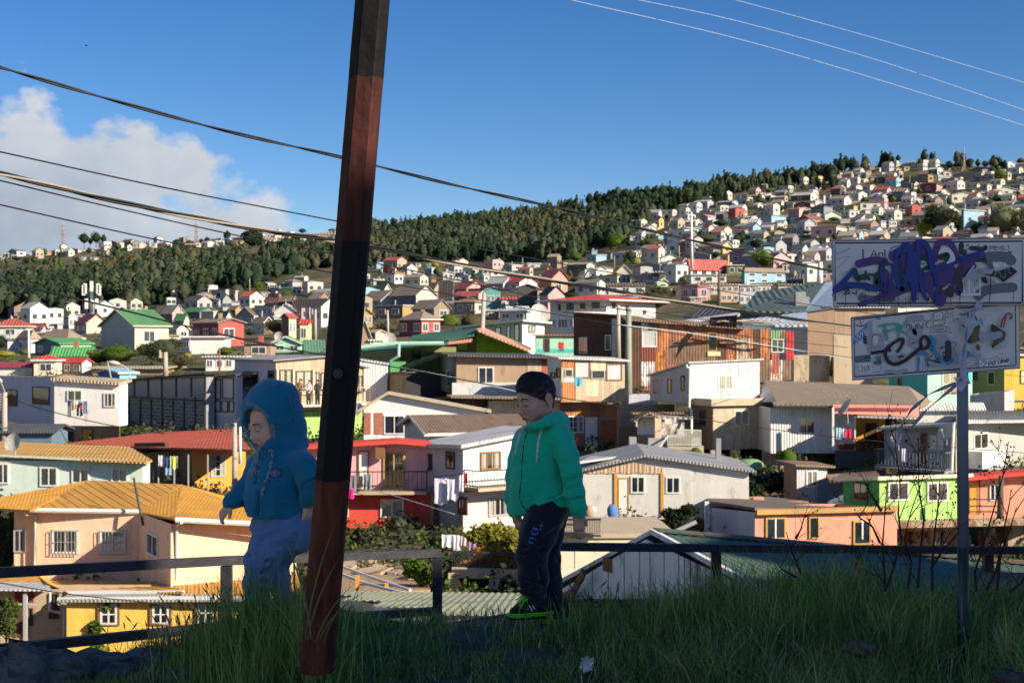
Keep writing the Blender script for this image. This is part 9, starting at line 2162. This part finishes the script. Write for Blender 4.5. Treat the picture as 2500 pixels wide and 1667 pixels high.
   # ---------------- poles, masts, lamps ----------------
CONC=mat('concrete_pole',(.42,.38,.33),rough=.9,var=.3);GPOL=mat('green_grey_pole',(.28,.32,.25),rough=.8,var=.2)
def upole(label,c,x0,y0,x1,y1,Y=None,w=.13,m=CONC,ins=0,lamp=None,name='utility_pole',cat='pole'):
 u,v=cuv(c,x1,y1);Y=Y or float(depth(u,v));a,b=PC(c,x1,y1,Y),PC(c,x0,y0,Y);rt=thing(name,label,cat,a);MB().tube([a-Vector((0,0,.5)),b],[w*1.25,w*.8],8).build('shaft',m,rt,smooth=True)
 for i in range(ins):
  z=b+(a-b)*(.04+i*.05);g=MB();g.tube([z-Vector((w*2.2,.1,0)),z-Vector((w*2.2,.1,-.22))],w*.55,6);g.tube([z-Vector((w*2.3,.1,0)),z],.03,5);g.build('insulator',mat('insulator',(.45,.36,.30),rough=.4),rt)
 if lamp:
  lx,ly=lamp;h=PC(c,lx,ly,Y-.5);g=MB();g.tube([b,b.lerp(h,.5)+Vector((0,0,abs(h.x-b.x)*.25)),h],.045,6);g.build('arm',m,rt);d=(h-b);d.z*=.3;d.normalize();g=MB();g.tube([h-d*.2,h,h+d*.35,h+d*.7],[.06,.15,.17,.05],8);g.build('lamp_head',FRM['g'],rt,smooth=True)
 return rt
for a in(('concrete lamp pole with insulators at the left edge','A',40,530,32,945,80,.16,CONC,7,(2,440)),('concrete street lamp beside the orange house','A',1925,780,1925,1345,66,.12,CONC,0,(1985,752)),('white tube mast beside the street lamp of the orange house','A',1970,812,1970,1030,68,.07,FRM['w']),('concrete pole with a stack of insulators behind the dark workshop','Z',2012,595,2010,840,115,.2,CONC,6),('slim white pole in front of the tan hipped house','Z',350,320,350,672,170,.14,FRM['w']),('leaning lamp arm over the roof left of the dark workshop','Z',1580,850,1585,900,105,.05,FRM['g'],0,(1430,735)),('thin leaning rod with a blue top on the workshop roof','Z',1305,705,1365,900,104,.05,FRM['g']),('thin dark post on the white house left of the timber house','C',120,835,120,1040,105,.07,FRM['b']),('concrete pole beside the tall steel post','C',908,535,905,785,190,.16),('second concrete pole left of the tall steel post','C',860,505,860,610,230,.14),('leaning concrete pole above the lime green house','E',612,55,582,512,118,.2,CONC,3),('grey wooden pole behind the patched box room','E',1712,150,1712,602,104,.16),('mossy green pole right of the dark clad house','E',1797,165,1795,990,98,.22,GPOL),('brown pole above the rusty house','G',1002,50,1000,468,155,.18,BARK,3),('tall white mast in front of the red roofed white house','T',1052,660,1060,1400,300,.26,FRM['w']),('short pole left of the white mast','T',885,1120,885,1250,310,.12),('wooden pole standing in the dark valley','T',148,940,148,1020),('twin poles at the forest edge, left one','T',542,740,545,895),('twin poles at the forest edge, right one','T',572,735,572,900,None,.2,CONC,3),('pole below the forest edge left of the twin poles','T',475,840,475,940),('lamp pole with a satellite dish at its foot','X',540,880,545,1250,150,.12,FRM['g'],3),('pole above the cream school-like row','W',145,500,145,640),('pole above the salmon tower house','W',545,560,545,640),('pole left of the white house with a blue window','W',1400,480,1400,640),('concrete pole on the slope below the dark wood','Y',893,330,895,515),('concrete pole left of the steel post, beside the yellow tower house','Y',1793,760,1790,1200,180,.18,CONC,3),('mossy pole in front of the red house','J',2165,540,2155,872,63,.14,BARK),('pale pole beside the strong blue house','V',1092,830,1095,1060),('thin pole above the silver olive mass','V',1265,700,1265,960),('red and white capped white chimney pillar behind the upper sign','c',2105,105,2095,365,260,.5,FRM['w']),('dark pole on the top of the right hill','V',355,400,335,640),('pole on the skyline beside the small tree','U',625,540,622,690)):upole(*a)
def lattice(label,c,x,y0,y1,wpx,Y=None,name='pylon',arms=True,col=(.30,.27,.28)):
 u,v=cuv(c,x,y1);Y=Y or float(depth(u,v));a,b=PC(c,x,y1,Y),PC(c,x,y0,Y);w=wpx/CR[c][2]/F*Y/2;H_=b.z-a.z;rt=thing(name,label,'pylon',a);m=mat('pylon_steel',col,rough=.6);g=MB();r=max(.12,Y*.00022);f=lambda t:w*(1-t)**1.1+w*.08
 for sx in(-1,1):
  for sy in(-1,1):g.tube([a+Vector((sx*f(t),sy*f(t),H_*t))for t in(0,.3,.6,1)],r,4)
 for i in range(9):
  t,t2=i/9,(i+1)/9
  for sy in(-1,1):g.tube([a+Vector((-f(t),sy*f(t),H_*t)),a+Vector((f(t2),sy*f(t2),H_*t2))],r*.7,4);g.tube([a+Vector((f(t),sy*f(t),H_*t)),a+Vector((-f(t2),sy*f(t2),H_*t2))],r*.7,4)
 g.build('lattice',m,rt)
 if arms:
  for t in(.58,.74,.9):g=MB();z=Vector((0,0,H_*t));g.bar(a+z-Vector((w*1.15,0,0)),a+z+Vector((w*1.15,0,0)),r*1.6);g.build('cross_arm',m,rt)
lattice('left lattice pylon on the far ridge under the cloud','K',452,132,318,34);lattice('right lattice pylon on the far ridge under the cloud','K',1410,126,285,26)
lattice('thin red and white mast on the skyline of the right hill','V',1252,-60,310,22,None,'mast',False,(.55,.35,.38))
rt=upole('white mobile phone mast with panel antennas in front of the dark wood','K',660,570,660,785,360,.45,FRM['w'],0,None,'mobile_phone_mast','mast')
for i,(dx,dz)in enumerate(((-1.6,-.6),(1.6,-.6),(0,.0),(-1.3,-4.4),(1.3,-4.4),(-2.0,-1.0),(2.0,-1.0))):p=PC('K',660,585,359)+Vector((dx,-.4,dz));g=MB();g.cbox(p,.7,.5,2.6);g.build('antenna_panel',FRM['w'],rt)
def dish(label,c,x,y,Y,r,face=(-.5,-.7,.5)):
 p=PC(c,x,y,Y);n=Vector(face).normalized();a=n.cross(Vector((0,0,1))).normalized();b=a.cross(n);rt=thing('satellite_dish',label,'satellite dish',p);vs=[p-n*.12*r]
 for j in(1,2,3):
  for i in range(16):t=6.283*i/16;rr_=r*j/3;vs.append(p+a*math.cos(t)*rr_+b*math.sin(t)*rr_*1.08+n*(.28*r*(j/3)**2-.12*r))
 fs=[(0,1+i,1+(i+1)%16)for i in range(16)]+[(1+j*16+i,1+(j+1)*16+i,1+(j+1)*16+(i+1)%16,1+j*16+(i+1)%16)for j in(0,1)for i in range(16)]
 MB().add(vs,fs).build('reflector',mat('dish_grey',(.50,.48,.45),rough=.5),rt,smooth=True);g=MB();q=p+n*r*1.05;g.tube([p-b*r*.95,q],.018,5);g.cbox(q,.09,.09,.09);g.build('feed_arm',FRM['g'],rt);MB().tube([p-n*.05,p-n*r*.3-Vector((0,0,r*.9)),p-n*r*.3-Vector((0,0,r*1.5))],.03,6).build('mount',FRM['g'],rt)
dish('round satellite dish on the pale ochre roof at the left','A',108,945,64,.42,(-.3,-.8,.25));dish('satellite dish on the lamp pole in the middle of the town','C',1515,772,148,.72,(.1,-.9,.2));dish('satellite dish tilted up on the edge of the big brown roof','H',1728,490,81,.55,(-.85,-.1,.6));dish('small dish on the grey balcony house wall, left','J',1310,240,73.5,.4,(-.8,-.5,.2));dish('dish beside the downpipe of the grey balcony house','J',1708,185,73,.42,(-.6,-.6,.3))
dish('white dish on the mint gabled cottage roof','Y',1292,1128,168,.55,(-.2,-.9,.3));dish('large pale dish in front of the grey hipped house','W',372,1270,138,.95,(.3,-.8,.3));dish('dish beside the brick panel house','C',1250,1345,88,.42,(-.4,-.7,.5))
# ---------------- washing ----------------
def cloth_item(label,name,c,x0,y0,x1,y1,Y,col,grp=None,legs=False,group=None):
 rr=random.Random(int(x0*3+y0));n,k_=7,6;vs=[];w=x1-x0
 for j in range(k_+1):
  t=j/k_
  for i in range(n+1):
   s=i/n;x=x0+w*s+(rr.uniform(-.04,.04)+.05*math.sin(t*3+s*4))*w*t;y=y0+(y1-y0)*t*(1-.12*abs(math.sin(s*5+x0))*t)+w*.05*math.sin(s*math.pi);vs.append(PC(c,x,y,Y+.035*math.sin(s*11+x0)*(.3+t)))
 fs=[(j*(n+1)+i,j*(n+1)+i+1,(j+1)*(n+1)+i+1,(j+1)*(n+1)+i)for j in range(k_)for i in range(n)if not(legs and j>1 and i==n//2)]
 o=MB().add(vs,fs).build(name,cloth('washing_'+'_'.join(str(int(v*99))for v in col),col,.9,60,.2,.12,.1));tag(o,label,'clothing','washing hung out on the houses')
CI=cloth_item
for a in(('navy trousers hanging leftmost below the laundry house window','trousers','Z',822,1180,860,1395,85.5,(.02,.03,.08),None,True),('brown garment hanging second below the laundry house window','shirt','Z',868,1172,896,1310,85.5,(.35,.18,.10)),('white cloth hanging below the laundry house window','towel','Z',897,1185,955,1232,85.5,(.7,.7,.7)),('tan garment below the white cloth on the laundry house','shirt','Z',903,1235,940,1285,85.45,(.45,.30,.18)),('dark garment in the middle of the laundry house washing','trousers','Z',930,1205,1003,1385,85.55,(.03,.045,.05),None,True),('small red garment on the laundry house washing line','shirt','Z',978,1240,1000,1292,85.4,(.6,.03,.08)),('blue denim garment hanging rightmost below the laundry house window','jeans','Z',1013,1188,1060,1357,85.5,(.10,.16,.40),None,True),('white garment on the orange house porch','shirt','A',1300,1045,1340,1140,69.5,(.66,.66,.70)),('navy shirt on the orange house porch','shirt','A',1345,1058,1392,1165,69.5,(.04,.08,.22)),('pale blue garment below the navy shirt on the orange house porch','trousers','A',1355,1148,1412,1212,69.4,(.25,.38,.58),None,True),('lime yellow shirt on the orange house porch','shirt','A',1395,1050,1460,1162,69.5,(.55,.60,.18)),('purple cloth on the pink house balcony','towel','D',398,452,445,560,61.7,(.35,.14,.55)),('magenta garment below the purple cloth on the pink house balcony','shirt','D',398,550,468,622,61.6,(.85,.03,.35)),('grey shirt on the pink house balcony','shirt','D',446,455,504,582,61.7,(.20,.19,.20)),('dark brown garment on the pink house balcony','shirt','D',505,460,530,545,61.7,(.10,.06,.05)),('blue-grey trousers on the pink house balcony','trousers','D',535,448,586,566,61.7,(.20,.26,.30),None,True),('white sheet hung longest beside the white balcony house','sheet','D',1028,475,1117,670,58.5,(.62,.60,.72)),('second white sheet beside the white balcony house','sheet','D',1118,480,1196,636,58.3,(.64,.62,.74)),('narrow white cloth at the balcony end of the sheets','towel','D',1196,452,1230,577,58.2,(.66,.64,.76)),('red and dark cloth hanging over the white balcony end','towel','D',1232,440,1258,520,58.2,(.30,.03,.06)),('white sheet on the lower line above the vines','sheet','D',1080,866,1160,960,52,(.70,.70,.72)),('white shirt on the lower line above the vines','shirt','D',1160,868,1207,988,52,(.74,.74,.76)),('pale pink towel on the lower line above the vines','towel','D',1212,878,1266,950,52,(.62,.48,.52)),('patterned purple towel on the lower line above the vines','towel','D',1268,884,1330,985,52,(.36,.22,.36)),('pale blue shirt on the veranda line under the red fascia','shirt','H',1650,650,1690,752,81.7,(.40,.55,.68)),('white shorts on the veranda line under the red fascia','shorts','H',1690,658,1725,740,81.7,(.62,.68,.74),None,True),('red towel on the veranda line under the red fascia','towel','H',1726,662,1783,745,81.7,(.65,.02,.10)),('light blue towel hanging out of the patched box room window','towel','E',1348,740,1418,815,90.5,(.10,.45,.62)),('white towel on the slate balcony railing','towel','J',1350,318,1386,432,73.2,(.60,.58,.72)),('white garments hung behind the lower street sign','sheet','a',10,5,60,60,120,(.62,.64,.66))):CI(*a)
g=MB();g.tube([PC('D',1015,470,58.6),PC('D',1235,445,58.1)],.012,5);o=g.build('clothes_line',BKC);tag(o,'clothes line that carries the white sheets','line');g=MB();g.tube([PC('D',1060,855,52),PC('D',1345,885,52)],.012,5);o=g.build('clothes_line',BKC);tag(o,'lower clothes line above the autumn vines','line')
rr=random.Random(31)
for lab,c,x,y,Y,sx,sz,col in(('blue plastic drum under the prefab terrace','I',612,668,60,.45,.55,'B'),('grey basin on a drum under the prefab terrace','I',440,635,58,.6,.3,'g'),('terracotta pot below the basin','I',430,655,57.5,.4,.4,'T'),('green bag heaped under the tan rendered house','H',945,1000,78,1.6,.6,'H')):
 p=PC(c,x,y,Y);g=MB();k=9;vs=[p+Vector((math.cos(a)*sx*.5*w_*rr.uniform(.85,1.1),math.sin(a)*sx*.4*w_,z*sz))for z,w_ in((0,.85),(.3,1.05),(.7,1),(1,.55))for a in[6.283*i/k for i in range(k)]];g.add(vs,[(j*k+i,j*k+(i+1)%k,(j+1)*k+(i+1)%k,(j+1)*k+i)for j in range(3)for i in range(k)]+[tuple(range(3*k,4*k))]);o=g.build(lab.split()[1 if lab.split()[1]not in('plastic','blue')else 2]if lab.split()[1].isalpha()else 'item',paint(col),smooth=True);tag(o,lab,lab.split()[1])
g=MB();g.tube([PC('I',1070,785,44),PC('I',1255,700,44)],.07,7);o=g.build('pipe',FRM['g']);tag(o,'grey pipe leaning in the shade above the shed roof','pipe')
g=MB();b=P(211,112,120);g.tube([b-Vector((.15,0,0)),b,b+Vector((.14,0,0))],[.02,.06,.02],6);o=g.build('bird',LASH);wg=MB();wg.add([b,b+Vector((-.05,.3,.08)),b+Vector((.06,.05,0)),b+Vector((-.05,-.3,.08))],[(0,1,2),(0,3,2)]).build('wing',LASH,o);tag(o,'tiny dark bird high in the sky at the upper left','bird')
g=MB();c_=PC('V',1215,1425,360);g.prism([c_+Vector((x,0,z))for x,z in((-2.3,0),(2.3,0),(2.2,.8),(1.2,.85),(.7,1.4),(-1.2,1.4),(-1.9,.85),(-2.3,.7))],Vector((0,1.7,0)));o=g.build('parked_car',mat('dark_car_paint',(.03,.03,.04),rough=.3));tag(o,'dark parked car just above the upper street sign','car')
for x in(-1.4,1.4):w=MB();q=c_+Vector((x,-.05,.3));w.tube([q,q+Vector((0,1.8,0))],.34,10);w.build('wheel',BKC,o)
w=MB();q=c_+Vector((0,-.03,0));w.prism([q+Vector((x,0,z))for x,z in((-1.5,.9),(1.0,.9),(.6,1.32),(-1.1,1.32))],Vector((0,.02,0)));w.build('side_window',FARGL,o)
